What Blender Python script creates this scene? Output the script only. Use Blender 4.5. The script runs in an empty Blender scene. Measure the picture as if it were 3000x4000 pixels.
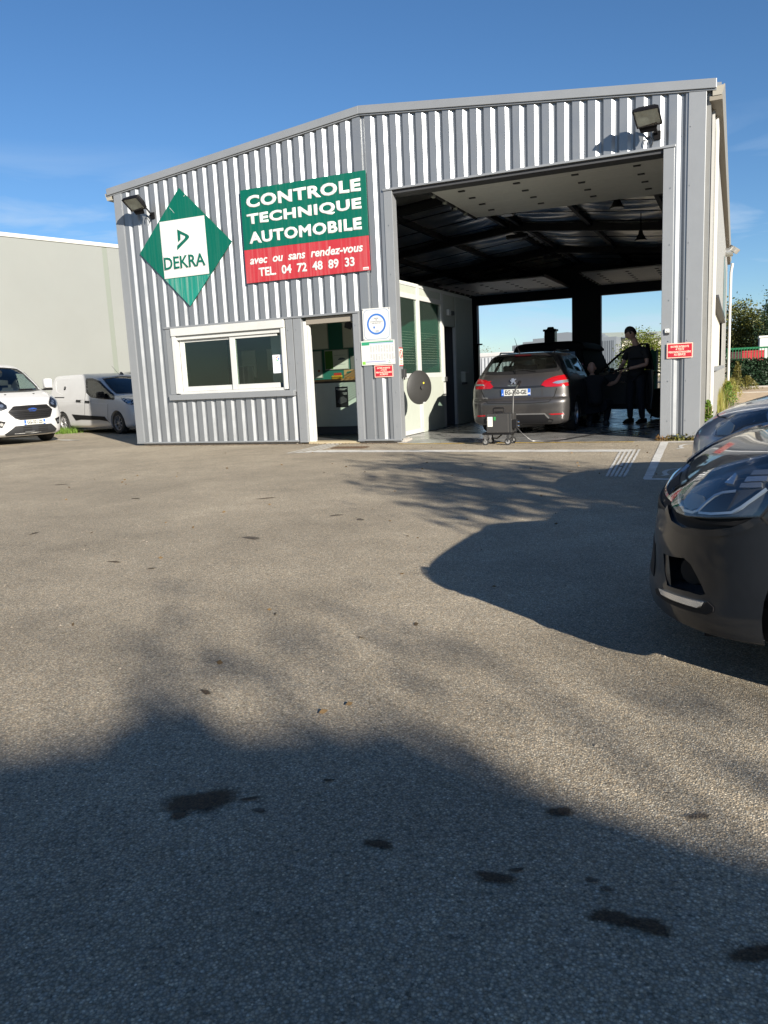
import bpy, bmesh, math, random
import numpy as np
from mathutils import Vector, Matrix, noise
from mathutils.bvhtree import BVHTree
from mathutils.geometry import delaunay_2d_cdt, tessellate_polygon

S = bpy.context.scene
COL = S.collection
R = math.radians
random.seed(7)

# ------------------------------------------------------------------ camera
cd = bpy.data.cameras.new('camera')
cam = bpy.data.objects.new('camera', cd)
COL.objects.link(cam)
cd.sensor_fit = 'VERTICAL'
cd.sensor_height = 36.0
cd.sensor_width = 27.0
cd.lens = 27.63
cd.clip_start = 0.05
cd.clip_end = 3000
_right = Vector((0.91445161, 0.40207228, -0.04600139))
_down = Vector((0.02558104, -0.17087031, -0.98496139))
_fwd = Vector((-0.40388595, 0.89952277, -0.16653806))
CAM = Vector((11.28835, -12.87229, 1.13))
_m = Matrix((_right, -_down, -_fwd)).transposed().to_4x4()
_m.translation = CAM
cam.matrix_world = _m
S.camera = cam

# ------------------------------------------------------------------ world, sun, exposure
SUN_EL, SUN_AZ = 20.0, math.degrees(math.atan2(0.785, -0.62))   # azimuth from +Y, clockwise
world = bpy.data.worlds.new('World')
S.world = world
world.use_nodes = True
wn, wl = world.node_tree.nodes, world.node_tree.links
wn.clear()
w_out = wn.new('ShaderNodeOutputWorld')
w_bg = wn.new('ShaderNodeBackground')
w_sky = wn.new('ShaderNodeTexSky')
w_sky.sky_type = 'NISHITA'
w_sky.sun_disc = False
w_sky.sun_elevation = R(SUN_EL)
w_sky.sun_rotation = R(SUN_AZ)
w_sky.altitude = 900
w_sky.air_density = 1.0
w_sky.dust_density = 0.35
w_sky.ozone_density = 4.0
w_bg.inputs['Strength'].default_value = 0.056
# thin cirrus: a noise stretched along the horizon, fading out above 25 degrees
w_tc = wn.new('ShaderNodeTexCoord')
w_map = wn.new('ShaderNodeMapping')
w_map.inputs['Scale'].default_value = (1.6, 1.6, 9.0)
w_map.inputs['Location'].default_value = (5.2, 0.9, 2.4)
w_nz = wn.new('ShaderNodeTexNoise')
w_nz.inputs['Scale'].default_value = 2.2
w_nz.inputs['Detail'].default_value = 7
w_nz.inputs['Roughness'].default_value = 0.55
w_nz.inputs['Distortion'].default_value = 0.6
w_r1 = wn.new('ShaderNodeMapRange')
w_r1.inputs['From Min'].default_value = 0.50
w_r1.inputs['From Max'].default_value = 0.72
w_sep = wn.new('ShaderNodeSeparateXYZ')
w_r2 = wn.new('ShaderNodeMapRange')
w_r2.inputs['From Min'].default_value = 0.27
w_r2.inputs['From Max'].default_value = 0.17
w_mul = wn.new('ShaderNodeMath'); w_mul.operation = 'MULTIPLY'
w_mul2 = wn.new('ShaderNodeMath'); w_mul2.operation = 'MULTIPLY'; w_mul2.inputs[1].default_value = 0.8
w_mix = wn.new('ShaderNodeMix'); w_mix.data_type = 'RGBA'
w_mix.inputs['B'].default_value = (5.2, 6.2, 7.4, 1)
wl.new(w_tc.outputs['Generated'], w_map.inputs['Vector'])
wl.new(w_map.outputs['Vector'], w_nz.inputs['Vector'])
wl.new(w_nz.outputs['Fac'], w_r1.inputs['Value'])
wl.new(w_tc.outputs['Generated'], w_sep.inputs['Vector'])
wl.new(w_sep.outputs['Z'], w_r2.inputs['Value'])
wl.new(w_r1.outputs['Result'], w_mul.inputs[0])
wl.new(w_r2.outputs['Result'], w_mul.inputs[1])
wl.new(w_mul.outputs[0], w_mul2.inputs[0])
wl.new(w_mul2.outputs[0], w_mix.inputs['Factor'])
wl.new(w_sky.outputs['Color'], w_mix.inputs['A'])
w_hs = wn.new('ShaderNodeHueSaturation')
w_hs.inputs['Saturation'].default_value = 1.1
w_hs.inputs['Value'].default_value = 1.0
wl.new(w_mix.outputs['Result'], w_hs.inputs['Color'])
w_tint = wn.new('ShaderNodeVectorMath'); w_tint.operation = 'MULTIPLY'
w_tint.inputs[1].default_value = (.93, .95, .98)
wl.new(w_hs.outputs['Color'], w_tint.inputs[0])
wl.new(w_tint.outputs[0], w_bg.inputs['Color'])
wl.new(w_bg.outputs['Background'], w_out.inputs['Surface'])

sd = bpy.data.lights.new('sun', 'SUN')
sd.energy = 5.0
sd.angle = R(0.53)
sd.color = (1.0, 0.92, 0.80)
sun = bpy.data.objects.new('sun', sd)
COL.objects.link(sun)
_el = R(SUN_EL)
TO_SUN = Vector((0.785 * math.cos(_el), -0.62 * math.cos(_el), math.sin(_el))).normalized()
sun.rotation_euler = TO_SUN.to_track_quat('Z', 'Y').to_euler()
sun.location = TO_SUN * 60

S.view_settings.view_transform = 'Standard'
S.view_settings.look = 'None'
S.view_settings.gamma = 1.0
S.view_settings.use_curve_mapping = False
S.view_settings.exposure = 1.2

# ------------------------------------------------------------------ materials
_M = {}

def mat(name, col, rough=0.5, metal=0.0, spec=0.5, coat=0.0, coat_rough=0.05, noise_amt=0.0, noise_scale=8.0,
        bump=0.0, bump_scale=60.0, alpha=1.0, dirt=0.0, streak=0.0, rough_var=0.0):
    """Principled material; noise_amt varies the colour, dirt adds brown grime, streak adds rain runs."""
    if name in _M:
        return _M[name]
    m = bpy.data.materials.new(name)
    m.use_nodes = True
    N, L = m.node_tree.nodes, m.node_tree.links
    b = N['Principled BSDF']
    b.inputs['Base Color'].default_value = (*col, 1)
    b.inputs['Roughness'].default_value = rough
    b.inputs['Metallic'].default_value = metal
    b.inputs['Specular IOR Level'].default_value = spec
    b.inputs['Coat Weight'].default_value = coat
    b.inputs['Coat Roughness'].default_value = coat_rough
    m.diffuse_color = (*col, 1)
    tc = N.new('ShaderNodeTexCoord')
    src = None
    if noise_amt or dirt or streak:
        src = N.new('ShaderNodeRGB'); src.outputs[0].default_value = (*col, 1)
        cur = src.outputs[0]
        if noise_amt:
            nz = N.new('ShaderNodeTexNoise'); nz.inputs['Scale'].default_value = noise_scale
            nz.inputs['Detail'].default_value = 8; nz.inputs['Roughness'].default_value = 0.62
            L.new(tc.outputs['Object'], nz.inputs['Vector'])
            mr = N.new('ShaderNodeMapRange'); mr.inputs['From Min'].default_value = 0.3; mr.inputs['From Max'].default_value = 0.7
            mr.inputs['To Min'].default_value = 1 - noise_amt; mr.inputs['To Max'].default_value = 1 + noise_amt
            L.new(nz.outputs['Fac'], mr.inputs['Value'])
            mx = N.new('ShaderNodeVectorMath'); mx.operation = 'SCALE'
            L.new(cur, mx.inputs[0]); L.new(mr.outputs['Result'], mx.inputs['Scale'])
            cur = mx.outputs[0]
        if dirt:
            nz = N.new('ShaderNodeTexNoise'); nz.inputs['Scale'].default_value = 1.7
            nz.inputs['Detail'].default_value = 10; nz.inputs['Roughness'].default_value = 0.7
            L.new(tc.outputs['Object'], nz.inputs['Vector'])
            mr = N.new('ShaderNodeMapRange'); mr.inputs['From Min'].default_value = 0.45; mr.inputs['From Max'].default_value = 0.75
            mr.inputs['To Max'].default_value = dirt
            L.new(nz.outputs['Fac'], mr.inputs['Value'])
            mx = N.new('ShaderNodeMix'); mx.data_type = 'RGBA'
            L.new(mr.outputs['Result'], mx.inputs['Factor']); L.new(cur, mx.inputs['A'])
            mx.inputs['B'].default_value = (0.16, 0.13, 0.10, 1)
            cur = mx.outputs['Result']
        if streak:
            mp = N.new('ShaderNodeMapping'); mp.inputs['Scale'].default_value = (14, 14, 0.5)
            L.new(tc.outputs['Object'], mp.inputs['Vector'])
            nz = N.new('ShaderNodeTexNoise'); nz.inputs['Scale'].default_value = 1.5; nz.inputs['Detail'].default_value = 6
            L.new(mp.outputs['Vector'], nz.inputs['Vector'])
            mr = N.new('ShaderNodeMapRange'); mr.inputs['From Min'].default_value = 0.45; mr.inputs['From Max'].default_value = 0.8
            mr.inputs['To Max'].default_value = streak
            L.new(nz.outputs['Fac'], mr.inputs['Value'])
            mx = N.new('ShaderNodeMix'); mx.data_type = 'RGBA'
            L.new(mr.outputs['Result'], mx.inputs['Factor']); L.new(cur, mx.inputs['A'])
            mx.inputs['B'].default_value = (0.5, 0.5, 0.46, 1)
            cur = mx.outputs['Result']
        L.new(cur, b.inputs['Base Color'])
    if rough_var:
        nz = N.new('ShaderNodeTexNoise'); nz.inputs['Scale'].default_value = 3.0; nz.inputs['Detail'].default_value = 8
        L.new(tc.outputs['Object'], nz.inputs['Vector'])
        mr = N.new('ShaderNodeMapRange'); mr.inputs['From Min'].default_value = 0.3; mr.inputs['From Max'].default_value = 0.7
        mr.inputs['To Min'].default_value = max(0.02, rough - rough_var); mr.inputs['To Max'].default_value = rough + rough_var
        L.new(nz.outputs['Fac'], mr.inputs['Value']); L.new(mr.outputs['Result'], b.inputs['Roughness'])
    if bump:
        nz = N.new('ShaderNodeTexNoise'); nz.inputs['Scale'].default_value = bump_scale; nz.inputs['Detail'].default_value = 4
        L.new(tc.outputs['Object'], nz.inputs['Vector'])
        bp = N.new('ShaderNodeBump'); bp.inputs['Strength'].default_value = bump; bp.inputs['Distance'].default_value = 0.01
        L.new(nz.outputs['Fac'], bp.inputs['Height']); L.new(bp.outputs['Normal'], b.inputs['Normal'])
    _M[name] = m
    return m

def glass(name, tint=(0.8, 0.9, 0.85), refl=0.06, rough=0.02, opacity=0.0, body=(0.02, 0.02, 0.02)):
    """Thin pane: sees through with a tint, mirrors by Fresnel, optionally partly opaque (frost)."""
    if name in _M:
        return _M[name]
    m = bpy.data.materials.new(name)
    m.use_nodes = True
    N, L = m.node_tree.nodes, m.node_tree.links
    N.remove(N['Principled BSDF'])
    out = N['Material Output']
    tr = N.new('ShaderNodeBsdfTransparent'); tr.inputs['Color'].default_value = (*tint, 1)
    gl = N.new('ShaderNodeBsdfGlossy'); gl.inputs['Roughness'].default_value = rough
    fr = N.new('ShaderNodeLayerWeight'); fr.inputs['Blend'].default_value = 0.5
    pw = N.new('ShaderNodeMath'); pw.operation = 'POWER'; pw.inputs[1].default_value = 4.0
    L.new(fr.outputs['Facing'], pw.inputs[0])
    ad = N.new('ShaderNodeMath'); ad.operation = 'MULTIPLY_ADD'; ad.inputs[1].default_value = 0.85; ad.inputs[2].default_value = 0.035 + refl * 0.25
    L.new(pw.outputs[0], ad.inputs[0])
    mx = N.new('ShaderNodeMixShader')
    base = tr.outputs[0]
    if opacity:
        df = N.new('ShaderNodeBsdfDiffuse'); df.inputs['Color'].default_value = (*body, 1)
        m2 = N.new('ShaderNodeMixShader'); m2.inputs[0].default_value = opacity
        L.new(tr.outputs[0], m2.inputs[1]); L.new(df.outputs[0], m2.inputs[2])
        base = m2.outputs[0]
    L.new(ad.outputs[0], mx.inputs[0]); L.new(base, mx.inputs[1]); L.new(gl.outputs[0], mx.inputs[2])
    L.new(mx.outputs[0], out.inputs['Surface'])
    m.diffuse_color = (*tint, 1)
    _M[name] = m
    return m

# ------------------------------------------------------------------ objects, tags
def tag(o, label=None, cat=None, group=None, kind=None):
    if label: o['label'] = label
    if cat: o['category'] = cat
    if group: o['group'] = group
    if kind: o['kind'] = kind
    return o

def empty(name, loc=(0, 0, 0), rz=0.0, label=None, cat=None, group=None, kind=None):
    o = bpy.data.objects.new(name, None)
    o.empty_display_size = 0.2
    COL.objects.link(o)
    o.matrix_world = Matrix.Translation(loc) @ Matrix.Rotation(rz, 4, 'Z')
    return tag(o, label, cat, group, kind)

def adopt(o, parent, local=False):
    o.parent = parent
    if not local:
        # world-space mesh under a placed parent
        mw = Matrix.Identity(4)
        p = parent
        while p is not None:
            mw = p.matrix_basis @ mw if p.parent is None else p.matrix_parent_inverse @ p.matrix_basis @ mw
            p = p.parent
        o.matrix_parent_inverse = mw.inverted()

def copy_tree(o, parent=None):
    c = o.copy()
    COL.objects.link(c)
    c.parent = parent
    for ch in o.children:
        copy_tree(ch, c)
    return c

class MB:
    """Collects simple shapes and links them as ONE mesh object."""
    def __init__(s):
        s.v, s.f = [], []
    def add(s, vs, fs):
        n = len(s.v)
        s.v += [tuple(p) for p in vs]
        s.f += [tuple(i + n for i in f) for f in fs]
        return s
    def box(s, x0, x1, y0, y1, z0, z1):
        return s.add([(x0, y0, z0), (x1, y0, z0), (x1, y1, z0), (x0, y1, z0), (x0, y0, z1), (x1, y0, z1), (x1, y1, z1), (x0, y1, z1)],
                     [(0, 3, 2, 1), (4, 5, 6, 7), (0, 1, 5, 4), (1, 2, 6, 5), (2, 3, 7, 6), (3, 0, 4, 7)])
    def prism(s, poly, d):
        """closed solid: polygon of 3D points pushed along vector d"""
        n = len(poly); d = Vector(d)
        vs = [Vector(p) for p in poly] + [Vector(p) + d for p in poly]
        fs = [tuple(range(n - 1, -1, -1)), tuple(range(n, 2 * n))] + [(i, (i + 1) % n, n + (i + 1) % n, n + i) for i in range(n)]
        return s.add(vs, fs)
    def cyl(s, p0, p1, r0, r1=None, n=16, caps=True):
        r1 = r0 if r1 is None else r1
        p0, p1 = Vector(p0), Vector(p1)
        d = (p1 - p0).normalized()
        a = d.orthogonal().normalized(); b = d.cross(a)
        vs = []
        for p, r in ((p0, r0), (p1, r1)):
            for i in range(n):
                t = 2 * math.pi * i / n
                vs.append(p + (a * math.cos(t) + b * math.sin(t)) * r)
        fs = [(i, (i + 1) % n, n + (i + 1) % n, n + i) for i in range(n)]
        if caps:
            fs += [tuple(range(n - 1, -1, -1)), tuple(range(n, 2 * n))]
        return s.add(vs, fs)
    def tube(s, path, r, n=8):
        path = [Vector(p) for p in path]
        rings = []
        prev = None
        for i, p in enumerate(path):
            t = (path[min(i + 1, len(path) - 1)] - path[max(i - 1, 0)]).normalized()
            if prev is None:
                a = t.orthogonal().normalized()
            else:
                a = (prev - t * prev.dot(t)).normalized()
            prev = a
            b = t.cross(a)
            rr = r[i] if isinstance(r, (list, tuple)) else r
            rings.append([p + (a * math.cos(2 * math.pi * k / n) + b * math.sin(2 * math.pi * k / n)) * rr for k in range(n)])
        vs = [v for g in rings for v in g]
        fs = [(i * n + k, i * n + (k + 1) % n, (i + 1) * n + (k + 1) % n, (i + 1) * n + k) for i in range(len(path) - 1) for k in range(n)]
        fs += [tuple(range(n - 1, -1, -1)), tuple((len(path) - 1) * n + k for k in range(n))]
        return s.add(vs, fs)
    def lathe(s, prof, o=(0, 0, 0), ax=(0, 0, 1), n=24, closed=False):
        """prof: list of (radius, height along axis)"""
        o = Vector(o); d = Vector(ax).normalized()
        a = d.orthogonal().normalized(); b = d.cross(a)
        vs = []
        for r, h in prof:
            for k in range(n):
                t = 2 * math.pi * k / n
                vs.append(o + d * h + (a * math.cos(t) + b * math.sin(t)) * r)
        m = len(prof)
        rng = range(m if closed else m - 1)
        fs = [(i * n + k, i * n + (k + 1) % n, ((i + 1) % m) * n + (k + 1) % n, ((i + 1) % m) * n + k) for i in rng for k in range(n)]
        if not closed:
            if prof[0][0] > 1e-4: fs.append(tuple(range(n - 1, -1, -1)))
            if prof[-1][0] > 1e-4: fs.append(tuple((m - 1) * n + k for k in range(n)))
        return s.add(vs, fs)
    def quad(s, a, b, c, d):
        return s.add([a, b, c, d], [(0, 1, 2, 3)])
    def xform(s, M):
        s.v = [tuple(M @ Vector(p)) for p in s.v]
        return s
    def mesh(s, name, m, smooth=0, bevel=0.0):
        me = bpy.data.meshes.new(name)
        me.from_pydata(s.v, [], s.f)
        bm = bmesh.new(); bm.from_mesh(me)
        if smooth or bevel:
            bmesh.ops.remove_doubles(bm, verts=bm.verts, dist=1e-5)
        bmesh.ops.recalc_face_normals(bm, faces=bm.faces)
        if bevel:
            es = [e for e in bm.edges if len(e.link_faces) == 2 and e.calc_face_angle(0) > 0.6]
            if es:
                bmesh.ops.bevel(bm, geom=es, offset=bevel, segments=2, profile=0.5, affect='EDGES', clamp_overlap=True)
        if smooth:
            for f in bm.faces: f.smooth = True
            for e in bm.edges:
                if len(e.link_faces) == 2 and e.calc_face_angle(0) > R(smooth): e.smooth = False
        bm.to_mesh(me); bm.free()
        if m is not None:
            for k in (m if isinstance(m, (list, tuple)) else [m]): me.materials.append(k)
        return me
    def build(s, name, m, parent=None, local=False, smooth=0, bevel=0.0):
        o = bpy.data.objects.new(name, s.mesh(name, m, smooth, bevel))
        COL.objects.link(o)
        if parent is not None: adopt(o, parent, local)
        return o

def sharp(me, deg=35):
    bm = bmesh.new(); bm.from_mesh(me)
    for f in bm.faces: f.smooth = True
    for e in bm.edges:
        if len(e.link_faces) == 2 and e.calc_face_angle(0) > R(deg): e.smooth = False
    bm.to_mesh(me); bm.free()

def text(s, name, m, origin, ux, uy, width, height, depth=0.002, bold=0.0, shear=0.0, parent=None, local=False, align='L', spacing=1.0):
    """Lettering as geometry. origin = lower left (or centre bottom with align C) of the text, ux/uy unit vectors;
    width/height = size of the whole line (width None keeps the font's proportion)."""
    cu = bpy.data.curves.new(name, 'FONT')
    cu.body = s
    cu.size = 1.0
    cu.bevel_depth = bold
    cu.bevel_resolution = 0
    cu.extrude = 0.001
    cu.shear = shear
    cu.space_character = spacing
    cu.resolution_u = 3
    o = bpy.data.objects.new(name, cu)
    COL.objects.link(o)
    dg = bpy.context.evaluated_depsgraph_get()
    me = bpy.data.meshes.new_from_object(o.evaluated_get(dg))
    bpy.data.objects.remove(o); bpy.data.curves.remove(cu)
    co = np.empty(len(me.vertices) * 3); me.vertices.foreach_get('co', co); co = co.reshape(-1, 3)
    mn, mx = co.min(0), co.max(0)
    hy = height / (mx[1] - mn[1])
    hx = hy if width is None else width / (mx[0] - mn[0])
    w = (mx[0] - mn[0]) * hx
    off = {'L': 0.0, 'C': -w / 2, 'R': -w}[align]
    ux, uy = Vector(ux), Vector(uy); uz = ux.cross(uy)
    o0 = Vector(origin)
    pts = [o0 + ux * ((c[0] - mn[0]) * hx + off) + uy * ((c[1] - mn[1]) * hy) for c in co]
    zz = co[:, 2] - mn[2]
    zs = depth / max(1e-6, mx[2] - mn[2])
    me.vertices.foreach_set('co', np.array([p + uz * (z * zs) for p, z in zip(pts, zz)]).ravel())
    me.update()
    me.materials.clear(); me.materials.append(m)
    me.name = name
    ob = bpy.data.objects.new(name, me)
    COL.objects.link(ob)
    if parent is not None: adopt(ob, parent, local)
    return ob
# ------------------------------------------------------------------ vehicle bodies
def pchip(Y, sub):
    """shape-preserving interpolation of key rows over the row index, sub steps per interval"""
    Y = np.asarray(Y, float); n = len(Y)
    d = np.diff(Y, axis=0)
    m = np.zeros_like(Y)
    for i in range(1, n - 1):
        a, b = d[i - 1], d[i]
        ok = a * b > 0
        with np.errstate(divide='ignore', invalid='ignore'):
            h = 2 * a * b / (a + b)
        m[i] = np.where(ok, h, 0)
    m[0], m[-1] = d[0], d[-1]
    out = []
    for i in range(n - 1):
        k = sub if isinstance(sub, int) else sub[i]
        for j in range(k):
            t = j / k
            h00 = 2 * t**3 - 3 * t**2 + 1; h10 = t**3 - 2 * t**2 + t
            h01 = -2 * t**3 + 3 * t**2; h11 = t**3 - t**2
            out.append(h00 * Y[i] + h10 * m[i] + h01 * Y[i + 1] + h11 * m[i + 1])
    out.append(Y[-1])
    return np.array(out)

def slices_body(keys, sub=4, nq=12, ns=34, taper_f=0.0, taper_r=0.0):
    """Closed body from horizontal slices.  Key row: z, xf, xr, half width, front sweep, rear sweep, front exponent, rear exponent.
    x runs forward with the nose near 0, y to the left, z up from the ground."""
    K = pchip(keys, sub)
    rings = []
    for z, xf, xr, w, cf, cr, pf, pr in K:
        half = []
        for i in range(nq + 1):
            th = math.pi / 2 * i / nq
            half.append((xf - cf + cf * max(0, math.cos(th)) ** (2 / pf), w * math.sin(th) ** (2 / pf)))
        x0, x1 = xf - cf, xr + cr
        for i in range(1, ns):
            half.append((x0 + (x1 - x0) * i / ns, w))
        for i in range(nq, -1, -1):
            th = math.pi / 2 * i / nq
            half.append((xr + cr - cr * max(0, math.cos(th)) ** (2 / pr), w * math.sin(th) ** (2 / pr)))
        L = xf - xr
        pts = []
        for x, y in half:
            u = (x - xr) / L * 2 - 1            # -1 rear .. 1 front
            s = 1 - (taper_f * max(0, u) ** 3 if u > 0 else taper_r * (-u) ** 3)
            pts.append((x, y * s, z))
        ring = pts + [(x, -y, z) for x, y, z in reversed(pts[1:-1])]
        rings.append(ring)
    n = len(rings[0])
    bm = bmesh.new()
    V = [[bm.verts.new(p) for p in r] for r in rings]
    for i in range(len(V) - 1):
        for k in range(n):
            bm.faces.new((V[i][k], V[i][(k + 1) % n], V[i + 1][(k + 1) % n], V[i + 1][k]))
    h = n // 2
    for r, flip in ((V[0], True), (V[-1], False)):      # caps as strips across the width
        for k in range(h):
            a, b, c, d = r[k], r[k + 1], r[(n - k - 1) % n], r[(n - k) % n]
            vs = []
            for q in (a, b, c, d):
                if q not in vs: vs.append(q)
            if len(vs) >= 3:
                try: bm.faces.new(vs)
                except ValueError: pass
    bmesh.ops.recalc_face_normals(bm, faces=bm.faces)
    return bm

class Body:
    """A vehicle: root empty, lofted shell with carved wheel arches and window openings, and patches that follow it."""
    def __init__(s, bm):
        s.bm = bm
        s.bvh = BVHTree.FromBMesh(bm)
    def hit(s, p, d):
        d = Vector(d).normalized()
        r = s.bvh.ray_cast(Vector(p) - d * 6, d)
        if r[0] is None:
            q = s.bvh.find_nearest(Vector(p)); return q[0], q[1]
        return r[0], r[1]
    @staticmethod
    def basis(d):
        d = Vector(d).normalized()
        a = Vector((0, 0, 1)).cross(d)
        if a.length < 1e-3: a = Vector((0, 1, 0))
        a.normalize()
        return d, a, d.cross(a).normalized()
    def carve(s, cutters):
        """boolean difference of the closed shell with MB solids"""
        me = bpy.data.meshes.new('tmp'); s.bm.to_mesh(me)
        o = bpy.data.objects.new('tmp', me); COL.objects.link(o)
        cs = []
        for c in cutters:
            co = c.build('cutter', None); cs.append(co)
            m = o.modifiers.new('b', 'BOOLEAN'); m.operation = 'DIFFERENCE'; m.object = co; m.solver = 'EXACT'
        dg = bpy.context.evaluated_depsgraph_get()
        nm = bpy.data.meshes.new_from_object(o.evaluated_get(dg))
        s.bm.free(); s.bm = bmesh.new(); s.bm.from_mesh(nm)
        bpy.data.objects.remove(o)
        for c in cs: bpy.data.objects.remove(c)
    def window_hole(s, loop, d, shrink=0.0):
        """delete shell faces inside the loop (3D points) seen along d"""
        d, a, b = s.basis(d)
        poly = [(Vector(p).dot(a), Vector(p).dot(b)) for p in loop]
        zc = sum(Vector(p).dot(d) for p in loop) / len(loop)
        def inside(x, y):
            c = False; n = len(poly)
            for i in range(n):
                x0, y0 = poly[i]; x1, y1 = poly[(i + 1) % n]
                if (y0 > y) != (y1 > y) and x < (x1 - x0) * (y - y0) / (y1 - y0) + x0: c = not c
            return c
        dele = []
        for f in s.bm.faces:
            c = f.calc_center_median()
            if f.normal.dot(d) < -0.05 and abs(c.dot(d) - zc) < 0.7 and inside(c.dot(a), c.dot(b)): dele.append(f)
        bmesh.ops.delete(s.bm, geom=dele, context='FACES')
    def shell(s, name, mats, root, thick=0.018, deg=38):
        me = bpy.data.meshes.new(name)
        s.bm.to_mesh(me)
        for m in mats: me.materials.append(m)
        sharp(me, deg)
        o = bpy.data.objects.new(name, me); COL.objects.link(o); adopt(o, root, True)
        if thick:
            md = o.modifiers.new('shell', 'SOLIDIFY'); md.thickness = thick; md.offset = -1; md.material_offset = 1; md.material_offset_rim = 1
        return o
    def patch(s, name, m, loop, d, root, off=0.003, grid=0.04, skirt=0.01, dome=0.0):
        """a panel bounded by loop (3D points near the surface), projected along d, standing off the shell"""
        d, a, b = s.basis(d)
        pl = [Vector(p) for p in loop]
        # densify the outline
        q = []
        for i, p in enumerate(pl):
            e = pl[(i + 1) % len(pl)]
            k = max(1, int((e - p).length / grid))
            q += [p.lerp(e, j / k) for j in range(k)]
        o2 = [Vector((p.dot(a), p.dot(b))) for p in q]
        n = len(o2)
        xs = [p.x for p in o2]; ys = [p.y for p in o2]
        inner = []
        y = min(ys) + grid / 2
        while y < max(ys):
            x = min(xs) + grid / 2
            while x < max(xs):
                c = False; dm = 9
                for i in range(n):
                    p0, p1 = o2[i], o2[(i + 1) % n]
                    if (p0.y > y) != (p1.y > y) and x < (p1.x - p0.x) * (y - p0.y) / (p1.y - p0.y) + p0.x: c = not c
                    dm = min(dm, math.hypot(p0.x - x, p0.y - y))
                if c and dm > grid * 0.55: inner.append(Vector((x, y)))
                x += grid
            y += grid
        vo, eo, fo, *_ = delaunay_2d_cdt(o2 + inner, [], [list(range(n))], 1, 1e-5)
        zc = sum(p.dot(d) for p in q) / n
        P, Nn = [], []
        for v in vo:
            p = a * v.x + b * v.y + d * zc
            h, nn = s.hit(p, d)
            if nn.dot(d) > 0: nn = -nn
            P.append(h); Nn.append(nn)
        bnd = {}
        for f in fo:
            for i in range(len(f)):
                e = (f[i], f[(i + 1) % len(f)])
                if (e[1], e[0]) in bnd: del bnd[(e[1], e[0])]
                else: bnd[e] = 1
        mb = MB()
        top = []
        for p, nn, v in zip(P, Nn, vo):
            k = 0
            if dome:
                dm = min((Vector((v.x, v.y)) - w).length for w in o2)
                k = dome * min(1, dm / 0.06) ** 0.5
            top.append(p + nn * (off + k))
        mb.add(top, fo)
        if skirt:
            for (i, j) in bnd:
                mb.quad(top[j], top[i], P[i] - Nn[i] * skirt, P[j] - Nn[j] * skirt)
        o = mb.build(name, m, root, True, smooth=40)
        return o
    def ribbon(s, name, m, path, d, root, width=0.006, off=0.0015, closed=False, step=0.04, skirt=0.004, per=False):
        """a thin band laid along a path on the shell (seal, trim, panel joint)"""
        pl = [Vector(p) for p in path]
        if closed: pl.append(pl[0])
        q = []
        for i in range(len(pl) - 1):
            k = max(1, int((pl[i + 1] - pl[i]).length / step))
            q += [pl[i].lerp(pl[i + 1], j / k) for j in range(k)]
        q.append(pl[-1])
        H = [s.hit(p, d) for p in q]
        n = len(H)
        l, r, li, ri = [], [], [], []
        for i, (p, nn) in enumerate(H):
            if nn.dot(Vector(d)) > 0: nn = -nn
            if closed:
                t = H[(i + 1) % (n - 1)][0] - H[(i - 1) % (n - 1)][0]
            else:
                t = H[min(i + 1, n - 1)][0] - H[max(i - 1, 0)][0]
            if t.length < 1e-6: t = Vector((1, 0, 0))
            sd = nn.cross(t).normalized() * width / 2
            l.append(p + sd + nn * off); r.append(p - sd + nn * off)
            li.append(p + sd * 1.0 - nn * skirt); ri.append(p - sd * 1.0 - nn * skirt)
        mb = MB()
        for i in range(n - 1):
            mb.quad(l[i], l[i + 1], r[i + 1], r[i])
            mb.quad(li[i], li[i + 1], l[i + 1], l[i])
            mb.quad(r[i], r[i + 1], ri[i + 1], ri[i])
        return mb.build(name, m, root, True, smooth=60)

def arches(wheels, r, w, depth=0.34, gap=0.055):
    out = []
    for x in wheels:
        for sgn in (1, -1):
            out.append(MB().cyl((x, sgn * (w - depth), r * 0.93), (x, sgn * (w + 0.3), r * 0.93), r + gap, n=40))
    return out

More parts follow.
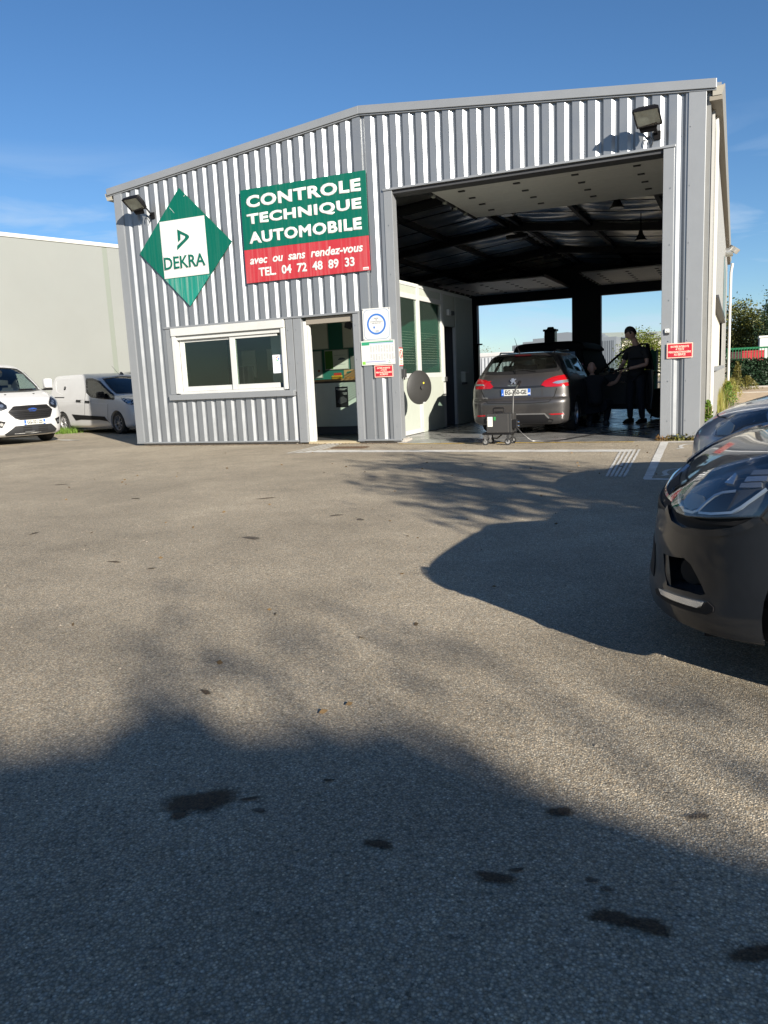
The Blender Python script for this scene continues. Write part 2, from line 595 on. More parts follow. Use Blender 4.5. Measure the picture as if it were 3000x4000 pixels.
def wheel(root, x, side, w, r, width=0.2, spokes=5, rim_m=None, style='alloy', name='wheel', steer=0.0):
    """thing > wheel > tyre, rim"""
    y = side * w
    we = bpy.data.objects.new('wheel', None); we.empty_display_size = 0.1
    COL.objects.link(we); we.parent = root
    we.location = (x, y, r); we.rotation_euler = (0, 0, steer)
    s = side
    t = MB().lathe([(r * 0.64, -width), (r * 0.9, -width), (r * 0.985, -width * 0.86), (r, -width * 0.7), (r, -width * 0.3), (r * 0.985, -width * 0.12), (r * 0.93, 0.0), (r * 0.8, 0.006), (r * 0.66, -0.006)],
                   (0, 0, 0), (0, s, 0), 36, closed=True)
    t.build('tyre', M_TYRE, we, True, smooth=40)
    rm = MB()
    R1 = r * 0.655
    rm.lathe([(R1, -0.008), (R1 * 0.95, -0.008), (R1 * 0.91, -0.03), (R1 * 0.9, -width * 0.8), (R1, -width * 0.8)], (0, 0, 0), (0, s, 0), 36, closed=True)
    rm.lathe([(0.001, -0.012), (R1 * 0.2, -0.014), (R1 * 0.24, -0.03), (R1 * 0.26, -0.08)], (0, 0, 0), (0, s, 0), 20)
    ns = spokes
    for k in range(ns):
        a0 = 2 * math.pi * k / ns + 0.3
        hw = {'alloy': 0.17, 'steel': 0.30, 'thin': 0.11}[style] * (5 / ns if style != 'steel' else 5 / ns)
        pts = []
        for rr, ww in ((R1 * 0.2, hw * 1.5), (R1 * 0.94, hw)):
            for q in (-1, 1):
                pts.append((rr * math.cos(a0 + q * ww * 0.9), rr * math.sin(a0 + q * ww * 0.9)))
        pa = [pts[0], pts[1], pts[3], pts[2]]
        rm.prism([(px, s * -0.018, pz) for px, pz in pa], (0, s * -0.03, 0))
    rm.build('rim', rim_m or M_ALLOY, we, True, smooth=30)
    hub = MB().cyl((0, -s * width * 0.75, 0), (0, -s * 0.055, 0), R1 * 0.88, n=28)
    hub.build('brake_disc', M_DARKMETAL, we, True, smooth=40)
    return we

def plate(root, s, o, ux, uy, w=0.52, h=0.11, region=None, name='number_plate'):
    """French plate: white with blue bands"""
    ux, uy = Vector(ux), Vector(uy); uz = ux.cross(uy); o = Vector(o)
    p = MB(); p.prism([o + ux * a + uy * b for a, b in ((0, 0), (w, 0), (w, h), (0, h))], uz * -0.012)
    pl = p.build(name, M_PLATE, root, True)
    bands = MB()
    bw = 0.085 * w
    for x0 in (0.0, w - bw):
        q = o + uz * 0.001
        bands.prism([q + ux * (x0 + a) + uy * b for a, b in ((0, 0), (bw, 0), (bw, h), (0, h))], uz * 0.001)
    bands.build('blue_band', M_PLATEBLUE, pl, True)
    t = text(s, 'registration', M_PLATEINK, o + ux * (w * 0.5) + uy * (h * 0.17) + uz * 0.001, ux, uy, w * 0.74, h * 0.70, 0.001, bold=0.03, parent=pl, local=True, align='C')
    text('F', 'letter', M_WHITEINK, o + ux * (bw * 0.5) + uy * (h * 0.12) + uz * 0.0025, ux, uy, None, h * 0.22, 0.001, bold=0.02, parent=pl, local=True, align='C')
    if region:
        text(region, 'region_number', M_WHITEINK, o + ux * (w - bw * 0.5) + uy * (h * 0.12) + uz * 0.0025, ux, uy, bw * 0.8, h * 0.3, 0.001, bold=0.02, parent=pl, local=True, align='C')
    return pl

def seat(root, x, y, z, m):
    b = MB()
    b.prism([(x + 0.25, y - 0.23, z), (x + 0.25, y - 0.23, z + 0.16), (x - 0.25, y - 0.23, z + 0.1), (x - 0.28, y - 0.23, z)], (0, 0.46, 0))
    b.prism([(x - 0.2, y - 0.22, z + 0.08), (x - 0.08, y - 0.22, z + 0.1), (x - 0.28, y - 0.19, z + 0.62), (x - 0.38, y - 0.19, z + 0.6)], (0, 0.42, 0))
    so = b.build('seat', m, root, True, smooth=40, bevel=0.04)
    h = MB().box(x - 0.40, x - 0.30, y - 0.13, y + 0.13, z + 0.66, z + 0.84)
    h.build('headrest', m, so, True, smooth=40, bevel=0.035)
    return so

M_TYRE = mat('tyre_rubber', (0.018, 0.018, 0.018), 0.8, noise_amt=0.3, noise_scale=20)
M_ALLOY = mat('wheel_silver', (0.42, 0.42, 0.43), 0.35, 0.7, noise_amt=0.2)
M_DARKMETAL = mat('dark_metal', (0.06, 0.06, 0.06), 0.5, 0.6)
M_PLATE = mat('plate_white', (0.45, 0.46, 0.44), 0.35)
M_PLATEBLUE = mat('plate_blue', (0.02, 0.10, 0.42), 0.35)
M_PLATEINK = mat('plate_black', (0.012, 0.012, 0.012), 0.4)
M_WHITEINK = mat('white_ink', (0.85, 0.85, 0.85), 0.4)
M_BLACKPLASTIC = mat('black_plastic', (0.010, 0.010, 0.011), 0.55, spec=.15, bump=0.05, bump_scale=400)
M_SATINBLACK = mat('satin_black', (0.012, 0.012, 0.013), 0.25)
M_GAP = mat('panel_joint', (0.004, 0.004, 0.004), 0.9)
M_LINER = mat('cabin_trim', (0.03, 0.03, 0.032), 0.8)
M_SEAT = mat('seat_cloth', (0.028, 0.028, 0.03), 0.9, noise_amt=0.2, noise_scale=60)
M_CHROME = mat('chrome', (0.75, 0.75, 0.76), 0.12, 1.0)
M_LAMPGLASS = glass('lamp_glass', (0.9, 0.92, 0.94), refl=0.30)
M_CARGLASS = glass('car_glass', (0.70, 0.80, 0.76), refl=0.25)
M_BLACKGLASS = mat('black_glass', (0.008, 0.009, 0.011), 0.04, coat=0.3)
M_WHITECAR = mat('white_car_paint', (0.48, 0.485, 0.49), 0.32, coat=0.6, noise_amt=0.03, noise_scale=3, dirt=0.08)
M_GREYCAR = mat('grey_brown_car_paint', (0.050, 0.048, 0.048), 0.36, 0.55, coat=0.8, noise_amt=0.06, dirt=0.12)
M_BLACKCAR = mat('dark_grey_car_paint', (0.012, 0.014, 0.0175), 0.40, 0.2, spec=.3, coat=.6, coat_rough=0.025, noise_amt=0.1, noise_scale=30)
M_BLUEGREYCAR = mat('blue_grey_car_paint', (0.34, 0.38, 0.44), 0.40, 0.35, coat=0.8, noise_amt=0.06, dirt=0.1)
M_RED = glass('red_lens', (0.55, 0.01, 0.015), refl=0.25, rough=0.05, opacity=0.55, body=(0.55, 0.008, 0.012))
M_REDSOLID = mat('red_plastic', (0.26, 0.005, 0.009), 0.15, coat=0.5)
M_REFLECTOR = mat('lamp_reflector', (0.7, 0.71, 0.72), 0.18, 0.9)
M_ORANGE = mat('orange_plastic', (0.7, 0.18, 0.02), 0.3)
# key rows: z, nose x, tail x, half width, front sweep, rear sweep, front exponent, rear exponent
KEYS = {
 'hatchback': [(.17,-.12,-4.0,.76,.5,.3,2.4,3), (.20,-.015,-4.04,.85,.53,.3,2.4,3), (.26,-.008,-4.06,.86,.54,.32,2.4,3), (.34,-.022,-4.06,.862,.53,.32,2.4,3),
   (.46,-.03,-4.05,.864,.52,.32,2.45,3), (.56,-.045,-4.03,.866,.51,.32,2.55,3), (.62,-.075,-4.02,.866,.50,.32,2.8,3), (.67,-.125,-4.01,.865,.49,.32,3.0,3), (.71,-.175,-4.0,.862,.48,.3,3.2,3), (.74,-.215,-4.0,.860,.47,.3,3.2,3), (.77,-.275,-3.99,.857,.46,.3,3.2,3),
   (.80,-.345,-3.98,.854,.45,.3,3.2,3), (.84,-.465,-3.97,.846,.45,.3,3.2,3), (.88,-.66,-3.96,.836,.45,.3,3.0,3), (.915,-.90,-3.95,.82,.45,.3,2.8,3), (.945,-1.08,-3.93,.802,.45,.3,2.6,3), (1.0,-1.19,-3.9,.785,.42,.3,2.6,3), (1.15,-1.46,-3.83,.735,.36,.3,2.6,3),
   (1.28,-1.76,-3.74,.675,.36,.3,2.6,3), (1.38,-2.03,-3.62,.615,.42,.32,2.6,3), (1.43,-2.3,-3.45,.53,.5,.4,2.4,2.6), (1.45,-2.65,-3.1,.3,.2,.2,2.2,2.2)],
 'estate': [(.18,-.1,-4.50,.80,.5,.25,2.4,3.2), (.24,-.01,-4.55,.87,.5,.28,2.4,3.2), (.40,0,-4.58,.893,.5,.32,2.4,3.2), (.55,-.01,-4.585,.90,.5,.33,2.4,3.2),
   (.62,-.03,-4.56,.902,.52,.33,2.4,3.2), (.66,-.04,-4.515,.902,.52,.30,2.4,3.2), (.76,-.08,-4.505,.90,.55,.30,2.4,3.2), (.84,-.2,-4.50,.893,.52,.30,2.4,3.2), (.92,-.5,-4.475,.875,.5,.30,2.5,3.2), (.99,-.95,-4.44,.845,.45,.30,2.6,3.2),
   (1.05,-1.15,-4.40,.81,.4,.3,2.6,3.2), (1.16,-1.45,-4.31,.755,.36,.3,2.6,3.2), (1.28,-1.78,-4.20,.69,.36,.28,2.6,3.2), (1.385,-2.1,-4.09,.625,.38,.26,2.6,3.2), (1.445,-2.45,-3.97,.55,.5,.3,2.4,2.8), (1.47,-2.8,-3.6,.35,.3,.3,2.2,2.4)],
 'panel_van': [(.20,-.14,-4.9,.9,.6,.1,2.6,8), (.27,-.03,-4.95,.97,.6,.1,2.6,8), (.42,0,-4.97,.985,.56,.1,2.6,8), (.60,-.0,-4.97,.99,.52,.1,2.6,8), (.76,-.03,-4.97,.992,.5,.1,2.6,8),
   (.92,-.09,-4.97,.99,.48,.1,2.6,8), (1.05,-.21,-4.97,.982,.46,.1,2.7,8), (1.16,-.45,-4.97,.972,.46,.1,2.8,8), (1.27,-.80,-4.96,.955,.46,.1,2.8,8), (1.33,-.92,-4.96,.94,.43,.1,2.8,8), (1.45,-1.08,-4.95,.915,.4,.1,2.8,8),
   (1.62,-1.33,-4.93,.87,.38,.1,2.8,8), (1.78,-1.6,-4.90,.82,.38,.1,2.8,8), (1.89,-1.85,-4.87,.765,.42,.12,2.6,7), (1.95,-2.15,-4.82,.69,.5,.2,2.4,6), (1.98,-2.7,-4.4,.45,.4,.3,2.2,4)],
 'small_van': [(.18,-.1,-4.6,.82,.5,.1,2.4,8), (.26,-.01,-4.64,.89,.52,.1,2.4,8), (.5,0,-4.65,.915,.52,.1,2.4,8), (.72,-.03,-4.64,.917,.5,.1,2.4,8), (.86,-.10,-4.64,.915,.5,.1,2.5,8), (.97,-.3,-4.64,.905,.5,.1,2.6,8),
   (1.05,-.62,-4.63,.895,.48,.1,2.7,8), (1.12,-.95,-4.63,.88,.45,.1,2.7,8), (1.25,-1.18,-4.61,.85,.4,.1,2.7,8), (1.45,-1.5,-4.58,.805,.38,.1,2.7,8), (1.62,-1.8,-4.55,.76,.4,.1,2.7,8), (1.74,-2.1,-4.51,.715,.44,.12,2.6,7), (1.81,-2.5,-4.45,.64,.5,.2,2.4,6), (1.83,-3.0,-4.0,.4,.3,.3,2.2,4)],
 'old_hatchback': [(.20,-.12,-3.8,.74,.5,.3,2.4,3), (.24,-.02,-3.83,.81,.53,.3,2.4,3), (.36,0,-3.84,.825,.52,.32,2.4,3), (.50,-.01,-3.84,.828,.50,.32,2.4,3), (.58,-.03,-3.82,.828,.5,.32,2.4,3), (.66,-.10,-3.8,.826,.52,.3,2.3,3),
   (.73,-.20,-3.78,.82,.52,.3,2.3,3), (.80,-.36,-3.77,.812,.52,.3,2.3,3), (.87,-.60,-3.76,.80,.50,.3,2.4,3), (.94,-.92,-3.74,.785,.45,.3,2.6,3), (1.0,-1.1,-3.7,.76,.40,.3,2.6,3), (1.13,-1.4,-3.63,.71,.36,.3,2.6,3),
   (1.27,-1.74,-3.54,.65,.36,.3,2.6,3), (1.37,-2.0,-3.42,.59,.42,.32,2.6,3), (1.41,-2.25,-3.25,.5,.5,.4,2.4,2.6), (1.43,-2.5,-2.9,.3,.18,.18,2.2,2.2)],
}
KEYS['panel_van'] = [(a, b, c, w * .90, cf, cr, pf, pr) for a, b, c, w, cf, cr, pf, pr in KEYS['panel_van']]
KEYS['small_van'] = [(a * .915, b, c, w * .96, cf, cr, pf, pr) for a, b, c, w, cf, cr, pf, pr in KEYS['small_van']]
PLACE = {   # nose point on the ground and heading
 'hatchback': ((10.96, -9.24, 0), math.pi),
 'old_hatchback': ((10.98, -5.9, 0), math.pi),
 'estate': ((7.74, 5.635, 0.03), math.pi / 2),
 'panel_van': ((-3.82, 0.823, 0), R(-16.86)),
 'small_van': ((-2.68, 4.20, 0), R(-16.86)),
}
def shell_mesh(kind, **kw):
    return Body(slices_body(KEYS[kind], **kw))
LOOPS = {
 'hatchback': {
  'headlight': [(-0.137, 0.502, 0.646), (-0.146, 0.485, 0.659), (-0.177, 0.529, 0.681), (-0.209, 0.57, 0.701), (-0.236, 0.592, 0.718), (-0.269, 0.613, 0.737), (-0.308, 0.636, 0.755), (-0.351, 0.657, 0.771), (-0.394, 0.68, 0.785), (-0.438, 0.701, 0.799), (-0.461, 0.714, 0.804), (-0.478, 0.808, 0.773), (-0.459, 0.847, 0.705), (-0.436, 0.851, 0.659), (-0.419, 0.851, 0.636), (-0.366, 0.835, 0.63), (-0.306, 0.806, 0.621), (-0.244, 0.756, 0.612), (-0.204, 0.709, 0.606), (-0.172, 0.659, 0.607), (-0.15, 0.606, 0.619)],
  'drl': [(-0.158, 0.554, 0.655), (-0.165, 0.623, 0.633), (-0.186, 0.679, 0.618), (-0.217, 0.724, 0.62), (-0.233, 0.74, 0.628), (-0.258, 0.748, 0.655), (-0.286, 0.756, 0.681), (-0.31, 0.771, 0.694), (-0.349, 0.797, 0.703)],
  'drl2': [(-0.237, 0.746, 0.622), (-0.275, 0.783, 0.627), (-0.336, 0.821, 0.639), (-0.365, 0.828, 0.658), (-0.394, 0.831, 0.685), (-0.436, 0.833, 0.72)],
  'lens': [(-0.24, 0.746, 0.629), (-0.259, 0.752, 0.651), (-0.286, 0.759, 0.678), (-0.32, 0.781, 0.693), (-0.349, 0.799, 0.701), (-0.33, 0.807, 0.66), (-0.32, 0.808, 0.643)],
  'round': [(-0.18, 0.643, 0.64), (-0.189, 0.623, 0.662), (-0.213, 0.652, 0.674), (-0.244, 0.71, 0.673), (-0.255, 0.738, 0.662), (-0.243, 0.743, 0.641), (-0.21, 0.711, 0.624), (-0.187, 0.673, 0.627)],
  'grille': [(-0.11, 0.383, 0.639), (-0.135, 0.487, 0.648), (-0.148, 0.601, 0.618), (-0.172, 0.66, 0.603), (-0.244, 0.756, 0.61), (-0.337, 0.824, 0.623), (-0.418, 0.851, 0.635), (-0.396, 0.847, 0.613), (-0.355, 0.833, 0.588), (-0.277, 0.787, 0.573), (-0.194, 0.7, 0.563), (-0.156, 0.638, 0.572), (-0.14, 0.596, 0.599), (-0.119, 0.512, 0.617)],
  'ledge': [(-0.116, 0.526, 0.601), (-0.139, 0.606, 0.556), (-0.184, 0.687, 0.546), (-0.277, 0.787, 0.563), (-0.338, 0.825, 0.581), (-0.381, 0.844, 0.604), (-0.418, 0.851, 0.629)],
  'scoop': [(-0.087, 0.492, 0.427), (-0.126, 0.589, 0.437), (-0.179, 0.681, 0.454), (-0.204, 0.715, 0.438), (-0.228, 0.739, 0.403), (-0.249, 0.759, 0.366), (-0.264, 0.772, 0.335), (-0.246, 0.758, 0.325), (-0.199, 0.71, 0.323), (-0.145, 0.633, 0.313), (-0.107, 0.562, 0.305), (-0.096, 0.518, 0.353)],
  'drlens': [(-0.096, 0.542, 0.289), (-0.156, 0.655, 0.301), (-0.2, 0.713, 0.306), (-0.252, 0.765, 0.311), (-0.247, 0.762, 0.298), (-0.237, 0.754, 0.287), (-0.21, 0.727, 0.285), (-0.146, 0.646, 0.279), (-0.106, 0.573, 0.275)],
  'lower': [(-0.069, 0.48, 0.271), (-0.094, 0.538, 0.29), (-0.097, 0.553, 0.265), (-0.146, 0.647, 0.272), (-0.211, 0.728, 0.278), (-0.241, 0.757, 0.283), (-0.263, 0.772, 0.316), (-0.284, 0.788, 0.301), (-0.283, 0.789, 0.287), (-0.264, 0.776, 0.27), (-0.201, 0.719, 0.263), (-0.127, 0.613, 0.257), (-0.075, 0.498, 0.256)],
  'hoodseam': [(-0.146, 0.485, 0.659), (-0.177, 0.526, 0.682), (-0.209, 0.566, 0.702), (-0.236, 0.587, 0.719), (-0.269, 0.608, 0.739), (-0.307, 0.63, 0.756), (-0.351, 0.652, 0.772), (-0.394, 0.675, 0.786), (-0.438, 0.696, 0.8)],
  'nosegap': [(-0.126, 0.165, 0.669), (-0.149, 0.337, 0.682), (-0.177, 0.452, 0.694), (-0.2, 0.523, 0.703), (-0.217, 0.572, 0.708)],
  'fenderseam': [(-0.419, 0.851, 0.635), (-0.438, 0.857, 0.613)],
  'crease': [(-0.053, 0.348, 0.412), (-0.122, 0.581, 0.442), (-0.179, 0.68, 0.458), (-0.204, 0.715, 0.444)],
 },
 'old_hatchback': {
  'headlight': [(-0.181, 0.638, 0.599), (-0.193, 0.582, 0.638), (-0.205, 0.55, 0.662), (-0.284, 0.562, 0.714), (-0.316, 0.555, 0.735), (-0.381, 0.602, 0.754), (-0.531, 0.698, 0.783), (-0.53, 0.798, 0.711), (-0.382, 0.75, 0.674), (-0.328, 0.742, 0.641), (-0.287, 0.741, 0.612), (-0.268, 0.739, 0.598)],
  'reflector': [(-0.203, 0.659, 0.606), (-0.208, 0.559, 0.661), (-0.252, 0.586, 0.684), (-0.284, 0.58, 0.708), (-0.318, 0.687, 0.679), (-0.309, 0.72, 0.647), (-0.284, 0.74, 0.61)],
  'wedge': [(-0.121, 0.588, 0.517), (-0.216, 0.719, 0.513), (-0.123, 0.604, 0.445), (-0.103, 0.565, 0.454)],
  'hoodseam': [(-0.198, 0.246, 0.72), (-0.263, 0.498, 0.72), (-0.316, 0.539, 0.739), (-0.381, 0.585, 0.758), (-0.531, 0.69, 0.786)],
 },
 'estate': {
  'rearglass': [(-3.942, 0.588, 1.398), (-3.968, 0.476, 1.423), (-4.01, 0.172, 1.432), (-4.025, -0.119, 1.426), (-4.025, -0.401, 1.41), (-4.003, -0.55, 1.39), (-4.086, -0.628, 1.293), (-4.208, -0.683, 1.161), (-4.266, -0.656, 1.125), (-4.345, -0.329, 1.111), (-4.361, 0.088, 1.099), (-4.339, 0.453, 1.105), (-4.28, 0.637, 1.12), (-4.222, 0.688, 1.147), (-4.11, 0.632, 1.273)],
  'lampR': [(-4.487, -0.413, 0.862), (-4.454, -0.468, 0.937), (-4.405, -0.588, 0.992), (-4.359, -0.688, 1.014), (-4.222, -0.811, 1.029), (-4.287, -0.856, 0.931), (-4.334, -0.871, 0.837), (-4.447, -0.704, 0.831), (-4.486, -0.495, 0.832)],
  'lampL': [(-4.403, 0.802, 0.837), (-4.353, 0.809, 0.932), (-4.294, 0.783, 1.017), (-4.403, 0.612, 0.988), (-4.44, 0.529, 0.95), (-4.482, 0.454, 0.868), (-4.484, 0.505, 0.835), (-4.463, 0.642, 0.833)],
  'innerR': [(-4.455, -0.605, 0.889), (-4.43, -0.661, 0.918), (-4.302, -0.846, 0.939), (-4.323, -0.859, 0.892), (-4.437, -0.702, 0.874)],
  'innerL': [(-4.365, 0.804, 0.92), (-4.433, 0.648, 0.919), (-4.451, 0.629, 0.888), (-4.388, 0.798, 0.887)],
  'hatchgap': [(-4.448, 0.702, 0.825), (-4.472, 0.642, 0.705), (-4.556, 0.555, 0.58), (-4.582, 0.183, 0.563), (-4.583, -0.238, 0.557), (-4.557, -0.561, 0.573), (-4.478, -0.641, 0.662), (-4.454, -0.685, 0.808)],
  'handle': [(-4.483, 0.454, 0.865), (-4.497, 0.058, 0.856), (-4.487, -0.413, 0.862), (-4.487, -0.481, 0.835), (-4.498, -0.277, 0.83), (-4.499, 0.256, 0.831), (-4.488, 0.445, 0.843)],
  'plate': [(-4.498, 0.292, 0.829), (-4.498, -0.277, 0.831), (-4.505, -0.277, 0.723), (-4.505, 0.293, 0.715)],
  'emblem': [(-4.449, 0.037, 0.974), (-4.424, 0.088, 1.014), (-4.471, -0.01, 0.929)],
  'word': [(-4.483, 0.124, 0.897), (-4.484, -0.045, 0.897)],
  'badge': [(-4.483, 0.591, 0.689), (-4.496, 0.498, 0.689)],
  'valance': [(-4.527, 0.637, 0.293), (-4.556, 0.524, 0.358), (-4.575, 0.189, 0.363), (-4.562, -0.485, 0.363), (-4.538, -0.561, 0.281), (-4.519, -0.632, 0.258), (-4.481, -0.596, 0.195), (-4.489, 0.65, 0.214)],
  'strip': [(-4.545, 0.572, 0.325), (-4.558, 0.516, 0.372), (-4.577, 0.046, 0.37), (-4.562, -0.485, 0.367), (-4.539, -0.557, 0.285)],
  'reflR': [(-4.552, -0.558, 0.364), (-4.478, -0.794, 0.367), (-4.465, -0.812, 0.343), (-4.543, -0.597, 0.342)],
  'reflL': [(-4.492, 0.77, 0.361), (-4.544, 0.608, 0.368), (-4.541, 0.605, 0.343), (-4.493, 0.76, 0.335)],
  'wiper': [(-4.335, 0.094, 1.13), (-4.296, 0.044, 1.176), (-4.306, -0.153, 1.164), (-4.321, -0.366, 1.136)],
  'brake3': [(-4.05, 0.155, 1.411), (-4.056, -0.143, 1.408)],
  'sensor': [(-4.538, -0.666, 0.522)],
 },
 'panel_van': {
  'wshalf': [(-1.737, 0.462, 1.825), (-1.737, 0.581, 1.803), (-1.627, 0.624, 1.738), (-1.33, 0.646, 1.556), (-1.064, 0.698, 1.348), (-0.86, 0.639, 1.261), (-0.773, 0.346, 1.256), (-0.742, 0.135, 1.249)],
  'grille': [(-0.082, -0.503, 0.777), (-0.094, -0.359, 0.889), (-0.08, -0.024, 0.898), (-0.108, 0.428, 0.897), (-0.094, 0.541, 0.781), (-0.038, 0.449, 0.623), (-0.021, 0.359, 0.605), (-0.001, 0.054, 0.592), (-0.011, -0.275, 0.591), (-0.026, -0.384, 0.631), (-0.06, -0.47, 0.72)],
  'lampR': [(-0.155, 0.541, 0.935), (-0.271, 0.659, 1.023), (-0.238, 0.678, 0.978), (-0.176, 0.674, 0.871), (-0.135, 0.635, 0.805), (-0.123, 0.569, 0.847)],
  'valance': [(-0.212, -0.575, 0.217), (-0.027, -0.388, 0.446), (-0.003, -0.162, 0.457), (-0.051, 0.495, 0.455), (-0.146, 0.657, 0.309), (-0.182, 0.627, 0.242), (-0.056, -0.116, 0.246)],
  'fogR': [(-0.079, 0.587, 0.556), (-0.162, 0.741, 0.6), (-0.16, 0.721, 0.44), (-0.123, 0.664, 0.42)],
  'plate': [(-0.005, -0.205, 0.565), (-0.012, 0.288, 0.569), (-0.012, 0.284, 0.472), (-0.006, -0.212, 0.456)],
  'emblem': [(-0.042, 0.042, 0.8)],
  'nozzle': [(-0.494, -0.323, 1.171), (-0.514, 0.357, 1.177)],
  'mirror': [(-1.258, 0.789, 1.424), (-0.933, 0.826, 1.233)],
  'hoodedge': [(-0.805, 0.621, 1.246), (-0.544, 0.675, 1.159), (-0.257, 0.608, 1.03)],
 },
 'small_van': {
  'sidewin': [(-2.596, -0.72, 1.51), (-2.25, -0.724, 1.498), (-1.906, -0.72, 1.423), (-1.542, -0.757, 1.231), (-0.998, -0.862, 0.94), (-1.636, -0.857, 0.975), (-2.208, -0.845, 1.024), (-2.488, -0.813, 1.156)],
  'wsedge': [(-1.176, -0.657, 1.08), (-1.47, -0.645, 1.249), (-1.981, -0.574, 1.515), (-1.913, -0.21, 1.527)],
  'lamp': [(-0.779, -0.772, 0.954), (-0.583, -0.716, 0.923), (-0.399, -0.612, 0.89), (-0.234, -0.726, 0.748), (-0.351, -0.82, 0.772)],
  'strip': [(-3.299, -0.88, 0.547), (-2.834, -0.879, 0.523), (-1.554, -0.879, 0.473), (-1.411, -0.871, 0.347), (-1.82, -0.875, 0.385), (-2.816, -0.876, 0.4), (-3.112, -0.874, 0.374)],
  'bpillar': [(-2.665, -0.722, 1.505), (-2.539, -0.813, 1.158), (-2.535, -0.873, 0.852), (-2.605, -0.879, 0.517)],
  'doorfront': [(-1.324, -0.877, 0.808), (-1.406, -0.872, 0.359), (-1.35, -0.865, 0.296)],
  'rail': [(-4.408, -0.841, 1.042), (-3.714, -0.844, 1.028)],
  'recess': [(-3.509, -0.706, 1.552), (-4.169, -0.701, 1.564), (-4.315, -0.726, 1.495), (-4.301, -0.757, 1.388), (-4.193, -0.803, 1.198), (-3.815, -0.824, 1.109)],
  'roofseam': [(-3.985, -0.496, 1.668), (-2.866, -0.647, 1.639), (-2.73, -0.695, 1.576)],
  'cap': [(-3.73, -0.781, 1.292)],
  'handle1': [(-2.992, -0.865, 0.923), (-2.734, -0.866, 0.914)],
  'handle2': [(-2.51, -0.868, 0.892), (-2.248, -0.87, 0.88)],
  'beltline': [(-4.082, -0.864, 0.929), (-3.034, -0.865, 0.916), (-1.347, -0.877, 0.809)],
  'mirror': [(-2.013, -0.816, 1.145), (-1.397, -0.857, 0.97)],
  'antenna': [(-2.045, 0.063, 1.576)],
  'archR': [(-4.037, -0.88, 0.633), (-3.693, -0.88, 0.697)],
 },
}
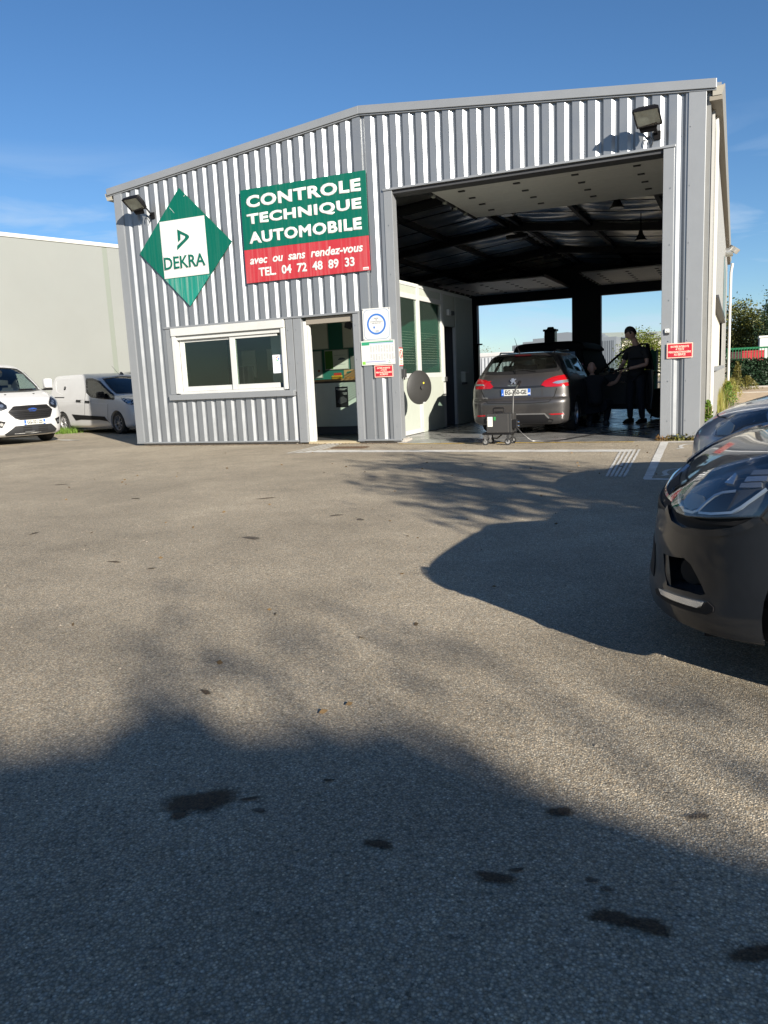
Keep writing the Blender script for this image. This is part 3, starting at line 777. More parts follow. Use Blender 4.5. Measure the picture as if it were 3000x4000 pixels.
# ================================================================= ground
def asphalt(name, base, soak=False):
    m = bpy.data.materials.new(name); m.use_nodes = True
    N, L = m.node_tree.nodes, m.node_tree.links
    b = N['Principled BSDF']
    tc = N.new('ShaderNodeTexCoord')
    def noise_(scale, detail=6, rough=.6):
        n = N.new('ShaderNodeTexNoise'); n.inputs['Scale'].default_value = scale; n.inputs['Detail'].default_value = detail; n.inputs['Roughness'].default_value = rough
        L.new(tc.outputs['Object'], n.inputs['Vector']); return n
    def rng(src, a, c, d, e):
        r = N.new('ShaderNodeMapRange'); r.inputs['From Min'].default_value = a; r.inputs['From Max'].default_value = c
        r.inputs['To Min'].default_value = d; r.inputs['To Max'].default_value = e; L.new(src, r.inputs['Value']); return r.outputs['Result']
    def mul(x, y):
        k = N.new('ShaderNodeMath'); k.operation = 'MULTIPLY'; L.new(x, k.inputs[0]); L.new(y, k.inputs[1]); return k.outputs[0]
    # stones: two sizes of cells, each with its own grey
    vo = N.new('ShaderNodeTexVoronoi'); vo.inputs['Scale'].default_value = 150; vo.inputs['Randomness'].default_value = 1
    L.new(tc.outputs['Object'], vo.inputs['Vector'])
    sp = N.new('ShaderNodeSeparateColor'); L.new(vo.outputs['Color'], sp.inputs[0])
    vo2 = N.new('ShaderNodeTexVoronoi'); vo2.inputs['Scale'].default_value = 125; vo2.inputs['Randomness'].default_value = 1
    L.new(tc.outputs['Object'], vo2.inputs['Vector'])
    sp2 = N.new('ShaderNodeSeparateColor'); L.new(vo2.outputs['Color'], sp2.inputs[0])
    stone = mul(rng(sp.outputs[0], 0, .92, .66, 1.18), mul(rng(sp.outputs[0], .93, .97, 1.0, 1.3), rng(vo.outputs['Distance'], .28, .62, 1.08, .62)))
    big = rng(sp2.outputs[1], .93, .96, 1.0, 1.9)
    bigmask = rng(vo2.outputs['Distance'], .30, .42, 1.0, 0.0)
    bm1 = N.new('ShaderNodeMath'); bm1.operation = 'MULTIPLY_ADD'
    bs = N.new('ShaderNodeMath'); bs.operation = 'SUBTRACT'; L.new(big, bs.inputs[0]); bs.inputs[1].default_value = 1.0
    L.new(bs.outputs[0], bm1.inputs[0]); L.new(bigmask, bm1.inputs[1]); bm1.inputs[2].default_value = 1.0
    pit = rng(sp2.outputs[0], .92, .95, 1.0, .62)
    fine = rng(noise_(420, 4, .7).outputs['Fac'], .3, .7, .78, 1.22)
    wide = rng(noise_(.55, 8, .62).outputs['Fac'], .32, .68, .80, 1.17)
    mid = rng(noise_(3.3, 7, .65).outputs['Fac'], .3, .7, .88, 1.11)
    broad = rng(noise_(.16, 4, .5).outputs['Fac'], .35, .65, .90, 1.10)
    k = mul(mul(mul(stone, bm1.outputs[0]), mul(pit, fine)), mul(mul(wide, broad), mid))
    col = N.new('ShaderNodeMix'); col.data_type = 'RGBA'
    L.new(sp.outputs[1], col.inputs['Factor'])
    col.inputs['A'].default_value = (base[0] * 1.08, base[1], base[2] * .88, 1); col.inputs['B'].default_value = (base[0] * .94, base[1], base[2] * 1.05, 1)
    sc = N.new('ShaderNodeVectorMath'); sc.operation = 'SCALE'
    L.new(col.outputs['Result'], sc.inputs[0]); L.new(k, sc.inputs['Scale'])
    L.new(sc.outputs[0], b.inputs['Base Color'])
    b.inputs['Roughness'].default_value = .82
    b.inputs['Specular IOR Level'].default_value = .35
    h = N.new('ShaderNodeMath'); h.operation = 'ADD'
    L.new(rng(vo.outputs['Distance'], 0, .6, 1, 0), h.inputs[0]); L.new(noise_(260, 3).outputs['Fac'], h.inputs[1])
    bp = N.new('ShaderNodeBump'); bp.inputs['Strength'].default_value = .55; bp.inputs['Distance'].default_value = .004
    L.new(h.outputs[0], bp.inputs['Height']); L.new(bp.outputs['Normal'], b.inputs['Normal'])
    if soak:                                  # an oil stain thins out towards its own edge
        at = N.new('ShaderNodeAttribute'); at.attribute_name = 'soak'
        ad = N.new('ShaderNodeMath'); ad.operation = 'MULTIPLY_ADD'; ad.inputs[1].default_value = .9; ad.inputs[2].default_value = -.45
        L.new(noise_(70, 5, .7).outputs['Fac'], ad.inputs[0])
        a2 = N.new('ShaderNodeMath'); a2.operation = 'ADD'; L.new(at.outputs['Fac'], a2.inputs[0]); L.new(ad.outputs[0], a2.inputs[1])
        fac = rng(a2.outputs[0], .05, .75, 0, .88)
        tr = N.new('ShaderNodeBsdfTransparent'); mx = N.new('ShaderNodeMixShader')
        L.new(fac, mx.inputs[0]); L.new(tr.outputs[0], mx.inputs[1]); L.new(b.outputs[0], mx.inputs[2])
        L.new(mx.outputs[0], N['Material Output'].inputs['Surface'])
    return m

M_ASPHALT = asphalt('asphalt', (.375, .325, .250))
M_STAIN = asphalt('oiled_asphalt', (.075, .050, .030), True)
M_STAIN2 = asphalt('damp_asphalt', (.12, .10, .08), True)
M_PAINT = mat('road_paint', (.56, .55, .51), .7, noise_amt=.22, noise_scale=14, dirt=.5, bump=.2, bump_scale=200)
M_PAINTYELLOW = mat('yellow_floor_paint', (.55, .36, .05), .6, noise_amt=.3, noise_scale=9, dirt=.6)
M_SOIL = mat('gravel', (.42, .32, .21), .95, noise_amt=.3, noise_scale=6, bump=.5, bump_scale=50)
M_GROUND = mat('dry_ground', (.30, .25, .17), .95, noise_amt=.3, noise_scale=.6)

MB().quad((-700, -700, -.03), (700, -700, -.03), (700, 900, -.03), (-700, 900, -.03)).build('ground', M_GROUND)['kind'] = 'structure'
lot = MB().quad((-40, -60, 0), (60, -60, 0), (60, 12, 0), (-40, 12, 0)).build('parking_lot', M_ASPHALT)
lot['kind'] = 'structure'
yard = MB().quad((-40, 12, 0), (10.9, 12, 0), (10.9, 60, 0), (-40, 60, 0)).build('yard', M_ASPHALT)
yard['kind'] = 'structure'
tk = MB().quad((10.9, 12, 0), (60, 12, 0), (60, 60, 0), (10.9, 60, 0)).build('gravel_track', M_SOIL)
tk['kind'] = 'structure'

def sheet(name, m, pts, parent, z=.004, jag=0.0, seed=1):
    rr = random.Random(seed)
    out = []
    n = len(pts)
    for i in range(n):
        a, b = Vector((*pts[i], 0)), Vector((*pts[(i + 1) % n], 0))
        k = 1 if not jag else max(1, int((b - a).length / .05))
        for j in range(k):
            p = a.lerp(b, j / k)
            if jag: p += Vector((rr.uniform(-jag, jag), rr.uniform(-jag, jag), 0))
            out.append((p.x, p.y, z))
    return MB().add(out, [tuple(range(len(out)))]).build(name, m, parent)

def strip2(name, a, b, w0, w1, parent, m=None, jag=.004, seed=1, z=.004):
    a, b = Vector(a), Vector(b)
    n = (b - a).normalized(); s = Vector((-n.y, n.x))
    return sheet(name, m or M_PAINT, [a - s * w0 / 2, b - s * w1 / 2, b + s * w1 / 2, a + s * w0 / 2], parent, z, jag, seed)

# threshold markings in front of the hall
strip2('painted_line', (5.05, -1.42), (10.02, -1.62), .34, .30, lot, seed=3, jag=.008)
sheet('painted_line', M_PAINT, [(4.62, -1.76), (5.10, -1.55), (5.10, -1.28), (4.95, -1.30)], lot, .0055, .006, 4)
for i in range(4):                                     # worn multi-line hatch running to the office door
    t = i * .085
    strip2('painted_line', (4.60 + t * 1.4, -1.74 + t * .9), (4.46 + t * 1.0, .10 - t * .1), .05, .05, lot, jag=.005, seed=10 + i, z=.005)
for i in range(5):                                     # and the one running out towards the yard
    t = i * .052
    strip2('painted_line', (9.86 + t * 1.15, -1.46), (10.07 + t * .86, -4.36), .030, .028, lot, jag=.004, seed=20 + i, z=.005)
# parking bay
strip2('painted_line', (10.345, -.36), (10.50, -4.55), .11, .085, lot, seed=31, z=.0045)
strip2('painted_line', (10.30, -.36), (13.6, -.40), .14, .14, lot, seed=32)
strip2('painted_line', (10.47, -4.53), (13.6, -4.53), .10, .10, lot, seed=33)
for y0, sd in ((-1.15, 1), (-4.15, 2)):
    pts = []
    def arc(cx, cy, rx, ry, a0, a1, n=14):
        return [(cx + rx * math.cos(R(a0 + (a1 - a0) * i / n)), cy + ry * math.sin(R(a0 + (a1 - a0) * i / n))) for i in range(n + 1)]
    if sd == 1:
        path = [(10.58, -1.42)] + arc(10.74, -1.05, .13, .32, 230, 90) + [(10.92, -.76)] + [(10.84, -1.12), (10.80, -.9), (11.0, -.80), (11.1, -1.05)]
    else:
        path = [(10.62, -4.25)] + arc(10.74, -3.95, .12, .28, 230, 60) + [(10.9, -3.9)]
    for i in range(len(path) - 1):
        strip2('painted_symbol', path[i], path[i + 1], .05, .05, lot, jag=0, seed=40 + i, z=.004 + i * .0002)
strip2('painted_line', (-3.95, 1.72), (-3.35, 1.72), .10, .10, lot, seed=50)
strip2('painted_line', (-3.3, 1.7), (-7.5, 2.97), .10, .10, lot, seed=51)
# stains
def blob(cx, cy, rx, ry, rot, m, seed, z=.0035, rough=.22):
    rr = random.Random(seed); n = 60
    ph = [rr.uniform(0, 6.28) for _ in range(5)]
    pts = []
    for i in range(n):
        a = 2 * math.pi * i / n
        k = 1 + rough * sum(math.sin((q + 2) * a + ph[q]) / (q + 1.5) for q in range(5)) + rr.uniform(-.09, .09)
        x, y = rx * k * math.cos(a), ry * k * math.sin(a)
        pts.append((cx + x * math.cos(rot) - y * math.sin(rot), cy + x * math.sin(rot) + y * math.cos(rot)))
    vs, val = [], []
    for k, q in ((1.22, 0.0), (.92, .35), (.66, .8)):
        for px, py in pts: vs.append((cx + (px - cx) * k, cy + (py - cy) * k, z)); val.append(q)
    vs.append((cx, cy, z)); val.append(1.0)
    n = len(pts)
    fs = [(r_ * n + i, r_ * n + (i + 1) % n, (r_ + 1) * n + (i + 1) % n, (r_ + 1) * n + i) for r_ in range(2) for i in range(n)] + [(2 * n + i, 2 * n + (i + 1) % n, 3 * n) for i in range(n)]
    mb = MB().add(vs, fs)
    o = mb.build('oil_stain', m, lot)
    at = o.data.attributes.new('soak', 'FLOAT', 'POINT'); at.data.foreach_set('value', val)
    return o
blob(9.965, -11.255, .095, .062, .45, M_STAIN, 1)
blob(9.955, -11.335, .025, .02, .3, M_STAIN, 15, z=.004)
blob(10.09, -11.20, .03, .008, .5, M_STAIN, 2, z=.004)
blob(10.147, -11.242, .017, .012, .3, M_STAIN2, 3)
blob(10.251, -11.037, .016, .009, .4, M_STAIN, 4)
blob(10.515, -11.275, .042, .016, .2, M_STAIN, 5)
blob(10.903, -10.985, .042, .018, .35, M_STAIN, 6)
blob(10.82, -11.305, .042, .022, .2, M_STAIN, 7)
blob(10.858, -11.262, .016, .009, .5, M_STAIN, 8)
blob(11.022, -11.241, .015, .010, .3, M_STAIN2, 9)
blob(11.058, -11.262, .016, .009, .3, M_STAIN2, 10)
blob(11.085, -11.352, .047, .026, .2, M_STAIN, 11)
blob(11.158, -11.352, .042, .026, .1, M_STAIN, 12, z=.004)
blob(11.36, -11.36, .055, .025, .5, M_STAIN, 13)
blob(11.234, -10.892, .03, .016, .4, M_STAIN2, 14)
for i, (x, y, a, b) in enumerate([(7.5, -8.9, .05, .02), (8.2, -7.0, .06, .03), (8.5, -7.15, .05, .03), (8.0, -8.0, .08, .04), (7.9, -9.0, .03, .015), (6.0, -8.2, .05, .02), (5.5, -6.4, .06, .03), (7.0, -6.2, .10, .03), (9.6, -3.9, .04, .03), (9.5, -10.6, .04, .012), (3.5, -5.5, .10, .03)]):
    blob(x, y, a, b, i, M_STAIN2 if i in (1, 2, 3) else M_STAIN, 60 + i)
# construction joint and cracks in the asphalt
def crack(path, w, seed):
    rr = random.Random(seed)
    P = [Vector((*p, 0)) for p in path]
    pts = []
    for i in range(len(P) - 1):
        k = max(2, int((P[i + 1] - P[i]).length / .12))
        for j in range(k): pts.append(P[i].lerp(P[i + 1], j / k) + Vector((rr.uniform(-.02, .02), rr.uniform(-.02, .02), 0)))
    mb = MB()
    for i in range(len(pts) - 1):
        d = (pts[i + 1] - pts[i]).normalized(); s = Vector((-d.y, d.x, 0)) * w * rr.uniform(.3, 1)
        z = Vector((0, 0, .003))
        mb.quad(pts[i] - s + z, pts[i + 1] - s + z, pts[i + 1] + s + z, pts[i] + s + z)
    return mb.build('crack', M_STAIN2, lot)
crack([(-14, -6.3), (-6, -4.6), (0, -3.6), (4.6, -1.95)], .012, 1)
crack([(9.3, -5.0), (10.2, -5.9), (12.5, -7.6)], .010, 2)
crack([(-2, -1.4), (2, -2.2), (4.5, -3.9)], .006, 3)
# drain grate by the door
gr = MB().box(5.0, 5.62, -.98, -.72, .003, .012).build('drain_grate', mat('rust_iron', (.10, .065, .04), .8, .3, noise_amt=.3), None)
tag(gr, 'rusty drain grate set in the asphalt by the office door', 'drain grate')
for i in range(12):
    MB().box(5.03 + i * .049, 5.05 + i * .049, -.96, -.74, .012, .02).build('grate_bar', mat('rust_iron', (.10, .065, .04), .8), gr)

# ================================================================= the inspection hall
M_CLAD = mat('cladding_grey', (.250, .264, .280), .36, .58, spec=.5, noise_amt=.05, noise_scale=1.2, rough_var=.05)
M_TRIM = mat('trim_grey', (.245, .258, .272), .42, .35, noise_amt=.05, noise_scale=2)
M_SIDE = mat('side_cladding', (.21, .21, .20), .45, .25, noise_amt=.05, dirt=.12)
M_WHITE = mat('white_frame', (.455, .465, .455), .38, noise_amt=.03, dirt=.14)
M_WHITE2 = mat('white_panel', (.36, .39, .345), .5, noise_amt=.03, dirt=.08)
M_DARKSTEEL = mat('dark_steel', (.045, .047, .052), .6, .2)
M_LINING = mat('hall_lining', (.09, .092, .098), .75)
M_FLOOR = mat('concrete_floor', (.17, .17, .165), .28, noise_amt=.2, noise_scale=1.5, dirt=.3, rough_var=.12)
M_PLINTH = mat('concrete_plinth', (.32, .30, .27), .9, noise_amt=.2, noise_scale=9)
LEN = 20.8
hall = empty('inspection_hall', (5.4, 0, 0), 0, 'grey ribbed metal vehicle inspection hall with a wide open bay', 'building')
P = .2304; X0 = .297

def gable(x): return 4.965 + .1056 * (5.4 - abs(x - 5.4))

def ribx(a, b):
    """(x, depth) breakpoints of the trapezoid profile between a and b"""
    pts = []
    k = int((a - X0) / P) - 2
    while X0 + k * P < b + P:
        x = X0 + k * P
        pts += [(x, 0), (x + .046, .032), (x + .078, .032), (x + .115, 0)]
        k += 1
    def dep(x):
        for (x0, d0), (x1, d1) in zip(pts, pts[1:]):
            if x0 <= x <= x1: return d0 + (d1 - d0) * (x - x0) / (x1 - x0)
        return 0
    return [(a, dep(a))] + [p for p in pts if a + .002 < p[0] < b - .002] + [(b, dep(b))]

def clad(x0, x1, zb, zt=None):
    """sheets of the front cladding, four ribs each"""
    x = x0
    while x < x1 - .01:
        k = math.floor((x - X0 + .06) / P) // 4 * 4 + 4
        xe = min(x1, X0 + k * P - .05)
        if xe - x < .02: xe = min(x1, xe + 4 * P)
        pr = ribx(x, xe)
        brk = []
        for p in pr:
            brk.append(p)
        if zt is None and x < 5.4 < xe:
            brk = sorted(brk + [(5.4, 0)], key=lambda q: q[0]) if all(abs(q[0] - 5.4) > .002 for q in brk) else brk
        mb = MB()
        vs = []
        for xx, d in brk:
            vs += [(xx, d, zb), (xx, d, (gable(xx) + .03) if zt is None else zt)]
        n = len(brk)
        mb.add(vs, [(2 * i, 2 * i + 2, 2 * i + 3, 2 * i + 1) for i in range(n - 1)])
        mb.build('cladding_sheet', M_CLAD, hall)
        x = xe

clad(.17, .957, .075)
clad(.957, 5.085, 2.335)
clad(.957, 3.83, .075, .905)
clad(5.20, 5.80, .075)
clad(5.085, 5.20, 2.335)
clad(5.80, 10.40, 4.29)
clad(10.40, 10.60, .075)
# screws on the rib valleys
sc = MB()
rr = random.Random(3)
for k in range(45):
    x = X0 + k * P + .06
    for z in (.16, .62, 1.5, 2.42, 3.3, 4.4, 4.9):
        if z > gable(x) - .06: continue
        if .957 < x < 5.08 and .9 < z < 2.34: continue
        if 3.83 < x < 5.2 and z < 2.34: continue
        if 5.8 < x < 10.4 and z < 4.3: continue
        sc.cyl((x + .006, .033, z), (x + .006, .025, z), .006, n=6)
    if 5.8 < x < 10.4: sc.cyl((x + .006, .033, 4.36), (x + .006, .025, 4.36), .006, n=6)
for x in (.155, 10.62, 3.76, 3.93, 5.135, 5.86, 10.36):
    for z in (.3, .9, 1.5, 2.1, 2.9, 3.7, 4.5):
        if x in (3.76, 3.93, 5.135) and z > 2.2: continue
        if x in (5.86, 10.36) and z > 4.2: continue
        sc.cyl((x, -.018, z), (x, -.026, z), .007, n=6)
s_ = sc.build('screws', M_TRIM, hall); s_['kind'] = 'stuff'
# trims: corners, drips, lintels, jambs (each stands proud of the sheets)
def trim(name, *b, m=None, bev=.004):
    return MB().box(*b).build(name, m or M_TRIM, hall, bevel=bev)
trim('corner_trim', -.012, .175, -.016, .05, .075, 4.99)
trim('corner_trim', .175, .189, -.012, -.002, .075, 5.0)
trim('corner_trim', 10.585, 10.822, -.016, .06, .03, 4.96)
trim('drip_trim', -.012, 3.83, -.028, .05, .045, .075)
trim('drip_trim', 5.076, 5.93, -.028, .05, .045, .075)
trim('drip_trim', 10.25, 10.825, -.028, .05, .028, .05)
trim('window_lintel', .925, 5.20, -.030, .05, 2.300, 2.335)
trim('door_lintel', 5.765, 10.42, -.030, .06, 4.255, 4.29)
trim('jamb_trim', .955, 1.10, -.010, .05, 1.015, 2.30)
trim('jamb_trim', 3.70, 3.845, -.010, .05, .975, 2.30)
trim('jamb_trim', 3.858, 4.03, -.010, .30, .03, 2.30)
trim('jamb_trim', 5.078, 5.20, -.010, .26, .03, 2.30)
trim('jamb_trim', 5.775, 5.93, -.012, .17, .03, 4.255, m=M_TRIM)
trim('jamb_trim', 10.25, 10.405, -.012, .30, .03, 4.255)
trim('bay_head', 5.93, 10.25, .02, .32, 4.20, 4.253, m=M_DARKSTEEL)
sill = trim('window_sill', .957, 3.825, -.075, .06, .905, 1.012)
# verge flashing
for xa, xb in ((-.15, 5.4), (5.4, 10.95)):
    za, zb = [4.965 + .1056 * (5.4 - abs(x - 5.4)) for x in (xa, xb)]
    MB().prism([(xa, -.05, za), (xb, -.05, zb), (xb, -.05, zb + .128), (xa, -.05, za + .128)], (0, .16, 0)).build('verge_flashing', M_TRIM, hall, bevel=.006)
    MB().prism([(xa, -.025, za - .022), (xb, -.025, zb - .022), (xb, -.025, zb - .002), (xa, -.025, za - .002)], (0, .06, 0)).build('flashing_lip', M_TRIM, hall)
    # roof sheet and its foil-faced insulation
    MB().prism([(xa - (.06 if xa < 0 else 0), .11, za + .02), (xb + (.06 if xb > 6 else 0), .11, zb + .02), (xb + (.06 if xb > 6 else 0), .11, zb + .11), (xa - (.06 if xa < 0 else 0), .11, za + .11)], (0, LEN, 0)).build('roof_sheet', M_TRIM, hall)
trim('plinth', .10, 3.85, .06, .3, 0, .075, m=M_PLINTH)
trim('plinth', 5.08, 5.95, .06, .3, 0, .075, m=M_PLINTH)
trim('plinth', 10.25, 10.8, .05, .3, 0, .03, m=M_PLINTH)
trim('plinth', 5.82, 5.985, .02, .34, 0, .062, m=M_PLINTH)
# side and rear walls, with outside ribs
def wall_ribs(x, s, y0, y1, z0, z1, m, gap=None):
    mb = MB(); y = y0
    pts = []
    while y < y1:
        pts += [(y, 0), (y + .10, 0), (y + .13, .035), (y + .22, .035)]
        y += .25
    pts.append((y1, 0))
    vs = []
    for yy, d in pts: vs += [(x + s * d, yy, z0), (x + s * d, yy, z1)]
    mb.add(vs, [(2 * i, 2 * i + 2, 2 * i + 3, 2 * i + 1) for i in range(len(pts) - 1)])
    return mb.build('side_cladding', m, hall)
wall_ribs(-.005, -1, .06, LEN, .05, 4.95, M_SIDE)
wall_ribs(10.89, 1, .35, 3.2, .05, 4.95, M_SIDE)
wall_ribs(10.89, 1, 3.2, 13.5, .05, 1.07, M_SIDE)
wall_ribs(10.89, 1, 3.2, 13.5, 2.32, 4.95, M_SIDE)
wall_ribs(10.89, 1, 13.5, LEN, .05, 4.95, M_SIDE)
wr = MB().box(10.80, 10.83, 3.2, 13.5, 1.07, 2.32).build('side_window', mat('cream_shutter', (.60, .56, .46), .5, noise_amt=.05), hall)
MB().box(10.83, 10.99, 3.2, 13.5, 1.0, 1.07).build('window_sill', M_TRIM, wr)
MB().box(10.83, 10.98, 3.2, 13.5, 2.32, 2.37).build('window_head', M_DARKSTEEL, wr)
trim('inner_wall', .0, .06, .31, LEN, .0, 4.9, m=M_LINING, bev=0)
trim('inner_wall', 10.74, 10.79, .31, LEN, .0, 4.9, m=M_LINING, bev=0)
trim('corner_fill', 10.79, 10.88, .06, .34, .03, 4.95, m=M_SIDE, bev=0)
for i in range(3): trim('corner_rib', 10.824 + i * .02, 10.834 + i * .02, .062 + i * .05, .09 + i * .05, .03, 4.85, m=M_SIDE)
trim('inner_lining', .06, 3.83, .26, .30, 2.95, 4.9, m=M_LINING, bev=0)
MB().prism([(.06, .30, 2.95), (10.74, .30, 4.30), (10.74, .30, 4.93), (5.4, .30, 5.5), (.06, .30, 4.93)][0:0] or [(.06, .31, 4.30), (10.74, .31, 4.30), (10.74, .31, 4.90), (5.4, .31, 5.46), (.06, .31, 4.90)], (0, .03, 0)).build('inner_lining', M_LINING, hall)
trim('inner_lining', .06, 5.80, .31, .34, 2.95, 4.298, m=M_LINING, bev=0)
# rear wall with two bay openings
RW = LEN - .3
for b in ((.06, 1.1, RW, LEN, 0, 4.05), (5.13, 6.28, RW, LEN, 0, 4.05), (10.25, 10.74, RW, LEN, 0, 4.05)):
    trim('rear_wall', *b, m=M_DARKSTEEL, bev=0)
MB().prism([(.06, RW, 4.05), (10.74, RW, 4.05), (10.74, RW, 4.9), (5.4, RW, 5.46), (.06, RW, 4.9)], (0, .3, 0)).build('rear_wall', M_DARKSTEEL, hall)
# portal frames and purlins
def rafter(y, w=.14, dpt=.34):
    for xa, xb in ((.06, 5.4), (5.4, 10.74)):
        za, zb = gable(xa) - .02, gable(xb) - .02
        MB().prism([(xa, y, za - dpt), (xb, y, zb - dpt), (xb, y, zb), (xa, y, za)], (0, w, 0)).build('rafter', M_DARKSTEEL, hall)
    MB().box(5.1, 5.7, y - .03, y + w + .03, 4.98, 5.08).build('haunch_plate', M_DARKSTEEL, hall)
    for x in (.06, 10.52): MB().box(x, x + .22, y, y + w, .03, 4.7).build('column', M_DARKSTEEL, hall)
for y in (5.6, 10.5, 15.5): rafter(y)
for x in (1.2, 3.3, 5.15, 5.55, 7.5, 9.6):
    z = gable(x) - .05
    MB().box(x - .05, x + .05, .4, RW - .01, z - .2, z).build('purlin', M_DARKSTEEL, hall)
# sagging foil between purlins
M_FOIL = mat('foil', (.88, .86, .80), .30, .65, noise_amt=.15, noise_scale=1.5, bump=.5, bump_scale=14)
for xa, xb in ((.06, 1.2), (1.2, 3.3), (3.3, 5.4), (5.4, 7.5), (7.5, 9.6), (9.6, 10.74)):
    mb = MB(); nx, ny = 8, 240
    vs = []
    for j in range(ny + 1):
        y = .36 + (RW - .4) * j / ny
        for i in range(nx + 1):
            x = xa + (xb - xa) * i / nx
            u = i / nx
            sag = .09 * (1 - (2 * u - 1) ** 2) * (.70 + .30 * math.sin(y * 9.0 + xa)) + .03 * noise.noise(Vector((x * 3, y * 4, 1.3)))
            vs.append((x, y, gable(x) - .10 - sag))
    mb.add(vs, [(j * (nx + 1) + i, j * (nx + 1) + i + 1, (j + 1) * (nx + 1) + i + 1, (j + 1) * (nx + 1) + i) for j in range(ny) for i in range(nx)])
    mb.build('foil_insulation', M_FOIL, hall, smooth=60)
for y in [1.2 + 1.45 * i for i in range(13)]:
    for xa, xb in ((.06, 5.4), (5.4, 10.74)):
        MB().cyl((xa, y, gable(xa) - .205), (xb, y, gable(xb) - .205), .012, n=5).build('support_wire', M_DARKSTEEL, hall)
# opened sectional doors under the roof
M_DOORPANEL = mat('door_panel', (.68, .68, .65), .5, noise_amt=.05)
def overhead(x0, x1, y0, y1, z, rows, nm, lab=None):
    e = bpy.data.objects.new('overhead_door', None); e.empty_display_size = .2; COL.objects.link(e)
    adopt(e, hall)
    dy = (y1 - y0) / rows
    for r_ in range(rows):
        MB().box(x0, x1, y0 + r_ * dy + .004, y0 + (r_ + 1) * dy - .004, z, z + .045).build('panel', M_DOORPANEL, e, bevel=.004)
        if r_:
            hg = MB()
            for q in range(4):
                xx = x0 + (x1 - x0) * (q + .5) / 4
                hg.box(xx - .06, xx + .06, y0 + r_ * dy - .03, y0 + r_ * dy + .03, z - .02, z - .002)
            hg.build('hinge', M_DARKMETAL, e)
            MB().box(x0 - .07, x0 - .01, y0 + r_ * dy - .05, y0 + r_ * dy + .05, z - .05, z + .05).build('roller', M_WHITE2, e)
    for xx in (x0 - .06, x1 + .02): MB().box(xx, xx + .04, y0 - .3, y1 + .1, z - .02, z + .08).build('track', M_DARKSTEEL, e)
overhead(6.05, 10.2, .50, 4.45, 4.50, 6, '')
overhead(1.1, 5.05, 15.7, 20.4, 4.42, 7, '')
overhead(6.35, 10.2, 15.7, 20.4, 4.42, 7, '')
# floor, threshold
fl = MB().box(.06, 10.74, .30, LEN, .0, .03).build('hall_floor', M_FLOOR); fl['kind'] = 'structure'
fs = MB().prism([(5.94, -.12, .0), (10.25, -.12, .0), (10.25, .30, .03), (5.94, .30, .03)], (0, 0, -.02)).build('threshold_slab', M_FLOOR); fs['kind'] = 'structure'
sheet('yellow_line', M_PAINTYELLOW, [(5.95, -.16), (7.6, -.15), (9.9, -.24), (9.9, -.31), (7.6, -.24), (5.95, -.26)], lot, .0045, .012, 5)
# gutters and downpipes
M_GUTTER = mat('gutter_grey', (.28, .27, .24), .45, .3)
def gutter(x0, x1):
    s = 1 if x1 > x0 else -1
    prof = [(x0, 4.86), (x0 + (x1 - x0) * .75, 4.86), (x1, 4.99), (x1 - .012 * s, 5.0), (x0 + (x1 - x0) * .70, 4.885), (x0, 4.885)]
    MB().prism([(x, -.01, z) for x, z in prof], (0, LEN + .1, 0)).build('gutter', M_GUTTER, hall)
    MB().prism([(x0, -.016, 4.86), (x0 + (x1 - x0) * .75, -.016, 4.86), (x1, -.016, 4.99), (x0, -.016, 4.97)], (0, .006, 0)).build('gutter_end', mat('gutter_cream', (.28, .265, .225), .5), hall)
gutter(10.90, 11.06); gutter(-.05, -.22)
MB().box(10.86, 11.03, -.005, LEN, 4.80, 4.858).build('eave_soffit', mat('soffit_beige', (.2, .18, .145), .6), hall)
M_PIPE = mat('white_pipe', (.5, .49, .46), .4, dirt=.15)
MB().tube([(10.93, .85, 4.83), (10.945, .85, 4.6), (10.945, .85, .02)], .036, 12).build('downpipe', M_PIPE, hall, smooth=40)
MB().tube([(10.93, .93, 4.83), (10.945, .93, 4.6), (10.945, .93, .02)], .014, 8).build('cable_duct', M_PIPE, hall, smooth=40)
MB().tube([(11.10, LEN - .1, 4.83), (11.05, LEN - .1, 4.5), (11.05, LEN - .1, .1)], .05, 12).build('downpipe', M_PIPE, hall, smooth=40)
v = MB().cyl((10.90, 14.6, 4.50), (11.14, 14.6, 4.50), .13, n=16)
v.cyl((11.12, 14.6, 4.50), (11.20, 14.6, 4.62), .15, .17, n=16)
v.build('wall_vent', mat('galvanised', (.6, .61, .6), .3, .8), hall, smooth=40)
bn = MB().box(10.93, 10.94, 12.0, 16.5, 2.6, 4.1).build('banner', mat('teal_banner', (.12, .17, .175), .6, noise_amt=.3, noise_scale=1.0))
tag(bn, 'faded teal banner on the right side wall of the hall', 'banner')

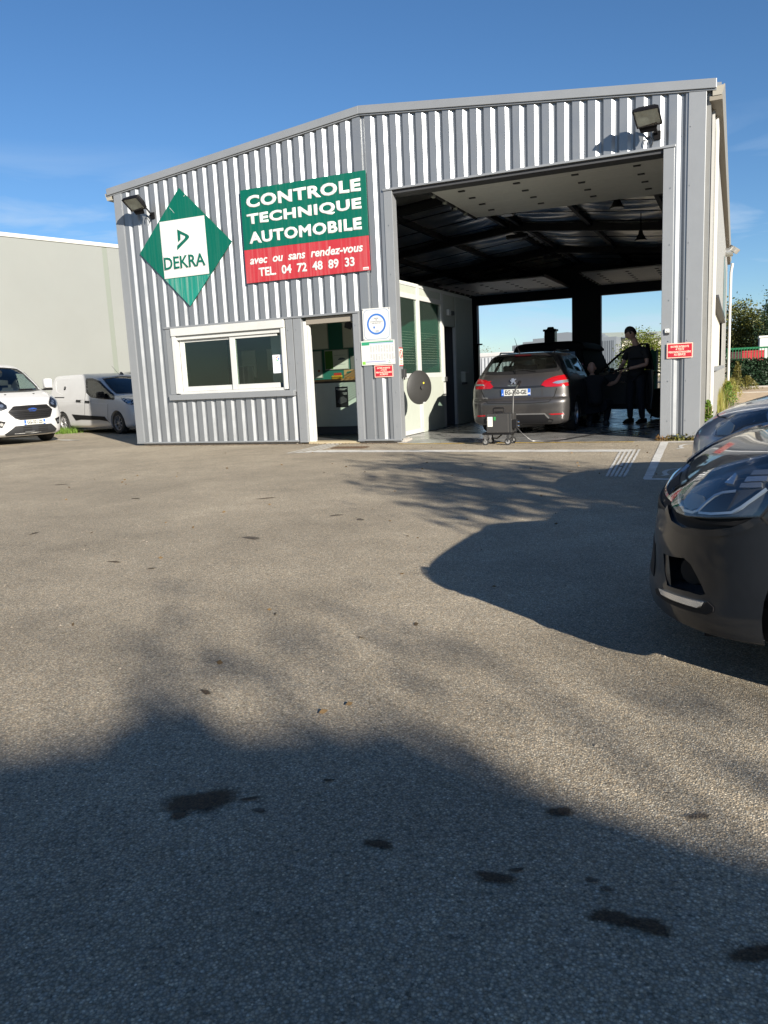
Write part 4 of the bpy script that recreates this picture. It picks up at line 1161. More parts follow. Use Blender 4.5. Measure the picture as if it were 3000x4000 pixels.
# ---------------------------------------------------------------- reception window
win = bpy.data.objects.new('reception_window', None); COL.objects.link(win); win.empty_display_size = .2
adopt(win, hall)
def wp(name, *b, m=M_WHITE, bev=.005): return MB().box(*b).build(name, m, win, bevel=bev)
wp('shutter_box', 1.10, 3.675, -.045, .12, 2.15, 2.298)
wp('guide_rail', 1.105, 1.19, -.030, .12, 1.03, 2.148)
wp('guide_rail', 3.60, 3.675, -.030, .12, 1.03, 2.148)
wp('head_rail', 1.192, 3.598, .01, .12, 2.07, 2.148)
wp('bottom_rail', 1.192, 3.598, -.01, .14, 1.013, 1.065)
for x0, x1, y in ((1.21, 2.53, .075), (2.41, 3.58, .045)):
    for b in ((x0, x0 + .11 if x0 < 2 else x0 + .12, 1.067, 2.068), (x1 - .11, x1, 1.067, 2.068), (x0 + .112, x1 - .112, 1.067, 1.16), (x0 + .112, x1 - .112, 2.02, 2.068)):
        if x0 > 2 and b[0] > 3: b = (x1 - .04, x1, 1.067, 2.068)
        wp('sash', b[0], b[1], y, y + .028, b[2], b[3], bev=.003)
    MB().box(x0 + .10, x1 - .03, y + .012, y + .016, 1.15, 2.03).build('pane', glass('office_glass', (.72, .78, .74), refl=.1), win)
stk = MB().box(3.345, 3.555, .050, .052, 1.335, 1.67).build('sticker', mat('paper', (.72, .75, .80), .6), None)
tag(stk, 'small white review sticker with a coloured G inside the window', 'sticker')
text('sur Google', 'lettering', mat('ink_grey', (.12, .12, .14), .6), (3.45, .049, 1.50), (1, 0, 0), (0, 0, 1), .15, .022, .001, parent=stk, align='C')
def ring_arc(mb, cx, cz, r0, r1, a0, a1, y, n=8, d=.0015):
    for i in range(n):
        t0, t1 = R(a0 + (a1 - a0) * i / n), R(a0 + (a1 - a0) * (i + 1) / n)
        mb.prism([(cx + r * math.cos(t), y, cz + r * math.sin(t)) for r, t in ((r0, t0), (r1, t0), (r1, t1), (r0, t1))], (0, d, 0))
for nm, colr, a0, a1 in (('letter_arc', (.55, .05, .04), 45, 160), ('letter_arc', (.65, .42, .03), 160, 210), ('letter_arc', (.05, .30, .10), 210, 300), ('letter_arc', (.05, .14, .50), 300, 362)):
    mb = MB(); ring_arc(mb, 3.45, 1.60, .024, .042, a0, a1, .0485); mb.build(nm, mat('sticker_%d' % a0, colr, .5), stk)
MB().box(3.45, 3.492, .0485, .05, 1.592, 1.609).build('letter_bar', mat('sticker_300', (.05, .14, .50), .5), stk)

# ---------------------------------------------------------------- reception room seen through window and door
room = empty('reception_room', (2.8, 2, .03), 0, 'reception room inside the hall behind the window and door', 'room')
M_ROOM = mat('room_wall', (.52, .55, .50), .8)
M_GREENWALL = mat('green_wall', (.012, .115, .092), .7, noise_amt=.05)
def rp(name, *b, m=M_ROOM, bev=0): return MB().box(*b).build(name, m, room, bevel=bev)
rp('ceiling', .08, 5.5, .31, 5.5, 2.88, 2.945)
rp('side_wall', .08, .14, .31, 5.5, .03, 2.88)
rp('back_wall', .14, 5.49, 3.22, 3.30, .04, 2.88, m=M_GREENWALL)
rp('front_wall', .14, .96, .27, .30, .04, 2.9); rp('front_wall', .96, 3.86, .27, .30, .04, 1.0)
rp('front_wall', .96, 5.70, .262, .30, 2.40, 2.9); rp('front_wall', 5.21, 5.70, .262, .30, .04, 2.40)
rp('room_floor', .14, 5.49, .31, 5.49, .031, .036, m=mat('dark_tiles', (.075, .075, .075), .35, noise_amt=.2))
# entrance door frame (the leaf stands open inwards)
fr = bpy.data.objects.new('entrance_door', None); COL.objects.link(fr); fr.empty_display_size = .2; adopt(fr, hall)
MB().box(4.032, 4.10, .05, .14, .03, 2.235).build('door_frame', M_WHITE, fr, bevel=.006)
MB().box(4.104, 4.135, .07, .16, .03, 2.17).build('door_frame', M_WHITE, fr, bevel=.006)
MB().box(5.04, 5.077, .05, .14, .03, 2.235).build('door_frame', M_WHITE, fr, bevel=.004)
MB().box(4.10, 5.04, .05, .14, 2.175, 2.295).build('door_head', mat('head_brown', (.20, .18, .15), .6), fr, bevel=.004)
lf = MB().box(3.16, 4.03, .32, .36, .05, 2.16).build('door_leaf', M_WHITE, fr, bevel=.004)
MB().box(3.22, 3.30, .362, .40, 1.02, 1.10).build('handle', M_CHROME, lf)
MB().box(4.03, 5.08, .02, .30, .0, .04).build('doorstep', mat('brass_step', (.45, .38, .25), .5, .3), fr)

# ---------------------------------------------------------------- glazed office partition facing the bay
part = empty('office_partition', (5.55, 2.8, .03), 0, 'white glazed office partition along the left of the bay', 'partition')
def pp(name, *b, m=M_WHITE, bev=.004, par=part): return MB().box(*b).build(name, m, par, bevel=bev)
X1 = 5.55
pp('top_rail', 5.50, X1 + .01, .31, 5.52, 2.86, 2.91)
pp('transom', 5.50, X1 + .012, .31, 3.33, 2.625, 2.72)
pp('sill_rail', 5.50, X1 + .015, .31, 3.33, 1.12, 1.215)
pp('bottom_rail', 5.50, X1 + .012, .31, 2.05, .04, .13)
pp('mullion', 5.50, X1 + .014, 1.915, 2.05, .13, 2.86)
pp('mullion', 5.50, X1 + .014, .31, .40, .13, 2.86)
pp('mullion', 5.50, X1 + .014, 3.31, 3.44, .04, 2.86)
for y0, y1 in ((.40, 1.915), (2.05, 3.31)):
    pp('upper_panel', 5.51, X1, y0, y1, 2.72, 2.86, m=M_WHITE2)
    pp('lower_panel', 5.505, X1 - .002 + (.02 if y0 > 2 else 0), y0, y1, .13 if y0 < 2 else .035, 1.12, m=M_WHITE2)
    MB().box(5.525, 5.53, y0, y1, 1.215, 2.625).build('pane', glass('partition_glass', (.78, .86, .80), refl=.12, opacity=.05, body=(.25, .32, .29)), part)
    for k in range(13):
        z = 1.41 + k * .05
        MB().prism([(5.49, y0 + .02, z - .004), (5.491, y0 + .02, z - .002), (5.455, y0 + .02, z + .006), (5.454, y0 + .02, z + .004)], (0, y1 - y0 - .04, 0)).build('blind_slat', mat('blind_white', (.5, .52, .5), .6), part)
pp('door_head', 5.505, X1, 3.44, 4.26, 2.195, 2.86, m=M_WHITE2)
pp('door_jamb', 5.50, X1 + .01, 4.19, 4.26, .04, 2.195)
pp('door_jamb', 5.50, X1 + .008, 3.44, 3.48, .04, 2.195)
pp('end_panel', 5.505, X1 + .012, 4.26, 5.50, .035, 2.86, m=M_WHITE2)
pp('end_wall', .14, 5.55, 5.50, 5.55, .035, 2.9, m=M_WHITE2, bev=0)
pp('passage_wall', 4.6, 5.50, 4.275, 4.32, .04, 2.86, m=mat('passage', (.06, .06, .065), .8), bev=0)
dr = MB().box(4.72, 5.49, 3.48, 3.52, .05, 2.18).build('door_leaf', M_WHITE2, part)
lk = MB().box(X1 + .015, X1 + .06, 3.30, 3.44, 1.02, 1.12).build('door_lock', M_REFLECTOR, part, bevel=.006)
el = MB().box(X1 + .002, X1 + .07, 3.65, 3.82, 2.42, 2.55).build('emergency_lamp', M_WHITE, None, bevel=.02)
tag(el, 'small white emergency light above the office door', 'emergency light')
MB().box(X1 + .002, X1 + .06, 3.83, 4.06, 2.44, 2.53).build('lamp_housing', M_DARKMETAL, el, bevel=.008)
dp_ = MB().box(X1 + .014, X1 + .13, 4.50, 4.78, 1.18, 1.22).build('paper_dispenser', M_WHITE, None, bevel=.008)
tag(dp_, 'wall mounted paper towel dispenser on the end panel of the office', 'dispenser')
MB().box(X1 + .014, X1 + .12, 4.52, 4.76, .98, 1.178).build('dispenser_body', M_WHITE2, dp_, bevel=.012)
MB().box(X1 + .02, X1 + .10, 4.55, 4.73, .93, .978).build('dispenser_lip', M_DARKMETAL, dp_, bevel=.01)
def mir(l):
    return [(x, -y, z) for x, y, z in l]

def mirror_wing(root, x, y, z, s, m, name='wing_mirror'):
    b = MB().box(x - 0.07, x + 0.07, y, y + s * 0.2, z, z + 0.16)
    o = b.build(name, m, root, True, smooth=40, bevel=0.03)
    MB().box(x - 0.075, x - 0.071, y + s * 0.02, y + s * 0.18, z + 0.02, z + 0.14).build('mirror_glass', M_CHROME, o, True)
    MB().box(x - 0.03, x + 0.03, y - s * 0.1, y + s * 0.01, z + 0.01, z + 0.06).build('mirror_arm', M_BLACKPLASTIC, o, True)
    return o

def underside(root, x0, x1, w, z0, z1):
    MB().box(x0, x1, -w, w, z0, z1).build('underbody', M_GAP, root, True)

FRONT, REAR, LEFT, RIGHT, TOP = (-1, 0, 0), (1, 0, 0), (0, -1, 0), (0, 1, 0), (0, 0, -1)

# ---------------------------------------------------------------- estate car on the inspection line
def estate():
    L = LOOPS['estate']
    loc, rz = PLACE['estate']
    root = empty('estate_car', loc, rz, 'dark grey estate car standing in the hall with a front door open', 'car')
    B = shell_mesh('estate')
    w = 0.89; r = 0.318
    B.carve(arches((-0.87, -3.60), r, w))
    side_f = [(-1.52, 0, 1.02), (-2.28, 0, 1.03), (-2.28, 0, 1.36), (-2.02, 0, 1.345), (-1.78, 0, 1.23)]
    side_r = [(-2.36, 0, 1.03), (-3.22, 0, 1.06), (-3.16, 0, 1.355), (-2.36, 0, 1.37)]
    side_q = [(-3.32, 0, 1.07), (-3.92, 0, 1.13), (-3.86, 0, 1.25), (-3.74, 0, 1.33), (-3.26, 0, 1.35)]
    ws = [(-1.12, -.70, 1.06), (-1.15, 0, 1.05), (-1.12, .70, 1.06), (-1.9, .56, 1.35), (-2.1, 0, 1.40), (-1.9, -.56, 1.35)]
    sw = [(x, s * 0.75, z) for s in (1,) for x, y, z in side_f]
    holes = [(L['rearglass'], REAR), (ws, FRONT)]
    for lp in (side_f, side_r, side_q):
        for s in (1, -1):
            holes.append(([(x, s * 0.72, z) for x, y, z in lp], LEFT if s == 1 else RIGHT))
    for lp, d in holes: B.window_hole(lp, d)
    # the open front right door leaves a doorway
    door = [(-1.45, -.85, .32), (-1.45, -.85, .95), (-1.80, -.74, 1.27), (-2.02, -.66, 1.36), (-2.30, -.66, 1.38), (-2.36, -.8, 1.0), (-2.36, -.88, .32)]
    B.window_hole(door, RIGHT)
    B.shell('body', [M_GREYCAR, M_LINER], root)
    for (lp, d), nm in zip(holes, ['rear_window', 'windscreen'] + ['side_window'] * 6):
        if nm == 'side_window' and lp[0][0] > -2 and lp[0][1] < 0: continue
        B.patch(nm, M_CARGLASS, lp, d, root, off=-0.006, grid=0.09, skirt=0)
        B.ribbon('window_seal', M_SATINBLACK, lp, d, root, width=0.075, off=0.002, closed=True)
    underside(root, -4.35, -0.25, 0.66, 0.16, 0.30)
    MB().box(-4.40, -1.2, -0.70, 0.70, 0.30, 0.36).build('cabin_floor', M_LINER, root, True)
    MB().prism([(-1.05, -.68, .36), (-1.5, -.68, .36), (-1.55, -.68, .98), (-1.1, -.68, 1.02)], (0, 1.36, 0)).build('dashboard', M_LINER, root, True, bevel=0.03)
    for y in (.36, -.36): seat(root, -2.25, y, .42, M_SEAT)
    for y in (.42, 0, -.42): seat(root, -3.10, y, .40, M_SEAT)
    MB().box(-4.3, -3.55, -.62, .62, .36, .80).build('boot_cover', M_LINER, root, True, bevel=0.03)
    MB().cyl((-1.80, 0, 1.28), (-1.86, 0, 1.29), 0.09, n=12).build('rear_view_mirror', M_GAP, root, True)
    sw_ = MB().lathe([(.19, -.012), (.2, 0), (.19, .012), (.18, 0)], (-1.72, .36, .95), (-.9, 0, .45), 20, closed=True)
    sw_.build('steering_wheel', M_BLACKPLASTIC, root, True, smooth=60)
    for side in ('L', 'R'):
        o = B.patch('tail_lamp', M_REDSOLID, L['lamp' + side], REAR if side == 'R' else (.8, -.55, 0), root, off=0.012, grid=.05, dome=.008)
        lens = B.patch('clear_lens', M_REFLECTOR, L['inner' + side], REAR if side == 'R' else (.8, -.55, 0), o, off=0.022, grid=.03)
        lp = L['lamp' + side]
        cx = sum(p[0] for p in lp) / len(lp); cy = sum(p[1] for p in lp) / len(lp)
        B.ribbon('lamp_band', M_RED, [(cx + .02, cy + .14, .955), (cx + .02, cy - .14, .96)], REAR, o, width=.012, off=.023)
        rf = B.patch('rear_reflector', M_REDSOLID, L['refl' + side], REAR, root, off=0.006, grid=.04)
    B.ribbon('hatch_joint', M_GAP, L['hatchgap'], REAR, root, width=.016, off=.002)
    B.patch('hatch_handle', M_SATINBLACK, L['handle'], REAR, root, off=.008, grid=.05)
    va = B.patch('rear_valance', M_BLACKPLASTIC, L['valance'], REAR, root, off=.008, grid=.05)
    B.ribbon('diffuser_trim', mat('satin_grey', (.22, .22, .22), .3, .6), L['strip'], REAR, va, width=.022, off=.014)
    B.ribbon('bumper_crease', M_GREYCAR, [(-4.40, .74, .63), (-4.52, .5, .615), (-4.55, 0, .61), (-4.52, -.5, .615), (-4.40, -.78, .63)], REAR, root, width=.02, off=.008)
    p0 = Vector((-4.525, .30, .70))
    plate(root, 'EG-350-GE', p0, (0, -1, 0), (-.03, 0, 1), .53, .115, '69')
    wv = L['wiper']
    wp = MB().tube([(-4.40, .05, 1.10), (-4.36, .10, 1.15), (-4.345, -.1, 1.15), (-4.37, -.30, 1.12)], .011, 6)
    wp.build('rear_wiper', M_SATINBLACK, root, True)
    # rearing lion emblem and lettering
    e = [(-.02, .05), (.015, .052), (.03, .03), (.055, .045), (.06, .03), (.035, .012), (.03, -.005), (.05, -.02), (.045, -.05), (.025, -.05), (.03, -.028),
         (.008, -.018), (-.005, -.03), (-.02, -.052), (-.045, -.05), (-.03, -.035), (-.02, -.01), (-.045, .005), (-.05, .025), (-.03, .015), (-.015, .022), (-.035, .035)]
    em = MB()
    em.prism([(-4.478 + dz * .12, .095 - dx, .955 + dz) for dx, dz in e], (-.012, 0, 0))
    em.build('emblem', mat('soft_chrome', (.38, .39, .42), .35, .8), root, True)
    text('PEUGEOT', 'wordmark', M_CHROME, (-4.503, .185, .868), (0, -1, 0), (.02, 0, 1), .165, .022, .004, bold=.01, parent=root, local=True)
    text('308', 'model_badge', M_CHROME, (-4.535, .64, .655), (.16, -.98, 0), (0, 0, 1), .085, .03, .004, bold=.01, parent=root, local=True)
    B.ribbon('brake_lamp', mat('dark_red', (.05, .004, .006), .2), L['brake3'], REAR, root, width=.02, off=.01)
    MB().tube([(-3.70, .16, 1.47), (-3.78, .17, 1.54), (-3.98, .18, 1.73)], [.014, .006, .003], 6).build('antenna', M_SATINBLACK, root, True)
    for s in (1, -1):
        MB().tube([(-3.85, s * .50, 1.445), (-3.7, s * .52, 1.48), (-2.6, s * .53, 1.495), (-2.35, s * .52, 1.465)], .014, 6).build('roof_rail', M_CHROME, root, True, smooth=60)
        B.ribbon('door_joint', M_GAP, [(-2.36, s * .7, 1.38), (-2.38, s * .85, .9), (-2.36, s * .88, .30)], LEFT if s == 1 else RIGHT, root, width=.008)
        B.ribbon('door_joint', M_GAP, [(-3.22, s * .7, 1.34), (-3.26, s * .85, .95), (-3.16, s * .88, .62), (-3.05, s * .88, .30)], LEFT if s == 1 else RIGHT, root, width=.008)
        B.ribbon('door_handle', M_CHROME, [(-3.00, s * .9, .90), (-3.18, s * .9, .905)], LEFT if s == 1 else RIGHT, root, width=.03, off=.03, skirt=.0)
        for x in (-.87, -3.60): wheel(root, x, s, w - .015, r, .2, 5)
    MB().cyl((-4.50, .48, .24), (-4.2, .48, .24), .035, n=12).build('exhaust_pipe', M_DARKMETAL, root, True, smooth=60)
    MB().cyl((-4.48, .35, .21), (-4.05, -.35, .21), .10, n=14).build('silencer', M_DARKMETAL, root, True, smooth=60)
    mirror_wing(root, -1.62, .80, .98, 1, M_GREYCAR)
    # front door, hinged at x=-1.45 and swung out about 72 degrees
    d = empty('front_door', label=None)
    d.parent = root
    d.location = (-1.50, -.96, 0); d.rotation_euler = (0, 0, R(70))
    def dp(x, z):
        z = .27 + (z - .34) * 1.22
        return (-x * 1.12, 0 if z < 1.02 else (z - 1.02) * .22, z)
    lower = [dp(0, .34), dp(1.04, .34), dp(1.08, .6), dp(1.06, .98), dp(0.02, .96)]
    MB().prism(lower, (0, .055, 0)).build('door_panel', M_GREYCAR, d, True, bevel=.012)
    MB().prism([dp(.1, .42), dp(.98, .42), dp(.98, .92), dp(.08, .92)], (0, .09, 0)).build('door_trim', M_LINER, d, True, bevel=.015)
    fr = MB().tube([dp(.02, .96), dp(.22, 1.10), dp(.45, 1.25), dp(.66, 1.345), dp(.86, 1.385), dp(.99, 1.385), dp(1.03, 1.2), dp(1.05, .97)], .024, 6)
    fr.build('window_frame', M_SATINBLACK, d, True, smooth=60)
    g = [dp(.06, .98), dp(.24, 1.10), dp(.46, 1.235), dp(.67, 1.325), dp(.86, 1.365), dp(.97, 1.365), dp(1.0, 1.2), dp(1.02, .98)]
    MB().add(g, [tuple(range(len(g)))]).build('window_glass', M_CARGLASS, d, True)
    MB().prism([dp(.92, .98), dp(1.05, .98), dp(1.03, 1.38), dp(.97, 1.38)], (0, .03, 0)).build('door_pillar', M_SATINBLACK, d, True)
    MB().tube([(-.45, .11, .80), (-.5, .14, .82), (-.66, .14, .82), (-.71, .11, .80)], .014, 6).build('pull_handle', M_CHROME, d, True)
    MB().box(-.23, -.09, -.25, -.04, .96, 1.11).build('wing_mirror', M_GREYCAR, d, True, smooth=40, bevel=.03)
    return root

# ---------------------------------------------------------------- white van with its nose towards the yard
def panel_van():
    L = LOOPS['panel_van']
    loc, rz = PLACE['panel_van']
    root = empty('parked_van', loc, rz, 'large white van at the left edge facing the yard, plate GG-321-ZS', 'van', 'white vans parked by the cream wall')
    B = shell_mesh('panel_van')
    w = .875; r = .34
    B.carve(arches((-.99, -3.92), r, w))
    half = L['wshalf'][:6]
    ws = half + [(-.742, 0, 1.245)] + mir(half[::-1]) + [(-1.78, 0, 1.86)]
    sw = [(-1.15, .85, 1.28), (-1.42, .82, 1.50), (-1.70, .8, 1.70), (-2.25, .79, 1.74), (-2.32, .85, 1.27)]
    holes = [(ws, FRONT), (sw, LEFT), (mir(sw), RIGHT)]
    for lp, d in holes: B.window_hole(lp, d)
    B.shell('body', [M_WHITECAR, M_LINER], root)
    for (lp, d), nm in zip(holes, ('windscreen', 'side_window', 'side_window')):
        B.patch(nm, M_CARGLASS, lp, d, root, off=-.006, grid=.1, skirt=0)
        B.ribbon('window_seal', M_SATINBLACK, lp, d, root, width=.06, off=.002, closed=True)
    g = B.patch('grille', M_BLACKPLASTIC, L['grille'], FRONT, root, off=.01, grid=.05)
    for z in (.655, .70, .745, .79, .835, .87):
        half_w = .50 - abs(z - .79) * .9 if z > .79 else .51 - abs(.79 - z) * .75
        B.ribbon('grille_bar', M_SATINBLACK if z != .79 else mat('dark_grey_plastic', (.02, .02, .022), .4, spec=.25), [(-.05, -half_w + .03, z), (0, 0, z), (-.05, half_w - .03, z)], FRONT, g, width=.022, off=.024, skirt=-.01)
    B.ribbon('grille_surround', mat('dark_grey_plastic', (.02, .02, .022), .4, spec=.25), L['grille'], FRONT, g, width=.022, off=.016, closed=True)
    # oval badge
    ov = MB()
    ov.prism([(-.035, .042 + .115 * math.cos(t), .805 + .046 * math.sin(t)) for t in [2 * math.pi * i / 28 for i in range(28)]], (.012, 0, 0))
    ob = ov.build('badge', mat('badge_blue', (.02, .06, .25), .25, coat=.6), root, True)
    rg = MB()
    n = 28
    for i in range(n):
        t0, t1 = 2 * math.pi * i / n, 2 * math.pi * (i + 1) / n
        rg.prism([(-.024, .042 + k * .115 * math.cos(t), .805 + k * .046 * math.sin(t)) for t, k in ((t0, 1), (t1, 1), (t1, .93), (t0, .93))], (.004, 0, 0))
    rg.build('badge_rim', M_CHROME, ob, True)
    text('Ford', 'badge_script', M_CHROME, (-.022, .042, .782), (0, 1, 0), (0, 0, 1), .145, .05, .003, bold=.01, shear=.3, parent=ob, local=True, align='C')
    fan = L['lampR'] + []
    for s in (1, -1):
        lp = [(x, s * y, z) for x, y, z in fan] if s == 1 else mir(fan)
        # the lens sweeps back along the wing
        ext = [(-.125, .50, .855), (-.135, .50, .93), (-.22, .60, 1.03), (-.36, .70, 1.09), (-.34, .76, .99), (-.22, .72, .86), (-.15, .64, .80)]
        ext = [(x, s * y, z) for x, y, z in ext]
        h = B.patch('headlamp', M_SATINBLACK, ext, (-1, -s * .45, 0), root, off=.004, grid=.05)
        B.patch('lens', M_LAMPGLASS, ext, (-1, -s * .45, 0), h, off=.03, grid=.05)
        for (yy, zz, rr) in ((.59, .92, .045), (.66, .975, .035)):
            p, nn = B.hit((-.2, s * yy, zz), (-1, -s * .45, 0))
            MB().lathe([(rr, 0.012), (rr * .8, .006), (0.001, .004)], p, nn, 14).build('projector', M_REFLECTOR, h, True, smooth=50)
        fl = [(x, s * y, z) for x, y, z in L['fogR']]
        f = B.patch('fog_housing', M_BLACKPLASTIC, fl, FRONT, root, off=.006, grid=.05)
        p, nn = B.hit((-.1, s * .67, .50), FRONT)
        MB().lathe([(.04, 0.015), (.03, .01), (0.001, .008)], p, nn, 14).build('fog_lamp', M_REFLECTOR, f, True, smooth=50)
        nz = L['nozzle'][0 if s == 1 else 1]
        p, nn = B.hit((-.50, s * .34, 1.175), TOP)
        MB().box(p.x - .015, p.x + .015, p.y - .022, p.y + .022, p.z - .005, p.z + .014).build('washer_nozzle', M_SATINBLACK, root, True, bevel=.005)
        mr = MB().box(-1.21, -1.05, s * .93, s * 1.13, 1.30, 1.54).build('wing_mirror', M_WHITECAR, root, True, smooth=40, bevel=.04)
        MB().box(-1.20, -1.06, s * .935, s * 1.12, 1.245, 1.298).build('mirror_base', M_BLACKPLASTIC, mr, True, bevel=.01)
        MB().box(-1.18, -1.08, s * .80, s * .95, 1.25, 1.285).build('mirror_arm', M_BLACKPLASTIC, mr, True)
        B.ribbon('bonnet_joint', M_GAP, [(-.86, s * .72, 1.27), (-.5, s * .72, 1.17), (-.30, s * .63, 1.07), (-.16, s * .52, .95)], TOP, root, width=.007)
        B.ribbon('wiper', M_SATINBLACK, [(-.87, s * .6 - .1, 1.285), (-.84, s * .25 - .1, 1.285)], FRONT, root, width=.016, off=.02, skirt=.005)
        for x in (-.99, -3.92): wheel(root, x, s, w - .01, r, .22, 8, style='thin')
    B.ribbon('cowl', M_SATINBLACK, [(-.90, .70, 1.262), (-.76, .35, 1.235), (-.73, 0, 1.23), (-.76, -.35, 1.235), (-.90, -.70, 1.262)], FRONT, root, width=.06, off=.004)
    va = B.patch('front_valance', mat('bumper_grey', (.024, .025, .027), .55, spec=.2), L['valance'] and [(-.1, -.62, .27), (0, -.40, .445), (0, 0, .455), (0, .46, .45), (-.1, .62, .31), (-.1, .58, .25), (0, 0, .235), (-.1, -.58, .24)], FRONT, root, off=.012, grid=.05)
    for y0, y1 in ((-.24, -.03), (.12, .36)):
        for z in (.31, .35, .40):
            B.ribbon('vent', M_GAP, [(0, y0, z), (0, y1, z)], FRONT, va, width=.026, off=.0145, skirt=0)
    MB().prism([(-.0, -.21, .305), (-.0, .02, .31), (-.0, .02, .29), (-.0, -.21, .28)], (.02, 0, 0)).build('lower_trim', M_REFLECTOR, va, True)
    plate(root, 'GG-321-ZS', (.022, -.205, .462), (0, 1, 0), (-.02, 0, 1), .50, .108, '69')
    underside(root, -4.7, -.3, .6, .17, .34)
    MB().box(-4.8, -1.1, -.78, .78, .40, .46).build('cab_floor', M_LINER, root, True)
    MB().prism([(-.95, -.74, .9), (-1.5, -.74, .9), (-1.5, -.74, 1.2), (-1.0, -.74, 1.27)], (0, 1.48, 0)).build('dashboard', M_LINER, root, True, bevel=.03)
    MB().box(-2.72, -2.66, -.80, .80, .45, 1.9).build('bulkhead', M_LINER, root, True)
    for y in (.5, 0, -.5): seat(root, -2.1, y, .75, M_SEAT)
    MB().cyl((-1.5, 0.0, 1.70), (-1.56, 0, 1.70), .10, n=12).build('rear_view_mirror', M_GAP, root, True)
    MB().tube([(-1.95, .05, 1.95), (-2.05, .02, 2.05), (-2.35, -.06, 2.28)], [.012, .005, .003], 6).build('antenna', M_SATINBLACK, root, True)
    return root

# ---------------------------------------------------------------- smaller white van behind it
def small_van():
    L = LOOPS['small_van']
    loc, rz = PLACE['small_van']
    root = empty('parked_van', loc, rz, 'smaller white delivery van half hidden by the corner of the hall', 'van', 'white vans parked by the cream wall')
    B = shell_mesh('small_van')
    w = .875; r = .30
    B.carve(arches((-.93, -3.86), r, w))
    e = L['wsedge']
    ws = [(-1.10, -.70, 1.10), (-1.19, -.66, 1.09), (-1.45, -.655, 1.25), (-1.95, -.58, 1.50), (-2.03, 0, 1.55), (-1.95, .58, 1.50), (-1.45, .655, 1.25), (-1.19, .66, 1.09), (-1.05, 0, 1.06)][1:]
    holes = [(ws, FRONT), (L['sidewin'], RIGHT), (mir(L['sidewin']), LEFT)]
    for lp, d in holes: B.window_hole(lp, d)
    B.shell('body', [M_WHITECAR, M_LINER], root)
    for (lp, d), nm in zip(holes, ('windscreen', 'side_window', 'side_window')):
        B.patch(nm, M_CARGLASS, lp, d, root, off=-.006, grid=.1, skirt=0)
        B.ribbon('window_seal', M_SATINBLACK, lp, d, root, width=.055, off=.002, closed=True)
    B.patch('side_strip', M_BLACKPLASTIC, L['strip'], RIGHT, root, off=.014, grid=.06)
    for nm, lp, wd in (('pillar_joint', L['bpillar'], .012), ('door_joint', L['doorfront'], .012), ('slider_rail', L['rail'], .03), ('belt_crease', L['beltline'], .009)):
        B.ribbon(nm, M_GAP if nm != 'belt_crease' else mat('white_shade', (.55, .56, .58), .4), lp, RIGHT, root, width=wd)
    B.ribbon('panel_pressing', mat('white_shade', (.55, .56, .58), .4), L['recess'], RIGHT, root, width=.018, off=.004)
    B.ribbon('roof_joint', mat('white_shade', (.55, .56, .58), .4), [(-4.0, -.6, 1.64), (-2.93, -.62, 1.63), (-2.8, -.69, 1.57)], RIGHT, root, width=.012)
    B.ribbon('rear_joint', M_GAP, [(-4.60, -.6, 1.62), (-4.62, -.75, 1.3), (-4.63, -.87, .9), (-4.63, -.87, .3)], RIGHT, root, width=.014)
    p, nn = B.hit(L['cap'][0], RIGHT)
    k = MB().lathe([(.055, 0), (.055, .015), (.03, .028), (.001, .03)], p, nn, 16).build('lock_cap', M_SATINBLACK, root, True, smooth=40)
    MB().lathe([(.022, .028), (.018, .034), (.001, .034)], p, nn, 10).build('lock_barrel', M_CHROME, k, True)
    for hl in (L['handle1'], L['handle2']):
        B.ribbon('door_handle', M_SATINBLACK, hl, RIGHT, root, width=.055, off=.025, skirt=.0)
    lampf = [(-.80, -.79, .955), (-.60, -.74, .925), (-.42, -.64, .89), (-.26, -.70, .77), (-.38, -.835, .775)]
    for s in (-1, 1):
        lp = [(x, -s * y if s == 1 else y, z) for x, y, z in lampf]
        d = (-.5, -s * .85, 0)
        h = B.patch('headlamp', M_SATINBLACK, lp, d, root, off=.004, grid=.05)
        B.patch('lens', M_LAMPGLASS, lp, d, h, off=.02, grid=.05)
        p, nn = B.hit((-.42, s * .77, .83), d)
        MB().lathe([(.05, 0.012), (.04, .006), (0.001, .004)], p, nn, 14).build('projector', M_REFLECTOR, h, True, smooth=50)
        for x in (-.93, -3.86): wheel(root, x, s, w - .01, r, .2, 8, style='thin', steer=0)
        B.ribbon('bonnet_joint', M_GAP, [(-1.12, s * .76, 1.06), (-.8, s * .74, .985), (-.5, s * .62, .90)], TOP, root, width=.008)
        m_ = MB().box(-1.62, -1.46, s * .86, s * 1.06, .97, 1.15).build('wing_mirror', M_SATINBLACK, root, True, smooth=40, bevel=.035)
    B.patch('grille', M_BLACKPLASTIC, [(0, -.45, .62), (0, .45, .62), (0, .5, .76), (0, -.5, .76)], FRONT, root, off=.006, grid=.06)
    B.patch('front_valance', M_BLACKPLASTIC, [(0, -.6, .27), (0, .6, .27), (0, .55, .42), (0, -.55, .42)], FRONT, root, off=.006, grid=.06)
    for y in (-.66, .66):
        p, nn = B.hit((-.2, y, .45), (-1, -1 if y > 0 else 1, 0))
        MB().lathe([(.06, .006), (.045, .006), (0.001, .004)], p, nn, 14).build('fog_lamp', M_REFLECTOR, root, True)
    underside(root, -4.3, -.3, .6, .16, .30)
    MB().box(-4.4, -1.1, -.7, .7, .34, .40).build('cab_floor', M_LINER, root, True)
    MB().prism([(-1.2, -.66, .75), (-1.7, -.66, .75), (-1.7, -.66, 1.0), (-1.25, -.66, 1.07)], (0, 1.32, 0)).build('dashboard', M_LINER, root, True, bevel=.03)
    MB().box(-2.92, -2.86, -.66, .66, .38, 1.55).build('bulkhead', M_LINER, root, True)
